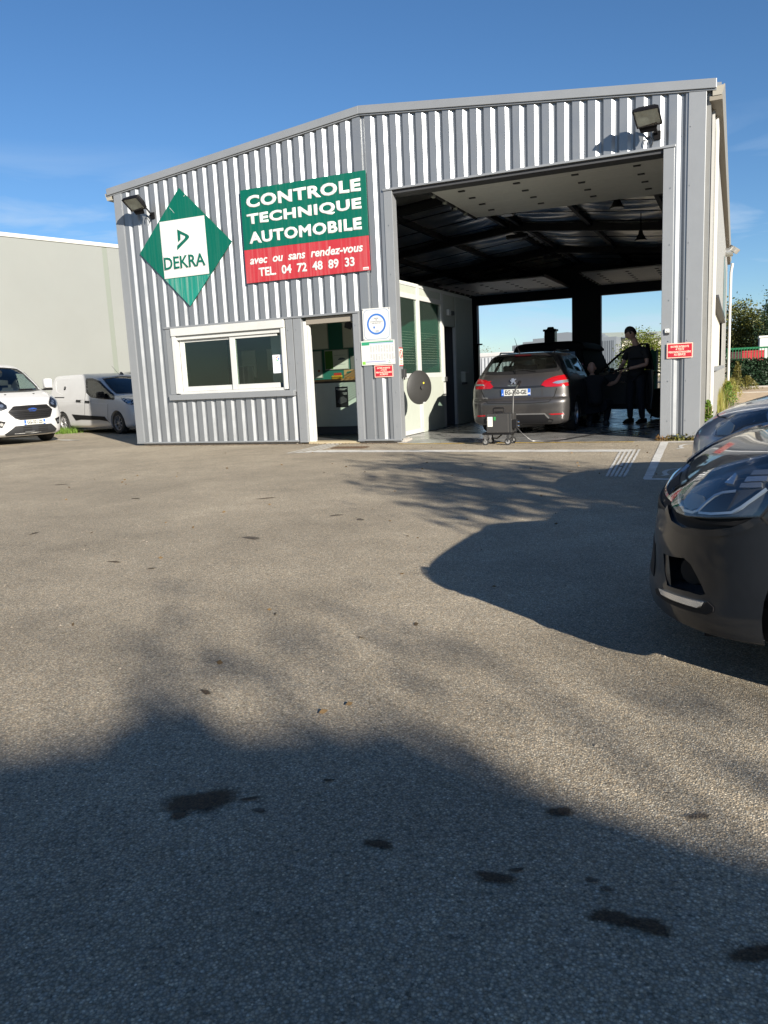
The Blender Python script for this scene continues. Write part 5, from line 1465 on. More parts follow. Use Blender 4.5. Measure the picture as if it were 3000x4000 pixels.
    for y in (.38, -.38): seat(root, -2.35, y, .50, M_SEAT)
    MB().tube([(-2.06, .02, 1.56), (-2.10, .02, 1.60), (-2.42, .0, 1.86)], [.012, .005, .003], 6).build('antenna', M_SATINBLACK, root, True)
    MB().prism([(-2.12, .14, 1.58), (-2.30, .14, 1.60), (-2.24, .14, 1.68), (-2.20, .14, 1.66)], (0, .05, 0)).build('roof_fin', M_SATINBLACK, root, True)
    return root

# ---------------------------------------------------------------- dark hatchback in the right foreground
def hatchback():
    L = LOOPS['hatchback']
    loc, rz = PLACE['hatchback']
    root = empty('hatchback_car', loc, rz, 'dark grey hatchback at the right edge, nose and left headlamp in view', 'car', 'cars parked along the right side')
    B = Body(slices_body(KEYS['hatchback'], sub=5, nq=18, ns=40))
    w = .855; r = .31
    cut = arches((-.825, -3.42), r, w, gap=.085)
    # the scoops beside the lower bumper are sunk into it
    for s in (1, -1):
        d = Vector((.55, -s * .83, 0)).normalized()
        d = Vector((-.55, -s * .83, 0)).normalized()
        sc = [Vector((x, s * y, z)) for x, y, z in L['scoop']]
        mid = sum(sc, Vector()) / len(sc)
        out = [p - d * .10 for p in sc]
        inn = [mid.lerp(p, .80) + d * .085 for p in sc]
        c = MB(); n = len(sc)
        c.add(out + inn, [tuple(range(n - 1, -1, -1)), tuple(range(n, 2 * n))] + [(i, (i + 1) % n, n + (i + 1) % n, n + i) for i in range(n)])
        cut.append(c)
        # slot under the headlamp
    B.carve(cut)
    side = [(-1.35, .8, 1.0), (-3.2, .8, 1.02), (-3.1, .7, 1.33), (-2.0, .66, 1.34), (-1.75, .7, 1.22)]
    ws = [(-1.08, -.68, 1.03), (-1.1, 0, 1.01), (-1.08, .68, 1.03), (-1.9, .55, 1.32), (-2.05, 0, 1.385), (-1.9, -.55, 1.32)]
    rw = [(-3.9, -.6, 1.02), (-3.9, .6, 1.02), (-3.65, .5, 1.33), (-3.65, -.5, 1.33)]
    for lp, d in ((side, LEFT), (mir(side), RIGHT), (ws, FRONT), (rw, REAR)): B.window_hole(lp, d)
    B.shell('body', [M_BLACKCAR, M_LINER], root, deg=30)
    for lp, d, nm in ((side, LEFT, 'side_window'), (mir(side), RIGHT, 'side_window'), (ws, FRONT, 'windscreen'), (rw, REAR, 'rear_window')):
        B.patch(nm, M_CARGLASS, lp, d, root, off=-.006, grid=.12, skirt=0)
        B.ribbon('window_seal', M_SATINBLACK, lp, d, root, width=.06, off=.002, closed=True)
    for s in (1, -1):
        f = (lambda l: l) if s == 1 else mir
        D = (-.45, -s * .89, 0)
        h = B.patch('headlamp', mat('lamp_bowl', (.10, .105, .11), .22, .6), f(L['headlight']), D, root, off=.004, grid=.03)
        ch = mat('lamp_chrome', (.40, .41, .42), .22, .8)
        B.patch('main_reflector', mat('lamp_bowl_reflection', (.20, .19, .165), .3, .4), f(L['round']), D, h, off=.012, grid=.02, dome=-.008)  # beige paints in the ground and wall the bowl would mirror
        B.patch('inner_lens', M_SATINBLACK, f(L['lens']), D, h, off=.011, grid=.025)
        B.ribbon('light_strip', mat('light_guide', (.34, .40, .47), .2, .3), f(L['drl']), D, h, width=.009, off=.016, skirt=.01)
        B.ribbon('light_strip', mat('light_guide', (.34, .40, .47), .2, .3), f(L['drl2']), D, h, width=.008, off=.016, skirt=.01)
        # indicator facets at the outer end
        for q in range(3):
            z0 = .715 + q * .018; x0 = -.345 - q * .012
            B.patch('facet', ch if q != 1 else M_REFLECTOR, f([(x0, .815, z0), (x0 - .075, .83, z0 + .008), (x0 - .07, .83, z0 + .022), (x0 - .005, .81, z0 + .013)]), D, h, off=.012 + q * .001, grid=.03)
        B.patch('facet', M_REFLECTOR, f([(-.30, .76, .722), (-.335, .775, .722), (-.335, .76, .748), (-.325, .755, .752)]), D, h, off=.012, grid=.02)
        B.patch('lens', M_LAMPGLASS, f(L['headlight']), D, h, off=.026, grid=.03, skirt=.012)
        B.ribbon('lamp_edge', M_SATINBLACK, f(L['headlight']), D, root, width=.008, off=.018, closed=True, skirt=.012)
        dI = Vector((.55, -s * .83, 0)).normalized()
        dI = Vector((.55 * -1, -s * .83, 0)).normalized()
        sc = [Vector(p) for p in f(L['scoop'])]
        inn = [p + dI * .055 for p in sc]
        mid = sum(inn, Vector()) / len(inn)
        lowi = list(range(6, 11))
        led = MB()
        for a_, b_ in zip(lowi, lowi[1:]):
            led.quad(sc[a_] + dI * .004, sc[b_] + dI * .004, inn[b_].lerp(mid, .12) + Vector((0, 0, .012)), inn[a_].lerp(mid, .12) + Vector((0, 0, .012)))
        led.build('intake_ledge', M_BLACKCAR, root, True, smooth=60)
        bl = MB()
        bl.prism([sc[0] + dI * .003, sc[0].lerp(sc[1], .5) + dI * .012, sc[10].lerp(sc[9], .4) + dI * .012, sc[10] + dI * .003, sc[11] + dI * .002], dI * .006)
        bl.build('intake_blade', M_BLACKCAR, root, True)
        MB().lathe([(.050, .012), (.044, 0), (.030, -.006), (.001, -.004)], mid + dI * .004 + Vector((0, 0, .012)), -dI, 18).build('fog_recess', M_BLACKPLASTIC, root, True, smooth=50)
        B.patch('upper_grille', M_GAP, f(L['grille']), D, root, off=.003, grid=.03)
        B.ribbon('grille_bar', M_BLACKPLASTIC, f([(-.126, .60, .645), (-.16, .68, .60), (-.24, .77, .595), (-.34, .828, .605), (-.395, .848, .622)]), D, root, width=.012, off=.010)
        B.ribbon('bumper_ledge', M_BLACKCAR, f(L['ledge']), D, root, width=.024, off=.014, skirt=.004)
        B.ribbon('bonnet_joint', M_GAP, f(L['hoodseam']) + [(-.7, s * .745, .90), (-1.0, s * .72, .965)], (-.3, -s * .6, -.7), root, width=.007)
        B.ribbon('wing_joint', M_GAP, f(L['fenderseam'] + [(-.47, .865, .585)]), D, root, width=.006)
        lo = B.patch('lower_trim', M_BLACKPLASTIC, f(L['lower']), D, root, off=.006, grid=.03)
        B.patch('daytime_lamp', mat('lamp_chrome2', (.80, .82, .84), .16, .85), f(L['drlens']), D, lo, off=.016, grid=.03)
        for x in (-.825, -3.42): wheel(root, x, s, w - .012, r, .19, 5)
        B.ribbon('door_joint', M_GAP, [(-1.38, s * .83, .95), (-1.42, s * .865, .5), (-1.36, s * .86, .26)], LEFT if s == 1 else RIGHT, root, width=.007)
        mirror_wing(root, -1.55, s * .80, .98, s, M_BLACKCAR)
    # middle of the nose: grille, bars, rhombus emblem
    g = B.patch('centre_grille', M_GAP, [(-.15, -.60, .675), (-.15, .60, .675), (-.1, .55, .60), (0, .30, .56), (0, -.30, .56), (-.1, -.55, .60)], FRONT, root, off=.004, grid=.05)
    for z in (.59, .63):
        B.ribbon('grille_bar', M_CHROME if z > .6 else M_BLACKPLASTIC, [(-.1, -.54, z), (0, 0, z), (-.1, .54, z)], FRONT, g, width=.012, off=.010)
    rh = [(-.16, 0, .70), (-.10, .042, .635), (-.055, 0, .57), (-.10, -.042, .635)]
    ri = [(-.135, 0, .672), (-.10, .025, .635), (-.075, 0, .598), (-.10, -.025, .635)]
    em = MB()
    for i in range(4):
        j = (i + 1) % 4
        em.prism([rh[i], rh[j], ri[j], ri[i]], (.012, 0, .008))
    em.build('emblem', mat('dull_chrome', (.3, .3, .31), .25, .9), root, True)
    B.patch('lower_grille', M_GAP, [(0, -.40, .30), (0, .40, .30), (0, .34, .42), (0, -.34, .42)], FRONT, root, off=.003, grid=.05)
    B.ribbon('bonnet_edge', M_GAP, [(-.222, .69, .715), (-.19, .61, .70), (-.165, .35, .695), (-.155, 0, .695), (-.165, -.35, .695), (-.19, -.61, .70), (-.222, -.69, .715)], (-1, 0, -.4), root, width=.010)
    underside(root, -3.8, -.25, .62, .14, .26)
    MB().box(-3.7, -1.0, -.68, .68, .28, .33).build('cabin_floor', M_LINER, root, True)
    for y in (.36, -.36): seat(root, -2.1, y, .42, M_SEAT)
    return root

def old_hatchback():
    L = LOOPS['old_hatchback']
    loc, rz = PLACE['old_hatchback']
    root = empty('hatchback_car', loc, rz, 'blue-grey older hatchback beyond the dark one, by the right wall of the hall', 'car', 'cars parked along the right side')
    B = Body(slices_body(KEYS['old_hatchback'], sub=4, nq=14, ns=34))
    w = .815; r = .29
    B.carve(arches((-.74, -3.18), r, w))
    side = [(-1.3, .8, .97), (-3.1, .8, .99), (-3.0, .7, 1.29), (-1.95, .66, 1.30), (-1.7, .7, 1.2)]
    ws = [(-1.05, -.66, 1.0), (-1.06, 0, .985), (-1.05, .66, 1.0), (-1.85, .53, 1.30), (-2.0, 0, 1.36), (-1.85, -.53, 1.30)]
    for lp, d in ((side, LEFT), (mir(side), RIGHT), (ws, FRONT)): B.window_hole(lp, d)
    B.shell('body', [M_BLUEGREYCAR, M_LINER], root)
    for lp, d, nm in ((side, LEFT, 'side_window'), (mir(side), RIGHT, 'side_window'), (ws, FRONT, 'windscreen')):
        B.patch(nm, M_CARGLASS, lp, d, root, off=-.006, grid=.12, skirt=0)
        B.ribbon('window_seal', M_SATINBLACK, lp, d, root, width=.06, off=.002, closed=True)
    for s in (1, -1):
        f = (lambda l: l) if s == 1 else mir
        D = (-.6, -s * .8, 0)
        h = B.patch('headlamp', mat('lamp_bowl', (.10, .105, .11), .22, .6), f(L['headlight']), D, root, off=.003, grid=.04)
        B.patch('main_reflector', mat('lamp_warm', (.42, .41, .35), .25, .6), f(L['reflector']), D, h, off=.010, grid=.03)
        B.patch('lens', M_LAMPGLASS, f(L['headlight']), D, h, off=.022, grid=.04)
        B.patch('corner_bumper', M_BLACKPLASTIC, f(L['wedge']), D, root, off=.008, grid=.04)
        B.ribbon('bonnet_joint', M_GAP, f(L['hoodseam']), (-.5, -s * .4, -.7), root, width=.012)
        for x in (-.74, -3.18): wheel(root, x, s, w - .012, r, .18, 5)
        mirror_wing(root, -1.5, s * .77, .95, s, M_BLUEGREYCAR)
    B.ribbon('bonnet_edge', M_GAP, [(-.263, .498, .72), (-.20, .25, .72), (-.19, 0, .72), (-.20, -.25, .72), (-.263, -.498, .72)], (-1, 0, -.5), root, width=.012)
    B.patch('grille', M_GAP, [(0, -.4, .26), (0, .4, .26), (0, .36, .38), (0, -.36, .38)], FRONT, root, off=.003, grid=.05)
    underside(root, -3.6, -.25, .6, .14, .28)
    MB().box(-3.5, -1.0, -.66, .66, .28, .33).build('cabin_floor', M_LINER, root, True)
    for y in (.34, -.34): seat(root, -2.05, y, .42, M_SEAT)
    return root

def dark_van():
    root = empty('parked_van', (7.28, 7.2, .05), -math.pi / 2, 'dark van in shadow deep inside the hall, ahead of the estate car', 'van')
    K = [(a * .97, b, c, w * 1.04, cf, cr, pf, pr) for a, b, c, w, cf, cr, pf, pr in KEYS['panel_van']]
    K = K[:-4] + [(1.62, -1.3, -4.9, .88, .38, .1, 2.8, 8), (1.74, -1.55, -4.88, .82, .4, .1, 2.7, 7), (1.80, -1.8, -4.8, .70, .5, .2, 2.5, 6), (1.83, -2.3, -4.4, .45, .4, .3, 2.2, 4)]
    root.matrix_world = Matrix.Translation((7.05, 11.8, .03)) @ Matrix.Rotation(math.pi / 2, 4, 'Z')
    B = Body(slices_body(K))
    w = .90; r = .33
    B.carve(arches((-.99, -3.92), r, w))
    B.shell('body', [mat('black_van_paint', (.006, .006, .008), .7, spec=.1), M_LINER], root, thick=0)
    B.patch('rear_window', M_BLACKGLASS, [(-5, -.72, 1.1), (-5, .72, 1.1), (-5, .66, 1.55), (-5, -.66, 1.55)], REAR, root, off=.004, grid=.1)
    B.ribbon('door_joint', M_GAP, [(-5, 0, 1.7), (-5, 0, .4)], REAR, root, width=.012)
    for s in (1, -1):
        B.patch('tail_lamp', M_REDSOLID, [(-5, s * .80, .85), (-5, s * .89, .85), (-5, s * .86, 1.25), (-5, s * .79, 1.25)], REAR, root, off=.008, grid=.06)
        for x in (-.99, -3.92): wheel(root, x, s, w - .01, r, .2, 6)
    return root
# ================================================================= signs on the front
M_GREEN = mat('sign_green', (.0015, .090, .064), .55, spec=.15, noise_amt=.04, noise_scale=2, streak=.03)
M_GREENPALE = mat('sign_green_faded', (.006, .17, .13), .5, noise_amt=.12, noise_scale=3, streak=.35)
M_SIGNRED = mat('sign_red', (.34, .026, .036), .5, spec=.3, noise_amt=.06, streak=.14)
M_SIGNWHITE = mat('sign_white', (.50, .51, .50), .45, noise_amt=.02)
M_LETTER = mat('letter_white', (.50, .51, .495), .45)
M_REDPLATE = mat('plate_red', (.36, .016, .030), .35, noise_amt=.08)
M_PLATEEDGE = mat('plate_edge', (.78, .45, .36), .5)
FX, FZ = (1, 0, 0), (0, 0, 1)

def flat(name, m, pts, y, d, parent):
    return MB().prism([(x, y, z) for x, z in pts], (0, d, 0)).build(name, m, parent)

ds = empty('diamond_sign', (1.6, -.03, 3.78), 0, 'large green diamond sign with white square reading DEKRA', 'sign')
flat('sign_board', M_GREEN, [(1.59, 4.866), (.52, 3.777), (1.627, 2.69), (2.685, 3.778)], -.032, .014, ds)
flat('faded_corner', M_GREENPALE, [(1.085, 3.235), (1.627, 2.692), (2.148, 3.235)], -.0345, .002, ds)
flat('white_square', M_LETTER, [(1.075, 3.248), (2.128, 3.252), (2.118, 4.308), (1.068, 4.308)], -.035, .002, ds)
flat('grey_square', M_SIGNWHITE, [(1.088, 3.262), (2.115, 3.266), (2.105, 4.294), (1.082, 4.294)], -.037, .0015, ds)
lg = [(1.476, 4.128), (1.701, 4.012), (1.735, 3.985), (1.743, 3.967), (1.735, 3.945), (1.69, 3.91), (1.434, 3.747), (1.447, 3.83), (1.633, 3.943), (1.650, 3.965), (1.648, 3.986), (1.542, 4.037), (1.536, 3.935), (1.474, 3.891)]
cx, cz = 1.59, 3.95
for nm, m_, y_, k in (('logo_halo', M_LETTER, -.0385, 1.07), ('logo', M_GREEN, -.041, 1.0)):
    flat(nm, m_, [(cx + (x - cx) * k, cz + (z - cz) * k) for x, z in lg], y_, .0015, ds)
text('DEKRA', 'lettering_halo', M_LETTER, (1.088, -.038, 3.402), FX, FZ, .99, .252, .001, bold=.05, parent=ds)
text('DEKRA', 'lettering', M_GREEN, (1.098, -.0395, 3.412), FX, FZ, .97, .230, .002, bold=.022, parent=ds)
for (p, q) in (((1.69, 4.70), (1.75, 4.755)), ((1.34, 4.54), (1.44, 4.43))):
    a, b = Vector((p[0], -.0335, p[1])), Vector((q[0], -.0335, q[1]))
    n = (b - a).normalized().cross(Vector((0, 1, 0))) * .004
    MB().prism([a - n, b - n * .5, b + n * .5, a + n], (0, -.001, 0)).build('scratch', M_LETTER, ds)

bs = empty('banner_sign', (4.2, -.04, 3), 0, 'rectangular green and red sign reading CONTROLE TECHNIQUE AUTOMOBILE', 'sign')
flat('sign_board', M_GREEN, [(2.950, 3.588), (5.474, 3.574), (5.471, 4.633), (2.949, 4.636)], -.040, .02, bs)
flat('red_board', M_SIGNRED, [(2.953, 2.996), (5.480, 2.997), (5.474, 3.571), (2.950, 3.585)], -.040, .02, bs)
for s_, x0, x1, z0, z1 in (('CONTROLE', 3.058, 5.375, 4.308, 4.522), ('TECHNIQUE', 3.050, 5.372, 3.992, 4.208), ('AUTOMOBILE', 3.066, 5.360, 3.682, 3.890)):
    text(s_, 'lettering', M_LETTER, (x0, -.043, z0), FX, FZ, x1 - x0, z1 - z0, .002, bold=.050, parent=bs, spacing=1.10)
text('avec  ou  sans  rendez-vous', 'lettering', M_LETTER, (3.055, -.0415, 3.318), FX, FZ, 2.305, .150, .002, bold=.03, shear=.2, parent=bs)
text('TEL.  04  72  48  89  33', 'lettering', M_LETTER, (3.227, -.0415, 3.090), FX, FZ, 1.96, .160, .002, bold=.034, parent=bs)
flat('maker_mark', M_LETTER, [(5.345, 3.012), (5.455, 3.012), (5.455, 3.055), (5.345, 3.055)], -.0415, .001, bs)
flat('maker_stripe', M_SIGNRED, [(5.355, 3.022), (5.445, 3.022), (5.445, 3.032), (5.355, 3.032)], -.0425, .001, bs)

def rounded(x0, x1, z0, z1, r, n=6):
    pts = []
    for cx, cz, a in ((x1 - r, z0 + r, -90), (x1 - r, z1 - r, 0), (x0 + r, z1 - r, 90), (x0 + r, z0 + r, 180)):
        pts += [(cx + r * math.cos(R(a + 90 * i / n)), cz + r * math.sin(R(a + 90 * i / n))) for i in range(n + 1)]
    return pts
M_SIGNBLUE = mat('sign_blue', (.030, .130, .42), .45)
M_INK = mat('ink_dark', (.10, .11, .15), .6)
rs = flat('round_sign', M_LETTER, [(5.280, 1.815), (5.808, 1.790), (5.808, 2.352), (5.280, 2.358)], -.028, .008, None)
tag(rs, 'white square sign with a blue ring beside the office door', 'sign')
for (x0, x1, z0, z1, r, y, m_) in ((5.30, 5.79, 1.822, 2.335, .085, -.029, mat('line_blue', (.20, .26, .36), .5)), (5.311, 5.779, 1.833, 2.324, .078, -.030, M_LETTER)):
    flat('border', m_, rounded(x0, x1, z0, z1, r), y, .001, rs)
mb = MB(); ring_arc(mb, 5.545, 2.082, .148, .180, 0, 360, -.032, 40, .0015); mb.build('blue_ring', M_SIGNBLUE, rs)
for s_, z, w in (('CENTRE', 2.172, .085), ('DE', 2.145, .025), ('CONTRÔLE TECHNIQUE', 2.118, .245), ('DES VÉHICULES', 2.092, .165)):
    text(s_, 'lettering', M_INK, (5.545, -.0315, z), FX, FZ, w, .017, .001, bold=.02, parent=rs, align='C')
flat('emblem', M_SIGNBLUE, [(5.485, 2.01), (5.515, 2.01), (5.515, 2.045), (5.485, 2.045)], -.0315, .001, rs)
for z in (2.035, 2.015): flat('small_print', mat('ink_pale', (.42, .44, .47), .6), [(5.53, z), (5.60, z), (5.60, z + .006), (5.53, z + .006)], -.0315, .001, rs)
for z in (1.965, 1.945): flat('small_print', M_INK, [(5.52, z), (5.585, z), (5.585, z + .007), (5.52, z + .007)], -.0315, .001, rs)
for x, z in ((5.295, 2.338), (5.793, 2.334), (5.295, 1.832), (5.793, 1.81)):
    MB().cyl((x, -.028, z), (x, -.033, z), .008, n=8).build('screw', M_DARKMETAL, rs)

pl = flat('price_list', M_LETTER, [(5.222, 1.382), (5.866, 1.384), (5.866, 1.800), (5.222, 1.806)], -.022, .006, None)
tag(pl, 'white price table with a green header strip below the blue ring sign', 'price list')
flat('header', mat('header_green', (.02, .23, .12), .5), [(5.236, 1.728), (5.385, 1.728), (5.385, 1.765), (5.845, 1.765), (5.845, 1.785), (5.236, 1.785)], -.023, .001, pl)
flat('header_blue', mat('header_blue', (.28, .33, .47), .5), [(5.39, 1.745), (5.845, 1.745), (5.845, 1.763), (5.39, 1.763)], -.023, .001, pl)
figs = MB()
for c in range(9):
    x = 5.40 + c * .0515
    for z in [1.71 - i * .018 for i in range(7)] + [1.56 - i * .0175 for i in range(6)]:
        if (c + int(z * 997)) % 11 == 0: continue
        figs.prism([(x, -.0225, z), (x + .028, -.0225, z), (x + .028, -.0225, z + .008), (x, -.0225, z + .008)], (0, -.0008, 0))
figs.build('figures', mat('ink_mid', (.25, .25, .27), .6), pl)['kind'] = 'stuff'
rows = MB()
for z in [1.70 - i * .024 for i in range(10)]:
    rows.prism([(5.24, -.0225, z), (5.24 + .05 + .05 * ((z * 531) % 1), -.0225, z), (5.29 + .05 * ((z * 531) % 1), -.0225, z + .006), (5.24, -.0225, z + .006)], (0, -.0008, 0))
rows.build('row_titles', mat('ink_pale', (.42, .44, .47), .6), pl)['kind'] = 'stuff'
flat('row_tint', mat('row_tint', (.55, .56, .58), .6), [(5.25, 1.595), (5.70, 1.595), (5.70, 1.612), (5.25, 1.612)], -.0222, .0004, pl)
flat('footer', mat('footer_blue', (.24, .25, .40), .5), [(5.305, 1.432), (5.69, 1.432), (5.69, 1.450), (5.305, 1.450)], -.023, .001, pl)
flat('footer_green', mat('footer_green', (.18, .42, .05), .5), [(5.238, 1.396), (5.298, 1.396), (5.298, 1.448), (5.238, 1.448)], -.023, .001, pl)
flat('footer_print', mat('ink_mid', (.25, .25, .27), .6), [(5.31, 1.402), (5.69, 1.402), (5.69, 1.408), (5.31, 1.408)], -.023, .001, pl)
flat('logo', mat('header_green', (.02, .23, .12), .5), [(5.755, 1.43), (5.775, 1.442), (5.755, 1.454)], -.023, .001, pl)
text('DEKRA', 'lettering', mat('header_green', (.02, .23, .12), .5), (5.765, -.0225, 1.405), FX, FZ, .06, .012, .001, bold=.02, parent=pl, align='C')

def red_plate(x0, x1, z0, z1, y, lab, bold=.02):
    o = flat('red_sign', M_PLATEEDGE, [(x0, z0), (x1, z0), (x1, z1), (x0, z1)], y, .006, None)
    tag(o, lab, 'sign', 'red no entry signs')
    w, h = x1 - x0, z1 - z0
    flat('red_field', M_REDPLATE, [(x0 + .012, z0 + .012), (x1 - .012, z0 + .012), (x1 - .012, z1 - .012), (x0 + .012, z1 - .012)], y - .001, .001, o)
    for s_, k, ww in (('ENTRÉE INTERDITE', .70, .70), ('A TOUTE', .52, .32), ('PERSONNE ÉTRANGÈRE', .335, .86), ('AU SERVICE', .155, .44)):
        text(s_, 'lettering', mat('letter_cream', (.80, .60, .48), .5), (x0 + w / 2, y - .0015, z0 + h * k), FX, FZ, w * ww, h * (.155 if 'É' not in s_ else .165), .001, bold=bold, parent=o, align='C')
    return o
red_plate(5.465, 5.817, 1.166, 1.372, -.024, 'red staff only sign below the price table')
red_plate(10.337, 10.703, 1.241, 1.459, -.040, 'red staff only sign on the right post of the bay')
# no-smoking sign on the reveal
X5 = 5.9335
ns = MB().prism([(X5, .005, 1.342), (X5, .165, 1.342), (X5, .165, 1.662), (X5, .005, 1.662)], (.003, 0, 0)).build('prohibition_sign', mat('sign_cream', (.72, .66, .56), .5), None)
tag(ns, 'narrow cream and red prohibition sign on the reveal of the bay', 'sign')
for z0, z1 in ((1.342, 1.36), (1.642, 1.662)):
    MB().box(X5 + .003, X5 + .005, .005, .165, z0, z1).build('red_edge', M_REDPLATE, ns)
mb = MB()
for i in range(24):
    t0, t1 = 2 * math.pi * i / 24, 2 * math.pi * (i + 1) / 24
    mb.prism([(X5 + .004, .085 + r * math.cos(t) * .9, 1.545 + r * math.sin(t) * .9) for r, t in ((.065, t0), (.065, t1), (.085, t1), (.085, t0))], (.001, 0, 0))
mb.prism([(X5 + .004, .035, 1.585), (X5 + .004, .045, 1.597), (X5 + .004, .135, 1.505), (X5 + .004, .125, 1.493)], (.001, 0, 0))
mb.build('red_ring', M_REDPLATE, ns)
MB().prism([(X5 + .0035, .065, 1.50), (X5 + .0035, .105, 1.50), (X5 + .0035, .10, 1.57), (X5 + .0035, .08, 1.60), (X5 + .0035, .065, 1.57)], (.0004, 0, 0)).build('figure', M_INK, ns)
for z in (1.43, 1.405, 1.38):
    MB().box(X5 + .003, X5 + .004, .03, .14, z, z + .014).build('small_print', mat('ink_brown', (.22, .16, .12), .6), ns)
# switch boxes
sb = MB().box(10.302, 10.366, -.04, -.013, 1.622, 1.682).build('switch_box', M_LETTER, None, bevel=.006)
tag(sb, 'tiny white switch box on the right post above the red sign', 'switch')
MB().box(10.304, 10.366, -.032, -.013, 1.594, 1.618).build('switch_base', M_DARKMETAL, sb)
MB().box(10.328, 10.338, -.043, -.04, 1.634, 1.645).build('button', M_DARKMETAL, sb)
lb = MB().box(5.932, 6.0, .08, .165, 1.14, 1.29).build('lock_box', M_DARKMETAL, None, bevel=.008)
tag(lb, 'small metal lock box on the left reveal of the bay under the cream sign', 'lock box')
MB().cyl((5.97, .12, 1.14), (5.97, .12, 1.10), .012, n=8).build('latch', M_SATINBLACK, lb)
# convex mirror seen from behind
cm = empty('safety_mirror', (6.02, .42, 1.0), 0, 'round dark grey back of a convex mirror beside the office partition', 'mirror')
nrm = Vector((.90, -.42, 0)).normalized()
md = MB().lathe([(.30, 0.0), (.302, -.012), (.29, -.02), (.001, -.022)][::-1] + [(.295, .004), (.24, .03), (.12, .05), (.001, .056)][0:0], Vector((6.13, .42, .955)), nrm, 40)
md.lathe([(.302, -.002), (.25, .018), (.13, .034), (.03, .04), (.001, .041)], Vector((6.13, .42, .955)), nrm, 40)
md.build('mirror_back', mat('mirror_back_grey', (.024, .024, .023), .45, noise_amt=.08), cm, smooth=50)
c0 = Vector((6.13, .42, .955)) + nrm * .04
MB().cyl(c0, c0 + nrm * .035, .032, n=14).build('mount', M_DARKMETAL, cm, smooth=40)
MB().tube([c0 + nrm * .03, c0 + nrm * .05 + Vector((-.10, 0, -.01)), Vector((5.95, .30, .96))], .012, 8).build('arm', M_DARKMETAL, cm)
rt = Vector((0, 0, 1)).cross(nrm).normalized()
p = Vector((6.13, .42, .955)) + nrm * .036 + rt * .07 + Vector((0, 0, .075))
MB().cyl(p - nrm * .006, p + nrm * .002, .018, n=12).build('yellow_sticker', mat('sticker_yellow', (.55, .42, .03), .5), cm)
p = Vector((6.13, .42, .955)) + nrm * .01 + rt * .09 + Vector((0, 0, -.275))
MB().box(p.x - .02, p.x + .02, p.y - .012, p.y + .012, p.z - .012, p.z + .012).build('clip', M_WHITE, cm)

# ================================================================= floodlights
M_FLOODBLACK = mat('flood_black', (.006, .006, .007), .6, spec=.12)
def floodlight(dx, lab):
    o = empty('floodlight', (.95 + dx, 0, 4.45), 0, lab, 'floodlight', 'floodlights on the front of the hall')
    A, B_, C, D = [Vector(p) + Vector((dx, 0, 0)) for p in ((.60, -.50, 4.69), (.955, -.50, 4.70), (.995, -.29, 4.525), (.645, -.29, 4.51))]
    n = (B_ - A).cross(D - A).normalized()
    if n.y > 0: n = -n
    mdl = (A + B_ + C + D) / 4
    mb = MB()
    outer = [A, B_, C, D]
    inner = [mdl.lerp(p, .90) for p in outer]
    back = [mdl.lerp(p, .62) - n * .16 for p in outer]
    mid = [mdl.lerp(p, .98) - n * .05 for p in outer]
    mb.add([p + n * .012 for p in outer] + [p + n * .012 for p in inner] + mid + back + [p - n * .01 for p in inner],
           [(i, (i + 1) % 4, 4 + (i + 1) % 4, 4 + i) for i in range(4)] + [(i, (i + 1) % 4, 8 + (i + 1) % 4, 8 + i) for i in range(4)] +
           [(8 + i, 8 + (i + 1) % 4, 12 + (i + 1) % 4, 12 + i) for i in range(4)] + [(12, 13, 14, 15)] + [(4 + i, 4 + (i + 1) % 4, 16 + (i + 1) % 4, 16 + i) for i in range(4)])
    mb.build('housing', M_FLOODBLACK, o, bevel=.006)
    MB().add([p - n * .012 for p in inner], [(0, 1, 2, 3)]).build('reflector', mat('flood_reflector', (.42, .45, .40), .30, .5, noise_amt=.25, noise_scale=9), o)
    MB().add([p + n * .006 for p in inner], [(0, 1, 2, 3)]).build('glass', M_LAMPGLASS, o)
    MB().tube([mdl.lerp(D, .3) + n * .0 + Vector((0, .02, .01)) - n * .01, mdl.lerp(C, .3) + Vector((0, .02, .01)) - n * .01], .018, 8).build('lamp_tube', mat('lamp_tube', (.65, .66, .63), .3), o)
    MB().prism([mdl - n * .10 + Vector((-.13, 0, -.10)), mdl - n * .10 + Vector((.13, 0, -.10)), mdl - n * .02 + Vector((.11, .10, -.10)), mdl - n * .02 + Vector((-.11, .10, -.10))], (0, .05, -.07)).build('ballast_box', M_FLOODBLACK, o, bevel=.008)
    w = Vector((.90 + dx, .0, 4.46))
    MB().tube([mdl - n * .12, mdl - n * .16 + Vector((.03, .04, -.02)), w + Vector((0, -.06, .02)), w], .016, 8).build('bracket', M_FLOODBLACK, o)
    MB().box(w.x - .05, w.x + .05, -.03, .0, w.z - .07, w.z + .05).build('wall_plate', M_FLOODBLACK, o, bevel=.004)
    pts = [w + Vector((-.12 + .06 * math.cos(t), -.03, -.09 + .07 * math.sin(t))) for t in [R(a) for a in range(-60, 240, 25)]]
    MB().tube(pts, .006, 6).build('cable', M_SATINBLACK, o)
    return o
floodlight(0, 'black floodlight at the left end of the front above the diamond sign')
floodlight(9.262, 'black floodlight at the right end of the front above the bay')

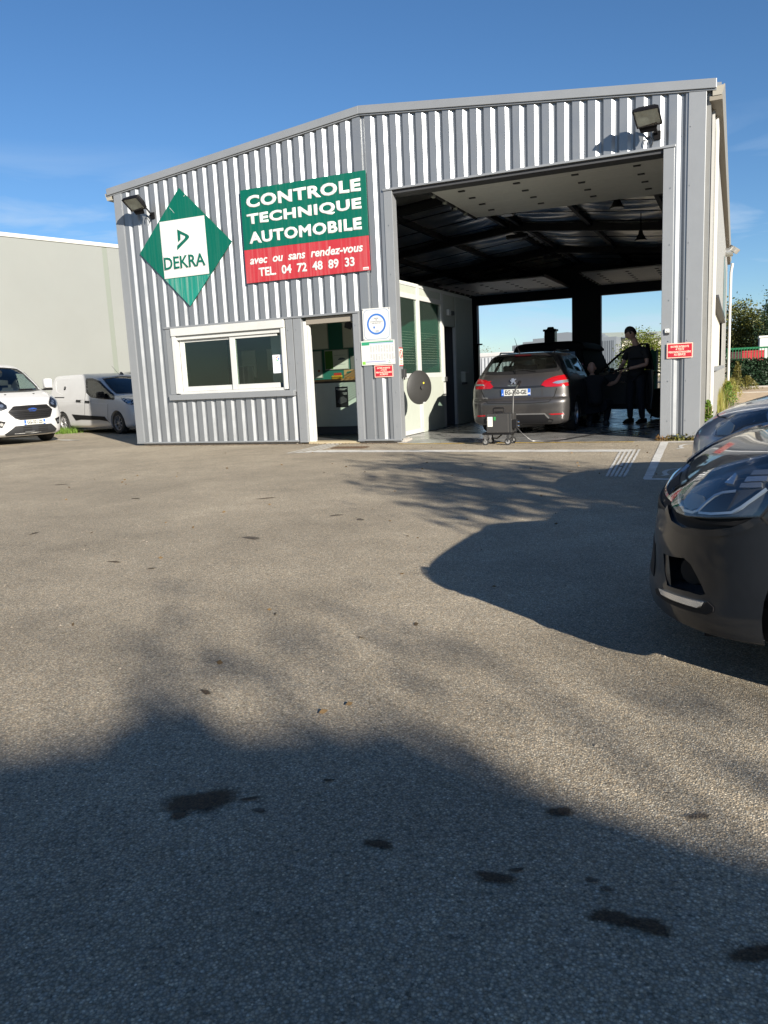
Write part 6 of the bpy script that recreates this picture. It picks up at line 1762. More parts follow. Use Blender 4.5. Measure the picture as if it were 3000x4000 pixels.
# ================================================================= reception furniture
ct = empty('reception_counter', (4.0, 2.2, .03), 0, 'pale green reception counter with a wooden top inside the office door', 'counter')
M_COUNTER = mat('counter_front', (.48, .53, .49), .55, noise_amt=.04)
MB().box(2.9, 5.35, 1.85, 1.90, .20, 1.10).build('front_panel', M_COUNTER, ct)
MB().box(2.9, 5.35, 1.90, 2.5, .036, .20).build('plinth', M_LINING, ct)
MB().box(2.85, 5.40, 1.80, 2.55, 1.14, 1.18).build('counter_top', mat('beech_top', (.36, .20, .09), .4, noise_amt=.15), ct, bevel=.006)
MB().box(2.9, 5.35, 1.87, 2.5, 1.10, 1.139).build('top_rail', mat('counter_shadow', (.06, .05, .05), .6), ct)
ps = MB().box(3.70, 3.99, 1.842, 1.846, .594, 1.016).build('poster', mat('poster_black', (.015, .015, .018), .4), None)
tag(ps, 'black car poster taped to the front of the reception counter', 'poster')
MB().prism([(3.74, 1.841, .70), (3.80, 1.841, .66), (3.95, 1.841, .70), (3.96, 1.841, .76), (3.88, 1.841, .82), (3.80, 1.841, .80)], (0, .001, 0)).build('printed_car', mat('poster_grey', (.10, .10, .11), .5), ps)
for z, x0, x1 in ((.965, 3.72, 3.97), (.945, 3.76, 3.93), (.88, 3.87, 3.97), (.855, 3.89, 3.97)):
    MB().box(x0, x1, 1.8405, 1.842, z, z + .014).build('printed_line', mat('poster_white', (.45, .45, .45), .5), ps)
def framed(x0, x1, z0, z1, lab, inner=None, y=3.215):
    o = MB().box(x0, x1, y - .02, y, z0, z1).build('framed_notice', mat('frame_grey', (.30, .31, .30), .4, .5), None, bevel=.004)
    tag(o, lab, 'notice', 'framed notices on the green office wall')
    MB().box(x0 + .018, x1 - .018, y - .024, y - .02, z0 + .018, z1 - .018).build('sheet', inner or mat('notice_paper', (.55, .55, .52), .6, noise_amt=.03), o)
    return o
framed(2.46, 2.895, 1.853, 2.52, 'plain framed notice, upper left on the green office wall')
f2 = framed(3.258, 3.66, 1.851, 2.464, 'framed notice with a printed photo, upper right on the green wall')
MB().prism([(3.32, 3.188, 2.30), (3.48, 3.188, 2.24), (3.55, 3.188, 2.36), (3.44, 3.188, 2.44), (3.34, 3.188, 2.40)], (0, .002, 0)).build('printed_photo', mat('notice_dark', (.06, .06, .09), .6), f2)
f3 = framed(2.775, 3.381, 1.385, 1.834, 'wide framed notice with green left half and a car picture')
MB().box(2.795, 2.99, 3.187, 3.19, 1.41, 1.81).build('green_half', mat('notice_green', (.055, .16, .02), .6), f3)
MB().prism([(3.12, 3.188, 1.60), (3.30, 3.188, 1.605), (3.29, 3.188, 1.63), (3.24, 3.188, 1.65), (3.17, 3.188, 1.648), (3.13, 3.188, 1.625)], (0, .002, 0)).build('printed_car', M_INK, f3)
for z in (1.70, 1.50): MB().box(3.03, 3.30, 3.187, 3.19, z, z + .008).build('printed_line', mat('ink_mid', (.25, .25, .27), .6), f3)
f4 = framed(2.40, 2.706, 1.215, 1.83, 'framed notice partly hidden by the door frame, lower left on the green wall')
MB().cyl((2.62, 3.189, 1.38), (2.62, 3.186, 1.38), .03, n=12).build('printed_stamp', mat('stamp_orange', (.35, .10, .05), .6), f4)
framed(3.427, 3.75, 1.30, 1.671, 'small grey framed notice right of the wide one', mat('notice_grey', (.12, .12, .12), .6))
bx = MB().prism([(3.50, 2.08, 1.18), (3.745, 2.08, 1.18), (3.745, 2.08, 1.25), (3.50, 2.08, 1.25)], (0, .06, 0)).build('leaflet_holder', mat('leaflet_yellow', (.40, .26, .02), .5), None, bevel=.012)
tag(bx, 'yellow and red leaflet holder standing on the counter', 'leaflet holder')
MB().box(3.53, 3.70, 2.15, 2.17, 1.18, 1.305).build('red_card', mat('leaflet_red', (.30, .03, .02), .6), bx)
for i in range(5): MB().cyl((3.53 + i * .045, 2.079, 1.215), (3.53 + i * .045, 2.072, 1.215), .02, n=10).build('letter_shape', mat('leaflet_dark', (.16, .09, .01), .6), bx)
b2 = MB().box(3.785, 4.12, 2.12, 2.30, 1.18, 1.36).build('carton', mat('cardboard', (.33, .20, .09), .8, noise_amt=.1), None, bevel=.004)
tag(b2, 'brown cardboard box with striped tape on the counter', 'box')
for i in range(6): MB().prism([(3.83 + i * .05, 2.117, 1.185), (3.855 + i * .05, 2.117, 1.185), (3.875 + i * .05, 2.117, 1.21), (3.85 + i * .05, 2.117, 1.21)], (0, .002, 0)).build('tape_stripe', mat('tape_orange', (.5, .22, .02), .6), b2)
MB().prism([(3.84, 2.117, 1.28), (3.95, 2.117, 1.30), (3.96, 2.117, 1.33), (3.86, 2.117, 1.32)], (0, .002, 0)).build('printed_mark', M_GREENWALL, b2)
ch = empty('office_chair', (4.45, 1.45, .03), 0, 'black chair with grey legs just inside the office door', 'chair')
MB().box(4.52, 4.92, 1.22, 1.62, .46, .52).build('seat', M_SEAT, ch, bevel=.02)
MB().box(4.48, 4.54, 1.22, 1.60, .52, .86).build('backrest', M_SEAT, ch, bevel=.025)
for x, y in ((4.54, 1.25), (4.88, 1.25), (4.54, 1.58), (4.88, 1.58)):
    MB().tube([(x, y, .47), (x + (-.06 if x < 4.7 else .06), y, .036)], .014, 8).build('leg', M_REFLECTOR, ch)

# ================================================================= hanging bells
def bell(x, y, z, lab, drop=.45):
    o = empty('pendant_lamp', (x, y, z), 0, lab, 'lamp', 'bell lamps hanging under the hall roof')
    MB().lathe([(.15, 0), (.155, .01), (.11, .06), (.06, .16), (.045, .24), (.001, .25)], (x, y, z), (0, 0, 1), 20).build('lamp_shade', mat('lamp_black', (.015, .015, .017), .4), o, smooth=40)
    MB().cyl((x, y, z + .24), (x, y, z + .24 + drop), .012, n=6).build('cord', M_SATINBLACK, o)
    MB().cyl((x, y, z - .005), (x, y, z + .012), .135, n=20).build('diffuser', mat('lamp_lens', (.35, .36, .35), .3), o)
    return o
bell(8.95, 4.9, 4.42, 'bell lamp near the front edge of the open door panels')
bell(6.62, 4.85, 4.55, 'bell lamp at the left end of the open door panels', .3)
bell(9.0, 9.0, 4.32, 'bell lamp deeper in the hall on the right')
dc = MB().tube([(10.75, 5.4, 3.95), (10.35, 5.4, 3.95), (10.15, 5.4, 4.1), (10.05, 5.4, 4.45)], [.30, .30, .27, .24], 16).build('air_duct', mat('galvanised', (.6, .61, .6), .3, .8), None, smooth=40)
tag(dc, 'large grey air duct coming through the right wall of the hall', 'duct')

# ================================================================= emissions tester in front of the estate car
et = empty('emissions_tester', (7.82, -.45, 0), 0, 'dark grey emissions tester on castors standing behind the estate car', 'test trolley')
M_TESTER = mat('tester_grey', (.032, .031, .030), .5, noise_amt=.06)
MB().box(7.66, 8.02, -.62, -.22, .20, .50).build('cabinet', M_TESTER, et, bevel=.006)
MB().box(7.58, 8.06, -.60, -.24, .165, .198).build('base_plate', M_BLACKPLASTIC, et, bevel=.006)
lbp = MB().box(7.68, 7.762, -.624, -.62, .30, .455).build('rating_label', mat('label_paper', (.62, .61, .56), .6), et)
for z in (.43, .41, .385, .36, .33): MB().box(7.69, 7.75, -.6255, -.624, z, z + .006).build('label_print', mat('ink_mid', (.25, .25, .27), .6), lbp)
MB().box(7.782, 7.815, -.624, -.62, .40, .455).build('green_label', mat('label_green', (.02, .20, .05), .6), et)
for x, z in ((7.69, .475), (7.83, .48), (7.665, .40), (7.665, .23), (7.84, .21)): MB().cyl((x, -.62, z), (x, -.626, z), .005, n=6).build('screw', M_CHROME, et)
MB().tube([(7.745, -.50, .50), (7.745, -.50, .575), (7.765, -.50, .59), (7.905, -.50, .59), (7.925, -.50, .575), (7.925, -.50, .50)], .012, 8).build('handle', M_BLACKPLASTIC, et, smooth=60)
MB().box(7.765, 7.905, -.52, -.48, .515, .535).build('handle_bar', M_BLACKPLASTIC, et, bevel=.006)
MB().box(8.02, 8.06, -.60, -.27, .2, .50).build('side_panel', M_DARKMETAL, et, bevel=.004)
for x in (7.63, 8.0):
    for y in (-.58, -.28):
        big = x > 7.8
        rr_ = .052 if not big else .056
        c = MB().cyl((x, y - .02, rr_), (x, y + .02, rr_), rr_, n=20).build('castor', M_TYRE, et, smooth=40)
        MB().cyl((x, y - .024, rr_), (x, y + .024, rr_), rr_ * .6, n=16).build('hub', M_REFLECTOR if not big else mat('castor_grey', (.22, .22, .22), .5), c, smooth=40)
        MB().prism([(x - .02, y - .03, .165), (x + .03, y - .03, .165), (x + .01, y - .03, rr_), (x - .012, y - .03, rr_)], (0, .006, 0)).build('fork', M_CHROME if not big else M_DARKMETAL, c)
MB().tube([(8.045, -.45, .17), (8.05, -.45, .5), (8.055, -.42, .8), (8.075, -.2, .93), (8.08, -.1, .97)], .014, 8).build('probe_pole', mat('pole_grey', (.05, .05, .048), .45), et, smooth=60)
MB().tube([(8.076, -.20, .925), (8.082, -.08, .985)], .026, 10).build('probe_head', M_SATINBLACK, et, smooth=60)
MB().box(8.06, 8.14, -.55, -.45, .26, .40).build('connector', M_BLACKPLASTIC, et, bevel=.01)
for z in (.30, .36): MB().cyl((8.14, -.50, z), (8.17, -.50, z), .016, n=10).build('plug', M_CHROME, et)
MB().tube([(7.7, -.45, .17), (7.72, -.5, .11), (7.80, -.52, .10), (7.88, -.5, .165)], .012, 6).build('hose', M_SATINBLACK, et, smooth=60)
cable = [(8.12, -.5, .28), (8.2, -.5, .18), (8.35, -.45, .05), (8.5, -.35, .03), (8.7, -.2, .03), (8.95, .25, .045), (9.2, 1.0, .045), (9.7, 1.8, .045), (10.1, 2.4, .045)]
MB().tube(cable, .008, 6).build('power_cable', M_SATINBLACK, et, smooth=60)

# ================================================================= vehicles
estate(); panel_van(); small_van(); hatchback(); old_hatchback(); dark_van()

# ================================================================= people
def body_mesh(name, joints, bones, m, root_i=0, sub=2):
    """one continuous skinned figure: joints {i: (x, y, z, rx, ry)}"""
    me = bpy.data.meshes.new(name)
    me.from_pydata([j[:3] for j in joints], bones, [])
    o = bpy.data.objects.new(name, me); COL.objects.link(o)
    sk = o.modifiers.new('skin', 'SKIN'); sk.use_smooth_shade = True
    sv = me.skin_vertices[0].data
    for i, j in enumerate(joints):
        sv[i].radius = (j[3], j[4] if len(j) > 4 else j[3]); sv[i].use_root = (i == root_i)
    sb_ = o.modifiers.new('sub', 'SUBSURF'); sb_.levels = sub; sb_.render_levels = sub
    dg = bpy.context.evaluated_depsgraph_get()
    nm = bpy.data.meshes.new_from_object(o.evaluated_get(dg))
    bpy.data.objects.remove(o)
    nm.name = name
    for f in nm.polygons: f.use_smooth = True
    nm.materials.clear(); nm.materials.append(m)
    r = bpy.data.objects.new(name, nm); COL.objects.link(r)
    return r

M_SKIN = mat('skin', (.50, .29, .21), .55, noise_amt=.05)
M_SHIRT = mat('black_shirt', (.012, .012, .014), .85, bump=.1, bump_scale=90)
M_TROUSERS = mat('dark_trousers', (.014, .015, .020), .9, bump=.1, bump_scale=90)
M_HAIR = mat('dark_hair', (.018, .012, .009), .6, bump=.4, bump_scale=120)
M_SHOE = mat('black_shoe', (.01, .01, .01), .5)

def head(parent, c, yaw, pitch, hair=True, s=1.0):
    """egg-shaped skull with brow, nose, chin, mouth, ears; faces local +X"""
    bm = bmesh.new()
    bmesh.ops.create_uvsphere(bm, u_segments=28, v_segments=20, radius=1)
    for v in bm.verts:
        x, y, z = v.co
        k = 1.0
        X, Y, Z_ = x * .098, y * .076, z * .118
        if z < 0: Y *= 1 - .28 * (-z); X *= 1 - .12 * (-z)
        if z < -.2 and x > 0: X += .012 * min(1, -z)
        if x > .5:
            X += .022 * math.exp(-(y / .16) ** 2) * math.exp(-((z + .12) / .17) ** 2)      # nose
            X += .005 * math.exp(-((z - .18) / .1) ** 2)                                   # brow
            X -= .007 * (math.exp(-((y - .36) / .16) ** 2) + math.exp(-((y + .36) / .16) ** 2)) * math.exp(-((z - .03) / .09) ** 2)
            X += .006 * math.exp(-(y / .25) ** 2) * math.exp(-((z + .48) / .08) ** 2)       # lips
            X += .007 * math.exp(-(y / .3) ** 2) * math.exp(-((z + .8) / .14) ** 2)         # chin
        v.co = (X * s, Y * s, Z_ * s)
    for f in bm.faces: f.smooth = True
    M = Matrix.Translation(c) @ Matrix.Rotation(yaw, 4, 'Z') @ Matrix.Rotation(pitch, 4, 'Y')
    bm.transform(M)
    me = bpy.data.meshes.new('head'); bm.to_mesh(me); bm.free()
    me.materials.append(M_SKIN)
    o = bpy.data.objects.new('head', me); COL.objects.link(o); adopt(o, parent)
    for sgn in (1, -1):
        e = MB().lathe([(.001, -.006), (.022, -.004), (.028, .004), (.02, .012), (.001, .006)], (-.012, sgn * .072, -.008), (.25, sgn, 0), 12)
        e.v = [(x * s, y * s, z * s * 1.35) for x, y, z in e.v]
        e.xform(M).build('ear', M_SKIN, o, smooth=60)
        ey = MB().lathe([(.001, -.01), (.010, 0), (.006, .006), (.001, .008)], (.083 * s, sgn * .030 * s, .006 * s), (1, sgn * .2, 0), 10)
        ey.xform(M).build('eye', M_INK, o, smooth=60)
    if hair:
        bm = bmesh.new()
        bmesh.ops.create_uvsphere(bm, u_segments=28, v_segments=20, radius=1)
        for v in list(bm.verts):
            x, y, z = v.co
            k = 1.07 + .02 * noise.noise(Vector((x * 5, y * 5, z * 5)))
            v.co = (x * .098 * k * s - .004, y * .078 * k * s, (z * .118 * k + .006) * s)
        dele = [f for f in bm.faces if (lambda q: q.z < .052 * s and q.x > .02 * s or q.z < -.02 * s and q.x > -.045 * s or q.z < -.075 * s)(f.calc_center_median())]
        bmesh.ops.delete(bm, geom=dele, context='FACES')
        for f in bm.faces: f.smooth = True
        bm.transform(M)
        hm = bpy.data.meshes.new('hair'); bm.to_mesh(hm); bm.free(); hm.materials.append(M_HAIR)
        h = bpy.data.objects.new('hair', hm); COL.objects.link(h); adopt(h, o)
        md_ = h.modifiers.new('t', 'SOLIDIFY'); md_.thickness = .008
    return o

def hand(parent, wrist, d, side, up, curl=.5, s=1.0):
    """palm, four fingers of different length and a thumb, as one skinned mesh; d = direction of the fingers"""
    d = Vector(d).normalized(); up = Vector(up); up = (up - d * up.dot(d)).normalized(); sd = d.cross(up) * side
    w = Vector(wrist)
    J, Bn = [], []
    def j(p, r): J.append((p.x, p.y, p.z, r, r * .8)); return len(J) - 1
    a = j(w, .024 * s); b = j(w + d * .045 * s, .030 * s); Bn.append((a, b))
    palm = j(w + d * .085 * s, .032 * s); Bn.append((b, palm))
    for k, (off, ln) in enumerate(((-.027, .068), (-.009, .078), (.009, .072), (.026, .056))):
        k0 = j(w + d * .092 * s + sd * off * s, .0105 * s); Bn.append((palm, k0))
        p = w + d * .092 * s + sd * off * s; ang = 0
        prev = k0
        for q, f in enumerate((.45, .32, .23)):
            ang += curl * (.7 + .2 * q)
            p = p + (d * math.cos(ang) - up * math.sin(ang)) * ln * f * s
            n_ = j(p, (.009 - .001 * q) * s); Bn.append((prev, n_)); prev = n_
    t0 = j(w + d * .03 * s - sd * .034 * s, .012 * s); Bn.append((b, t0))
    t1 = j(w + d * .065 * s - sd * .052 * s - up * .012 * s, .010 * s); Bn.append((t0, t1))
    t2 = j(w + d * .092 * s - sd * .05 * s - up * .028 * s, .008 * s); Bn.append((t1, t2))
    o = body_mesh('hand', J, Bn, M_SKIN, 0, 1)
    adopt(o, parent)
    return o

def standing_person():
    # stands beyond the open car door, looking down to the left at something in his hands
    bx, by = 9.50, 3.60
    o = empty('person', (bx, by, .03), 0, 'man in a black T-shirt standing behind the open car door', 'person')
    f = Vector((-.50, -.866, 0)); l = Vector((.866, -.50, 0))          # facing direction and his left
    def q(a, b, z):
        p = f * a + l * b
        return (bx + p.x, by + p.y, z)
    T = [(*q(0, 0, .98), .17, .15), (*q(.0, 0, 1.14), .17, .15), (*q(.0, 0, 1.30), .18, .155), (*q(-.01, 0, 1.43), .165, .14), (*q(.0, 0, 1.535), .085, .085), (*q(.01, 0, 1.575), .066, .066),
         (*q(0, .13, 1.46), .095, .09), (*q(0, -.13, 1.46), .095, .09), (*q(0, .20, 1.46), .078, .078), (*q(0, -.20, 1.46), .078, .078),
         (*q(.015, .245, 1.35), .066, .066), (*q(.03, -.235, 1.35), .066, .066), (*q(.02, .262, 1.27), .064, .064), (*q(.05, -.25, 1.27), .064, .064),
         (*q(0, .12, 1.20), .115, .12), (*q(0, -.12, 1.20), .115, .12), (*q(0, .11, 1.00), .12, .12), (*q(0, -.11, 1.00), .12, .12)]
    E_ = [(0, 1), (1, 2), (2, 3), (3, 4), (4, 5), (3, 6), (3, 7), (6, 8), (7, 9), (8, 10), (9, 11), (10, 12), (11, 13), (1, 14), (1, 15), (0, 16), (0, 17)]
    sh = body_mesh('shirt', T, E_, M_SHIRT); adopt(sh, o)
    S_ = [(*q(0, 0, 1.45), .06, .06), (*q(.01, 0, 1.56), .058, .058), (*q(.045, -.015, 1.65), .054, .054), (*q(.075, -.035, 1.73), .05, .05),
          (*q(0, .18, 1.45), .05, .05), (*q(.015, .25, 1.32), .046, .046), (*q(.04, .275, 1.18), .043, .043), (*q(.17, .17, 1.145), .037, .037), (*q(.29, .03, 1.11), .028, .03),
          (*q(0, -.18, 1.45), .05, .05), (*q(.03, -.24, 1.32), .046, .046), (*q(.07, -.265, 1.19), .043, .043), (*q(.20, -.22, 1.15), .037, .037), (*q(.33, -.16, 1.10), .028, .03)]
    nk = body_mesh('body', S_, [(0, 1), (1, 2), (2, 3), (0, 4), (4, 5), (5, 6), (6, 7), (7, 8), (0, 9), (9, 10), (10, 11), (11, 12), (12, 13)], M_SKIN)
    adopt(nk, o)
    hand(o, q(.29, .03, 1.11), tuple(f * .7 - l * .8 + Vector((0, 0, -.2))), 1, (0, 0, 1), .55)
    hand(o, q(.33, -.16, 1.10), tuple(f * .9 - l * .2 + Vector((0, 0, -.2))), -1, (0, 0, 1), .55)
    L_ = [(*q(0, 0, 1.02), .15, .13), (*q(0, .10, .92), .115, .11), (*q(.03, .13, .52), .076, .08), (*q(0, .155, .11), .055, .058), (*q(0, -.10, .92), .115, .11), (*q(.02, -.13, .52), .076, .08), (*q(-.02, -.15, .11), .055, .058)]
    lg_ = body_mesh('trousers', L_, [(0, 1), (1, 2), (2, 3), (0, 4), (4, 5), (5, 6)], M_TROUSERS); adopt(lg_, o)
    for b_ in (.155, -.15):
        sh_ = MB().prism([q(-.09, b_ - .05, .032), q(.17, b_ - .05, .032), q(.18, b_ - .05, .06), q(.06, b_ - .05, .12), q(-.09, b_ - .05, .13)], tuple(l * .10)).build('shoe', M_SHOE, o, smooth=50, bevel=.02)
    head(o, Vector(q(.115, -.055, 1.795)), R(190), R(30), True, 1.06)
    # the tablet he holds
    tb = MB().box(-.12, .12, -.09, .09, -.012, .012).xform(Matrix.Translation(q(.40, -.16, 1.09)) @ Matrix.Rotation(R(30), 4, 'Z') @ Matrix.Rotation(R(-18), 4, 'Y')).build('tablet', M_SATINBLACK, None, bevel=.006)
    tag(tb, 'dark handheld device held by the standing man', 'handheld device')
standing_person()

def crouching_person():
    # squats in the doorway of the car with his back half to the yard, one arm raised
    bx, by = 8.78, 3.05
    o = empty('person', (bx, by, .03), 0, 'bald man in dark clothes crouching at the open side of the estate car', 'person')
    def q(dx, dy, z): return (bx + dx, by + dy, z)
    T = [(*q(.05, -.10, .42), .17, .13), (*q(.02, -.02, .58), .165, .125), (*q(-.02, .05, .76), .18, .13), (*q(-.05, .09, .92), .165, .11), (*q(-.065, .11, 1.01), .075, .07),
         (*q(.13, .10, .93), .075, .075), (*q(-.23, .08, .93), .075, .075), (*q(.22, .22, .84), .06, .06), (*q(-.30, .2, .80), .06, .06)]
    sh = body_mesh('shirt', T, [(0, 1), (1, 2), (2, 3), (3, 4), (3, 5), (3, 6), (5, 7), (6, 8)], M_SHIRT); adopt(sh, o)
    S_ = [(*q(-.05, .09, .93), .06, .06), (*q(-.07, .115, 1.06), .056, .056), (*q(.13, .10, .93), .05, .05), (*q(.24, .25, .82), .045, .045), (*q(.36, .36, .86), .038, .038), (*q(.44, .42, 1.02), .028, .03),
          (*q(-.23, .08, .93), .05, .05), (*q(-.31, .22, .78), .044, .044), (*q(-.30, .42, .80), .034, .034), (*q(-.28, .52, .84), .028, .03)]
    nk = body_mesh('body', S_, [(0, 1), (0, 2), (2, 3), (3, 4), (4, 5), (0, 6), (6, 7), (7, 8), (8, 9)], M_SKIN); adopt(nk, o)
    hand(o, q(.44, .42, 1.02), (.25, .15, 1), 1, (0, -1, .1), .5)
    hand(o, q(-.28, .52, .84), (0, 1, .1), -1, (0, 0, 1), .6)
    L_ = [(*q(.05, -.10, .42), .165, .13), (*q(.15, .02, .42), .12, .11), (*q(.23, .36, .50), .08, .08), (*q(.20, .12, .10), .055, .058), (*q(-.06, .0, .40), .12, .11), (*q(-.12, .30, .36), .08, .08), (*q(-.10, .0, .12), .055, .058)]
    lg_ = body_mesh('trousers', L_, [(0, 1), (1, 2), (2, 3), (0, 4), (4, 5), (5, 6)], M_TROUSERS); adopt(lg_, o)
    for dx, dy in ((.20, .10), (-.10, -.02)):
        MB().prism([q(dx - .05, dy - .06, .032), q(dx - .05, dy + .20, .032), q(dx - .05, dy + .21, .06), q(dx - .05, dy + .08, .12), q(dx - .05, dy - .06, .13)], (.10, 0, 0)).build('shoe', M_SHOE, o, smooth=50, bevel=.02)
    head(o, Vector(q(-.08, .15, 1.155)), R(110), R(14), False, 1.0)
crouching_person()

mo = empty('monitor', (1.85, 1.2, 1.0), 0, 'dark computer monitor behind the reception window', 'monitor')
MB().box(1.55, 2.15, 1.18, 1.22, 1.12, 1.52).build('screen', M_BLACKGLASS, mo, bevel=.006)
MB().box(1.80, 1.90, 1.22, 1.26, .95, 1.3).build('stand', M_SATINBLACK, mo)
dk = MB().box(1.0, 3.0, .9, 1.7, .90, .95).build('desk', mat('beech_top', (.36, .20, .09), .4), None)
tag(dk, 'wooden desk under the reception window', 'desk')
MB().box(1.02, 2.98, 1.64, 1.68, .04, .90).build('modesty_panel', M_COUNTER, dk)
framed(1.25, 1.62, 1.45, 1.95, 'white framed notice on the green wall seen through the right window pane')
framed(.55, .95, 1.30, 1.95, 'white framed notice on the green wall seen through the left window pane')
# ================================================================= more things inside the hall
cb = empty('equipment_cabinet', (5.95, 12.4, .03), 0, 'tall black equipment cabinet with a cap, seen over the dark van', 'cabinet')
MB().box(5.79, 6.12, 12.25, 12.6, .03, 2.36).build('cabinet_body', M_SATINBLACK, cb, bevel=.01)
MB().box(5.75, 6.16, 12.22, 12.63, 2.362, 2.43).build('cap', M_SATINBLACK, cb, bevel=.02)
MB().cyl((5.955, 12.42, 2.42), (5.955, 12.42, 2.50), .13, .09, n=16).build('beacon', M_SATINBLACK, cb, smooth=40)
po = MB().box(1.78, 1.92, 17.9, 18.0, .03, 2.28).build('steel_post', M_SATINBLACK, None, bevel=.006)
tag(po, 'black steel post with a bracket near the rear left opening', 'post')
MB().box(1.74, 2.06, 17.88, 18.02, 2.282, 2.34).build('bracket', M_SATINBLACK, po)
ty = empty('hose_reel', (9.86, 4.95, .03), 0, 'dark round hose reel on the floor by the right post', 'hose reel')
MB().lathe([(.16, -.10), (.30, -.12), (.32, -.06), (.30, .0), (.32, .06), (.30, .12), (.16, .10)], (9.86, 4.95, .36), (.3, 1, 0), 26).build('reel', M_TYRE, ty, smooth=40)
MB().tube([(9.66, 4.9, .04), (9.74, 4.92, .35), (9.86, 4.95, .36), (9.98, 4.98, .35), (10.06, 5.0, .04)], .02, 6).build('stand', M_DARKMETAL, ty)
MB().tube([(9.70, 4.72, .5 + .0), (9.66, 4.7, .8), (9.75, 4.7, 1.02), (9.92, 4.75, .98), (9.98, 4.8, .7)], .022, 8).build('hose', M_SATINBLACK, ty, smooth=60)
ck = MB()
n = 10
vs = []
for i in range(n + 1):
    u = i / n
    for k in range(5):
        w_ = .02 + .10 * math.sin(min(1, u * 1.25) * math.pi) ** 1.0
        vs.append((9.56 + (k / 4 - .5) * w_ * 1.6 - .08 * u + .05 * (1 - u), 4.5 + .02 * math.sin(k * 2.1 + u * 5), .80 - .62 * u))
ck.add(vs, [(i * 5 + k, i * 5 + k + 1, (i + 1) * 5 + k + 1, (i + 1) * 5 + k) for i in range(n) for k in range(4)])
co = ck.build('cloth', mat('pink_cloth', (.40, .17, .18), .9), None, smooth=60)
tag(co, 'pinkish cloth hanging by the hose reel', 'cloth')
md = co.modifiers.new('t', 'SOLIDIFY'); md.thickness = .006

# ================================================================= neighbouring building on the left
nb = empty('cream_warehouse', (-9.5, 4, 0), R(-16.86), 'cream rendered warehouse wall with a white coping at the left', 'building')
M_CREAM = mat('cream_render', (.195, .206, .196), .85, noise_amt=.045, noise_scale=.35, dirt=.05, bump=.08, bump_scale=30)
# local frame: x = away from the wall towards the yard, y = along the wall
h_ = Vector((.957, -.29, 0)); l_ = Vector((.29, .957, 0))
W0 = h_ * -9.45
def wl_(a): return W0 + l_ * a
def wbox(name, a0, a1, d0, d1, z0, z1, m, bev=0):
    p = [wl_(a0) + h_ * d0, wl_(a1) + h_ * d0, wl_(a1) + h_ * d1, wl_(a0) + h_ * d1]
    return MB().prism([(q.x, q.y, z0) for q in p], (0, 0, z1 - z0)).build(name, m, nb, bevel=bev)
aj = Vector((-7.5, 7.84, 0)).dot(l_)
for k in range(-3, 3):
    a0 = aj + k * 6.0
    wbox('wall_panel', a0 + .085, a0 + 5.915, -.25, 0, 0, 5.76, M_CREAM, .006)
    wbox('joint', a0 - .085, a0 + .085, -.25, -.012, 0, 5.76, mat('joint_green', (.165, .185, .16), .8))
wbox('coping', aj - 18.2, aj + 18, -.30, .035, 5.762, 5.885, mat('coping_white', (.42, .42, .39), .6), .01)
wbox('return_wall', aj - 18.2, aj + 18, -14, -.26, 0, 5.70, M_CREAM)

# ================================================================= yard and buildings beyond the rear bay
def far_building(name, lab, poly, y, depth, m):
    e = empty(name, (sum(p[0] for p in poly) / len(poly), y, 0), 0, lab, 'building')
    MB().prism([(x, y, z) for x, z in poly], (0, depth, 0)).build('wall', m, e)
    return e
M_FARGREY = mat('far_grey_cladding', (.12, .14, .165), .6)
gb = far_building('grey_industrial_building', 'grey ribbed industrial building with a stepped roof seen through the hall',
    [(-15.43, 0), (-2.28, 0), (-2.28, 5.02), (-3.84, 5.01), (-3.84, 5.31), (-4.25, 5.30), (-4.25, 5.6), (-7.73, 5.85), (-8.31, 5.93), (-9.72, 5.88), (-9.72, 5.66), (-11.26, 5.66), (-11.26, 5.38), (-12.70, 5.35), (-12.71, 5.03), (-14.04, 5.01), (-14.05, 4.75), (-15.43, 4.66)], 90, 25, M_FARGREY)
rb = MB()
for i in range(60):
    x = -15.3 + i * .215
    rb.box(x, x + .07, 89.92, 90.0, 0, 4.6)
rb.build('cladding_ribs', M_FARGREY, gb)['kind'] = 'stuff'
wb = far_building('pale_industrial_building', 'pale building with a long grey-green roof behind the stepped one', [(-2.2, 0), (9, 0), (9, 4.55), (-2.2, 4.78)], 95, 20, mat('far_cream', (.50, .47, .40), .7))
MB().prism([(-5.2, 94.6, 4.83), (10, 94.6, 4.60), (10, 94.6, 5.20), (-5.2, 94.6, 5.78)], (0, 20.6, 0)).build('roof', mat('far_roof', (.20, .23, .22), .7), wb)
MB().box(-2.1, -1.0, 94.2, 94.55, 4.95, 5.1).build('roof_vent', M_FARGREY, wb)
MB().box(1.0, 2.1, 94.2, 94.55, 5.25, 5.38).build('roof_vent', M_FARGREY, wb)
for x in (4.2, 5.6, 7.0): MB().box(x, x + 1, 94.9, 95, 3.4, 4.2).build('window', M_BLACKGLASS, wb)
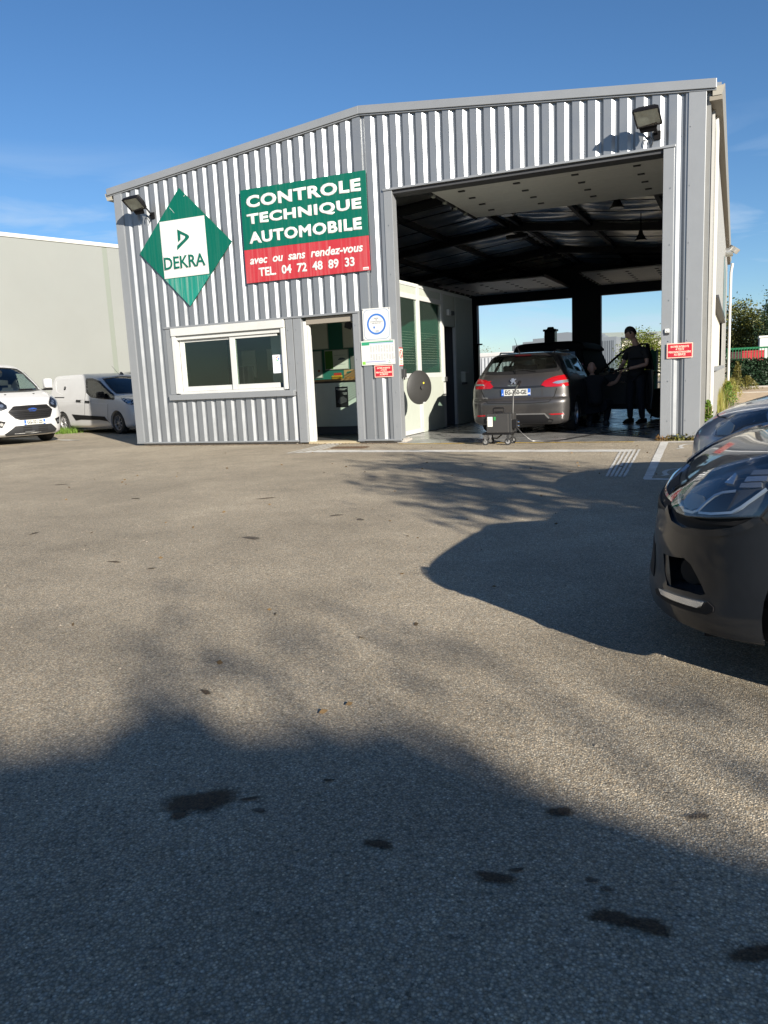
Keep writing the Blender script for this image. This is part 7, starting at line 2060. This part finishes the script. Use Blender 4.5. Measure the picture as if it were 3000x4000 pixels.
# box truck in the rear yard
tk_ = empty('box_truck', (-2, 31, 0), 0, 'white roofed box truck body parked in the yard behind the hall', 'truck')
MB().box(-5.5, .35, 30, 32.3, 2.06, 2.30).build('roof', M_WHITECAR, tk_, bevel=.05)
MB().box(-5.45, .30, 30.04, 32.25, .8, 2.058).build('cargo_box', mat('truck_grey', (.36, .38, .41), .5), tk_)
rb = MB()
for i in range(28): rb.box(-5.4 + i * .2, -5.33 + i * .2, 30.0, 30.04, .82, 2.04)
rb.build('side_ribs', mat('truck_grey', (.36, .38, .41), .5), tk_)['kind'] = 'stuff'
MB().box(-5.4, .9, 30.3, 32.0, .45, .798).build('chassis', M_DARKMETAL, tk_)
MB().box(.45, 1.9, 30.1, 32.2, .5, 1.75).build('cab', M_WHITECAR, tk_, bevel=.08)
for x in (-4.2, -3.2, 1.1): MB().cyl((x, 30.15, .45), (x, 30.45, .45), .45, n=20).build('wheel', M_TYRE, tk_, smooth=40)
# green gate
M_GREENSTEEL = mat('green_steel', (.012, .13, .055), .45)
ga = empty('green_gate', (9.2, 22.3, 0), 0, 'green steel gate with a round post beyond the rear bay', 'gate')
MB().box(8.05, 8.17, 22.2, 22.32, 0, 1.82).build('gate_post', M_GREENSTEEL, ga, bevel=.008)
MB().box(8.26, 8.34, 22.22, 22.30, 0, 1.80).build('gate_frame', mat('grey_green_steel', (.16, .26, .22), .4), ga)
for z in (.12, 1.72): MB().box(8.34, 10.6, 22.24, 22.28, z, z + .06).build('rail', M_GREENSTEEL, ga)
MB().box(8.15, 8.27, 22.2, 22.3, .05, 1.78).build('gate_leaf', M_GREENSTEEL, ga)
for i in range(18): MB().box(8.42 + i * .12, 8.445 + i * .12, 22.25, 22.27, .18, 1.72).build('bar', M_GREENSTEEL, ga)
MB().cyl((8.11, 22.26, 1.82), (8.11, 22.26, 1.92), .05, .035, n=12).build('beacon', M_ORANGE, ga)
MB().box(8.03, 8.13, 22.18, 22.2, 1.0, 1.2).build('control_box', M_WHITE, ga)

# ================================================================= foliage
def leaf_mat(name, a, b, tr=.35):
    if name in _M: return _M[name]
    m = bpy.data.materials.new(name); m.use_nodes = True
    N, L = m.node_tree.nodes, m.node_tree.links
    bs = N['Principled BSDF']; bs.inputs['Roughness'].default_value = .55
    tc = N.new('ShaderNodeTexCoord')
    nz = N.new('ShaderNodeTexNoise'); nz.inputs['Scale'].default_value = 2.2; nz.inputs['Detail'].default_value = 6
    L.new(tc.outputs['Object'], nz.inputs['Vector'])
    wn_ = N.new('ShaderNodeTexWhiteNoise'); L.new(tc.outputs['Object'], wn_.inputs['Vector'])
    mr = N.new('ShaderNodeMapRange'); mr.inputs['From Min'].default_value = .3; mr.inputs['From Max'].default_value = .7
    L.new(nz.outputs['Fac'], mr.inputs['Value'])
    mx = N.new('ShaderNodeMix'); mx.data_type = 'RGBA'
    mx.inputs['A'].default_value = (*a, 1); mx.inputs['B'].default_value = (*b, 1)
    L.new(mr.outputs['Result'], mx.inputs['Factor'])
    L.new(mx.outputs['Result'], bs.inputs['Base Color'])
    t = N.new('ShaderNodeBsdfTranslucent'); L.new(mx.outputs['Result'], t.inputs['Color'])
    ms = N.new('ShaderNodeMixShader'); ms.inputs[0].default_value = tr
    L.new(bs.outputs[0], ms.inputs[1]); L.new(t.outputs[0], ms.inputs[2])
    L.new(ms.outputs[0], N['Material Output'].inputs['Surface'])
    _M[name] = m
    return m

def leaves(name, centres, size, m, parent=None, rng=None, flat_=.6):
    """one mesh of small bent leaf faces at the given points"""
    rg = rng or np.random.default_rng(1)
    c = np.asarray(centres, float); n = len(c)
    d = rg.normal(size=(n, 3)); d[:, 2] *= flat_; d /= np.linalg.norm(d, axis=1)[:, None] + 1e-9
    u = np.cross(d, rg.normal(size=(n, 3))); u /= np.linalg.norm(u, axis=1)[:, None] + 1e-9
    nn = np.cross(d, u)
    s = size * rg.uniform(.6, 1.35, size=(n, 1))
    P0 = c - d * s * .5; P1 = c + u * s * .28 + nn * s * .05; P2 = c + d * s * .5; P3 = c - u * s * .28 + nn * s * .05
    v = np.stack([P0, P1, P2, P3], 1).reshape(-1, 3)
    me = bpy.data.meshes.new(name)
    me.vertices.add(4 * n); me.vertices.foreach_set('co', v.ravel())
    me.loops.add(4 * n); me.loops.foreach_set('vertex_index', np.arange(4 * n))
    me.polygons.add(n); me.polygons.foreach_set('loop_start', np.arange(n) * 4); me.polygons.foreach_set('loop_total', np.full(n, 4))
    me.update(calc_edges=True); me.validate()
    me.materials.append(m)
    o = bpy.data.objects.new(name, me); COL.objects.link(o)
    if parent is not None: adopt(o, parent)
    return o

M_BARK = mat('bark', (.09, .07, .05), .9, noise_amt=.3, noise_scale=9, bump=.5, bump_scale=25)

def tree(name, base, blobs, nclump, per, size, m, lab, cat='tree', group=None, seed=1, trunk_r=.12, spread=.32, shell_=.55, limbs=9, core=0.0):
    rg = np.random.default_rng(seed)
    o = empty(name, base, 0, lab, cat, group)
    bx, by, bz = base
    cl = []
    vol = np.array([b[3] * b[4] * b[5] for b in blobs]); vol = vol / vol.sum()
    for b, v in zip(blobs, vol):
        k = max(3, int(nclump * v))
        d = rg.normal(size=(k, 3)); d /= np.linalg.norm(d, axis=1)[:, None]
        r = shell_ + (1 - shell_) * rg.random((k, 1)) ** .7
        cl.append(np.array(b[:3]) + d * r * np.array(b[3:]) + np.array(base))
    cl = np.concatenate(cl)
    pts = (cl[:, None, :] + rg.normal(size=(len(cl), per, 3)) * spread).reshape(-1, 3)
    pts = pts[pts[:, 2] > bz + .15]
    leaves('crown', pts, size, m, o, rg)
    if core:  # solid core added inside the crown so its shade has no gaps
        for bi, b in enumerate(blobs):
            bm = bmesh.new(); bmesh.ops.create_icosphere(bm, subdivisions=4, radius=1)
            for v in bm.verts:
                k = core * (1 + .07 * noise.noise(v.co * 2.3 + Vector((seed, bi, 0))) + .035 * noise.noise(v.co * 7))
                v.co = Vector((v.co.x * b[3] * k + b[0] + bx, v.co.y * b[4] * k + b[1] + by, v.co.z * b[5] * k + b[2] + bz))
            me = bpy.data.meshes.new('inner_foliage'); bm.to_mesh(me); bm.free(); me.materials.append(m)
            io_ = bpy.data.objects.new('inner_foliage', me); COL.objects.link(io_); adopt(io_, o)
    mb = MB()
    top = max(b[2] for b in blobs)
    mb.tube([(bx, by, bz - .05), (bx + .03, by, bz + top * .35), (bx - .04, by + .05, bz + top * .7), (bx, by, bz + top)], [trunk_r, trunk_r * .8, trunk_r * .55, trunk_r * .25], 8)
    mb.build('trunk', M_BARK, o, smooth=60)
    lb_ = MB()
    for q in cl[rg.choice(len(cl), size=min(limbs, len(cl)), replace=False)]:
        z0 = bz + top * rg.uniform(.35, .8)
        mid = ((bx + q[0]) / 2, (by + q[1]) / 2, (z0 + q[2]) / 2 + .1)
        lb_.tube([(bx, by, z0), mid, tuple(q)], [trunk_r * .4, trunk_r * .25, trunk_r * .08], 6)
    lb_.build('limbs', M_BARK, o, smooth=60)
    return o

LM1 = leaf_mat('leaf_mid', (.075, .105, .020), (.16, .155, .035))
LM2 = leaf_mat('leaf_bright', (.10, .15, .020), (.19, .20, .035), .45)
LM3 = leaf_mat('leaf_dark', (.012, .035, .014), (.030, .060, .022), .2)
LM4 = leaf_mat('leaf_hedge', (.010, .032, .014), (.022, .055, .022), .2)
LM5 = leaf_mat('leaf_dry', (.30, .24, .06), (.22, .25, .05), .4)
LM6 = leaf_mat('leaf_weed', (.08, .17, .02), (.15, .23, .03), .4)
LM7 = leaf_mat('leaf_autumn', (.12, .10, .05), (.17, .14, .07), .3)

# beyond the fence on the right
tree('leafy_tree', (11.2, 43, 0), [(0, 0, 3.0, 1.2, 1.2, 1.9), (.9, .3, 2.4, 1.0, 1.0, 1.5)], 230, 36, .17, LM1, 'tall mid green tree beside the white downpipe, beyond the green fence', 'tree', 'trees beyond the green fence', 3)
tree('leafy_tree', (12.35, 44.5, 0), [(0, 0, 2.4, 1.0, 1.1, 1.7)], 170, 36, .17, LM1, 'lower rounded tree in the gap between the tall and the dark tree', 'tree', 'trees beyond the green fence', 4)
tree('conifer_tree', (13.35, 41, 0), [(0, 0, 2.6, .9, .9, 2.0), (.2, 0, 4.2, .6, .6, 1.2)], 150, 34, .15, LM3, 'dark evergreen tree at the right edge of the picture', 'tree', 'trees beyond the green fence', 5)
# through the rear bay
tree('leafy_tree', (5.3, 45, 0), [(0, 0, 2.0, 1.25, 1.0, 1.35), (-.7, 0, 1.5, .8, .8, 1.1), (.9, 0, 1.5, .7, .8, 1.0)], 260, 36, .15, LM2, 'sunlit yellow-green tree seen through the rear bay behind the standing man', 'tree', None, 6)
tree('leafy_tree', (-18.3, 84, 0), [(0, 0, 3.6, 2.2, 1.5, 1.2), (-1.8, 0, 3.3, 1.2, 1.2, .9)], 90, 10, .16, LM7, 'thin brownish tree on the skyline left of the grey building', 'tree', None, 7, limbs=30)
# white shed and red bins behind the hedge
sh = empty('white_shed', (14, 37, 0), 0, 'white shed behind the green fence at the right edge', 'shed')
MB().box(12.50, 16.0, 36, 39, 0, 2.42).build('wall', mat('shed_white', (.50, .53, .52), .6), sh)
MB().box(12.45, 16.05, 35.95, 39.05, 2.422, 2.52).build('roof', mat('shed_roof', (.60, .62, .60), .6), sh)
for i, (x, m_, lab) in enumerate(((11.72, (.33, .02, .03), 'leftmost red bin behind the hedge'), (11.98, (.38, .025, .035), 'second red bin behind the hedge, beside the leftmost'), (12.24, (.35, .02, .03), 'third red bin behind the hedge'), (12.50, (.40, .03, .04), 'rightmost red bin behind the hedge, under the white shed'))):
    o = empty('red_bin', (x, 32, 0), 0, lab, 'bin', 'red bins behind the hedge')
    mm = mat('bin_red_%d' % i, m_, .5, noise_amt=.1)
    MB().prism([(x - .10, 31.9, .1), (x + .10, 31.9, .1), (x + .125, 31.85, 1.62), (x - .125, 31.85, 1.62)], (0, .3, 0)).build('bin_body', mm, o)
    MB().box(x - .13, x + .13, 31.83, 32.2, 1.622, 1.70).build('lid', mm, o, bevel=.01)
for i, (x, lab) in enumerate(((11.20, 'dark maroon bin nearest the hall wall, behind the hedge'), (11.45, 'dark maroon bin next to the red bins'))):
    o = empty('dark_bin', (x, 32, 0), 0, lab, 'bin', 'maroon bins behind the hedge')
    mm = mat('bin_maroon', (.06, .018, .022), .6)
    MB().prism([(x - .10, 31.9, .1), (x + .10, 31.9, .1), (x + .12, 31.85, 1.60), (x - .12, 31.85, 1.60)], (0, .3, 0)).build('bin_body', mm, o)
    MB().box(x - .125, x + .125, 31.83, 32.2, 1.602, 1.67).build('lid', mm, o, bevel=.01)
# green fence and hedge
fe = empty('green_fence', (12.5, 27.6, 0), 0, 'green steel bar fence above the hedge on the right', 'fence')
MB().box(10.9, 17, 27.58, 27.62, 1.72, 1.80).build('rail', M_GREENSTEEL, fe)
MB().box(10.9, 17, 27.58, 27.62, .15, .20).build('rail', M_GREENSTEEL, fe)
for i in range(50): MB().box(10.92 + i * .12, 10.945 + i * .12, 27.565, 27.585, .05, 1.78).build('bar', M_GREENSTEEL, fe)
for x in (10.95, 13.4, 15.8): MB().box(x, x + .07, 27.6, 27.67, 0, 1.9).build('post', M_GREENSTEEL, fe)
rg = np.random.default_rng(11)
hp = np.column_stack([rg.uniform(10.9, 17, 9000), 27.35 + .35 * rg.random(9000) ** 2, 1.30 * rg.random(9000) ** .8])
he = leaves('hedge', hp, .13, LM4, None, rg)
MB().box(10.95, 17, 27.45, 27.75, .02, 1.2).build('inner_foliage', LM4, he)
tag(he, 'clipped dark green hedge along the foot of the green fence', 'hedge')
kb = MB().box(10.9, 17, 26.2, 26.45, 0, .07).build('kerb', M_PLINTH); kb['kind'] = 'structure'
kb = MB().box(10.9, 17, 19.8, 20.0, -.02, .03).build('kerb', M_PLINTH); kb['kind'] = 'structure'
# weeds at the foot of the right wall, dry grass, ivy at the post
def blades(name, n, f, m, w, kind='stuff', seed=1, bend=.35):
    rg = np.random.default_rng(seed)
    mb = MB()
    for i in range(n):
        x, y, h = f(rg)
        a = rg.uniform(0, 6.283); dx, dy = math.cos(a), math.sin(a); b = rg.uniform(.05, bend) * h
        px, py = -dy * w, dx * w
        mb.add([(x - px, y - py, 0), (x + px, y + py, 0), (x + dx * b * .4 + px * .7, y + dy * b * .4 + py * .7, h * .55), (x + dx * b * .4 - px * .7, y + dy * b * .4 - py * .7, h * .55), (x + dx * b, y + dy * b, h)], [(0, 1, 2, 3), (3, 2, 4)])
    o = mb.build(name, m)
    o['kind'] = kind
    return o
blades('dry_grass', 1500, lambda r: (lambda y: (10.93 + abs(r.normal()) * (.06 + .010 * (y - 6)), y, r.uniform(.18, .62)))(r.uniform(7, 26)), LM5, .007, seed=2)
rg = np.random.default_rng(5)
def weed(name, x, y, h, w, n, m, size, lab, seed):
    rg = np.random.default_rng(seed)
    o = empty(name, (x, y, 0), 0, lab, 'plant', None)
    z = rg.random(n) ** .9 * h
    rad = w * (1.15 - z / h) * rg.random(n) ** .5
    t = rg.uniform(0, 6.283, n)
    leaves('foliage', np.column_stack([x + rad * np.cos(t), y + rad * np.sin(t), z + .03]), size, m, o, rg)
    st = MB()
    for k in range(7):
        a = rg.uniform(0, 6.28)
        st.tube([(x, y, 0), (x + .3 * w * math.cos(a), y + .3 * w * math.sin(a), h * .5), (x + .5 * w * math.cos(a), y + .5 * w * math.sin(a), h * rg.uniform(.7, 1))], .006, 5)
    st.build('stem', mat('weed_stem', (.12, .10, .04), .8), o)
    return o
weed('weed', 11.14, 9.3, .62, .28, 650, LM6, .05, 'tallest green weed near the front of the right wall', 1)
weed('weed', 11.10, 12.0, .60, .32, 700, LM5, .05, 'yellowed weed halfway along the right wall', 2)
weed('weed', 11.22, 16.0, .55, .35, 700, LM5, .05, 'dry brown weed near the far downpipe', 3)
weed('shrub', 11.36, 21.5, 1.15, .30, 900, leaf_mat('leaf_olive', (.10, .10, .02), (.17, .15, .03), .4), .07, 'slim olive shrub beside the foot of the far white downpipe', 4)
weed('shrub', 11.75, 23.0, .55, .55, 900, leaf_mat('leaf_olive', (.10, .10, .02), (.17, .15, .03), .4), .07, 'low spreading shrub in front of the hedge by the gravel', 5)
weed('ivy_bush', 10.93, .22, .55, .11, 420, LM6, .06, 'bright green ivy clump at the right corner of the hall', 6)
iv = np.column_stack([np.random.default_rng(8).uniform(10.18, 10.85, 420), np.random.default_rng(9).normal(-.06, .035, 420), np.abs(np.random.default_rng(10).normal(.02, .035, 420))])
io = leaves('ground_ivy', iv, .045, leaf_mat('leaf_ground', (.10, .14, .02), (.16, .08, .03), .3)); io['kind'] = 'stuff'
de = leaves('leaf_litter', np.column_stack([np.random.default_rng(20).uniform(.3, 5.9, 900), np.random.default_rng(21).normal(-.08, .05, 900), np.abs(np.random.default_rng(22).normal(.004, .004, 900))]), .022, mat('litter', (.10, .07, .045), .95)); de['kind'] = 'stuff'
blades('grass', 900, lambda r: (r.normal(-6.6, .28), r.normal(4.45, .16), r.uniform(.08, .22)), leaf_mat('grass_leaf', (.10, .20, .02), (.17, .26, .04), .4), .006, seed=3)

# trees standing to the right of the yard, outside the picture; their crowns shade the asphalt
def at_pt(t, p): return (-.785 * t + .62 * p, .62 * t + .785 * p)
x, y = at_pt(-22.3, 1.9)
tree('leafy_tree', (x, y, 0), [(0, 0, 4.4, 1.3, 1.3, .9), (.5, .7, 5.0, .9, .9, .7), (-.5, -.6, 3.9, .9, .9, .6)], 80, 34, .15, LM1, 'small open tree behind the parked cars', 'tree', 'trees along the right side of the yard', 21, spread=.20)
x, y = at_pt(-30.0, -3.3)
tree('leafy_tree', (x, y, 0), [(0, 0, 3.52, 2.35, 2.35, 2.15), (1.6, -2.4, 3.2, 2.4, 2.4, 2.2)], 700, 40, .15, LM1, 'large dense tree right of the yard', 'tree', 'trees along the right side of the yard', 22, trunk_r=.22, spread=.07, limbs=16, core=1.0, shell_=.9)
x, y = at_pt(-31.0, -2.0)
tree('leafy_tree', (x, y, 0), [(0, 0, 5.9, 1.6, 1.6, .5)], 11, 22, .13, LM1, 'thin taller tree beside the dense one', 'tree', 'trees along the right side of the yard', 23, spread=.22)
x, y = at_pt(-31.0, -10.0)
tree('leafy_tree', (x, y, 0), [(0, 0, 4.0, 3.2, 3.2, 2.6)], 420, 36, .2, LM1, 'second dense tree further right of the yard', 'tree', 'trees along the right side of the yard', 24, trunk_r=.25, spread=.3, limbs=16, core=.97)

# grit and fallen leaves lying about the yard
rg = np.random.default_rng(77)
mb = MB()
for i in range(420):
    x, y = rg.uniform(5, 13), -12.3 + 12 * rg.random() ** 1.3
    r_ = rg.uniform(.003, .009)
    a = rg.uniform(0, 6.28)
    c, s_ = math.cos(a) * r_, math.sin(a) * r_
    mb.add([(x + c, y + s_, 0), (x - s_, y + c, 0), (x - c, y - s_, 0), (x + s_, y - c, 0), (x + c * .2, y, r_ * .8)], [(0, 1, 4), (1, 2, 4), (2, 3, 4), (3, 0, 4)])
mb.build('grit', mat('grit', (.22, .19, .15), .9, noise_amt=.4, noise_scale=3))['kind'] = 'stuff'
pts = np.column_stack([rg.uniform(2, 13, 160), rg.uniform(-11.8, -.2, 160), np.full(160, .006)])
fl_ = leaves('fallen_leaves', pts, .035, mat('fallen_leaf', (.12, .075, .03), .8, noise_amt=.4), None, rg, .05); fl_['kind'] = 'stuff'
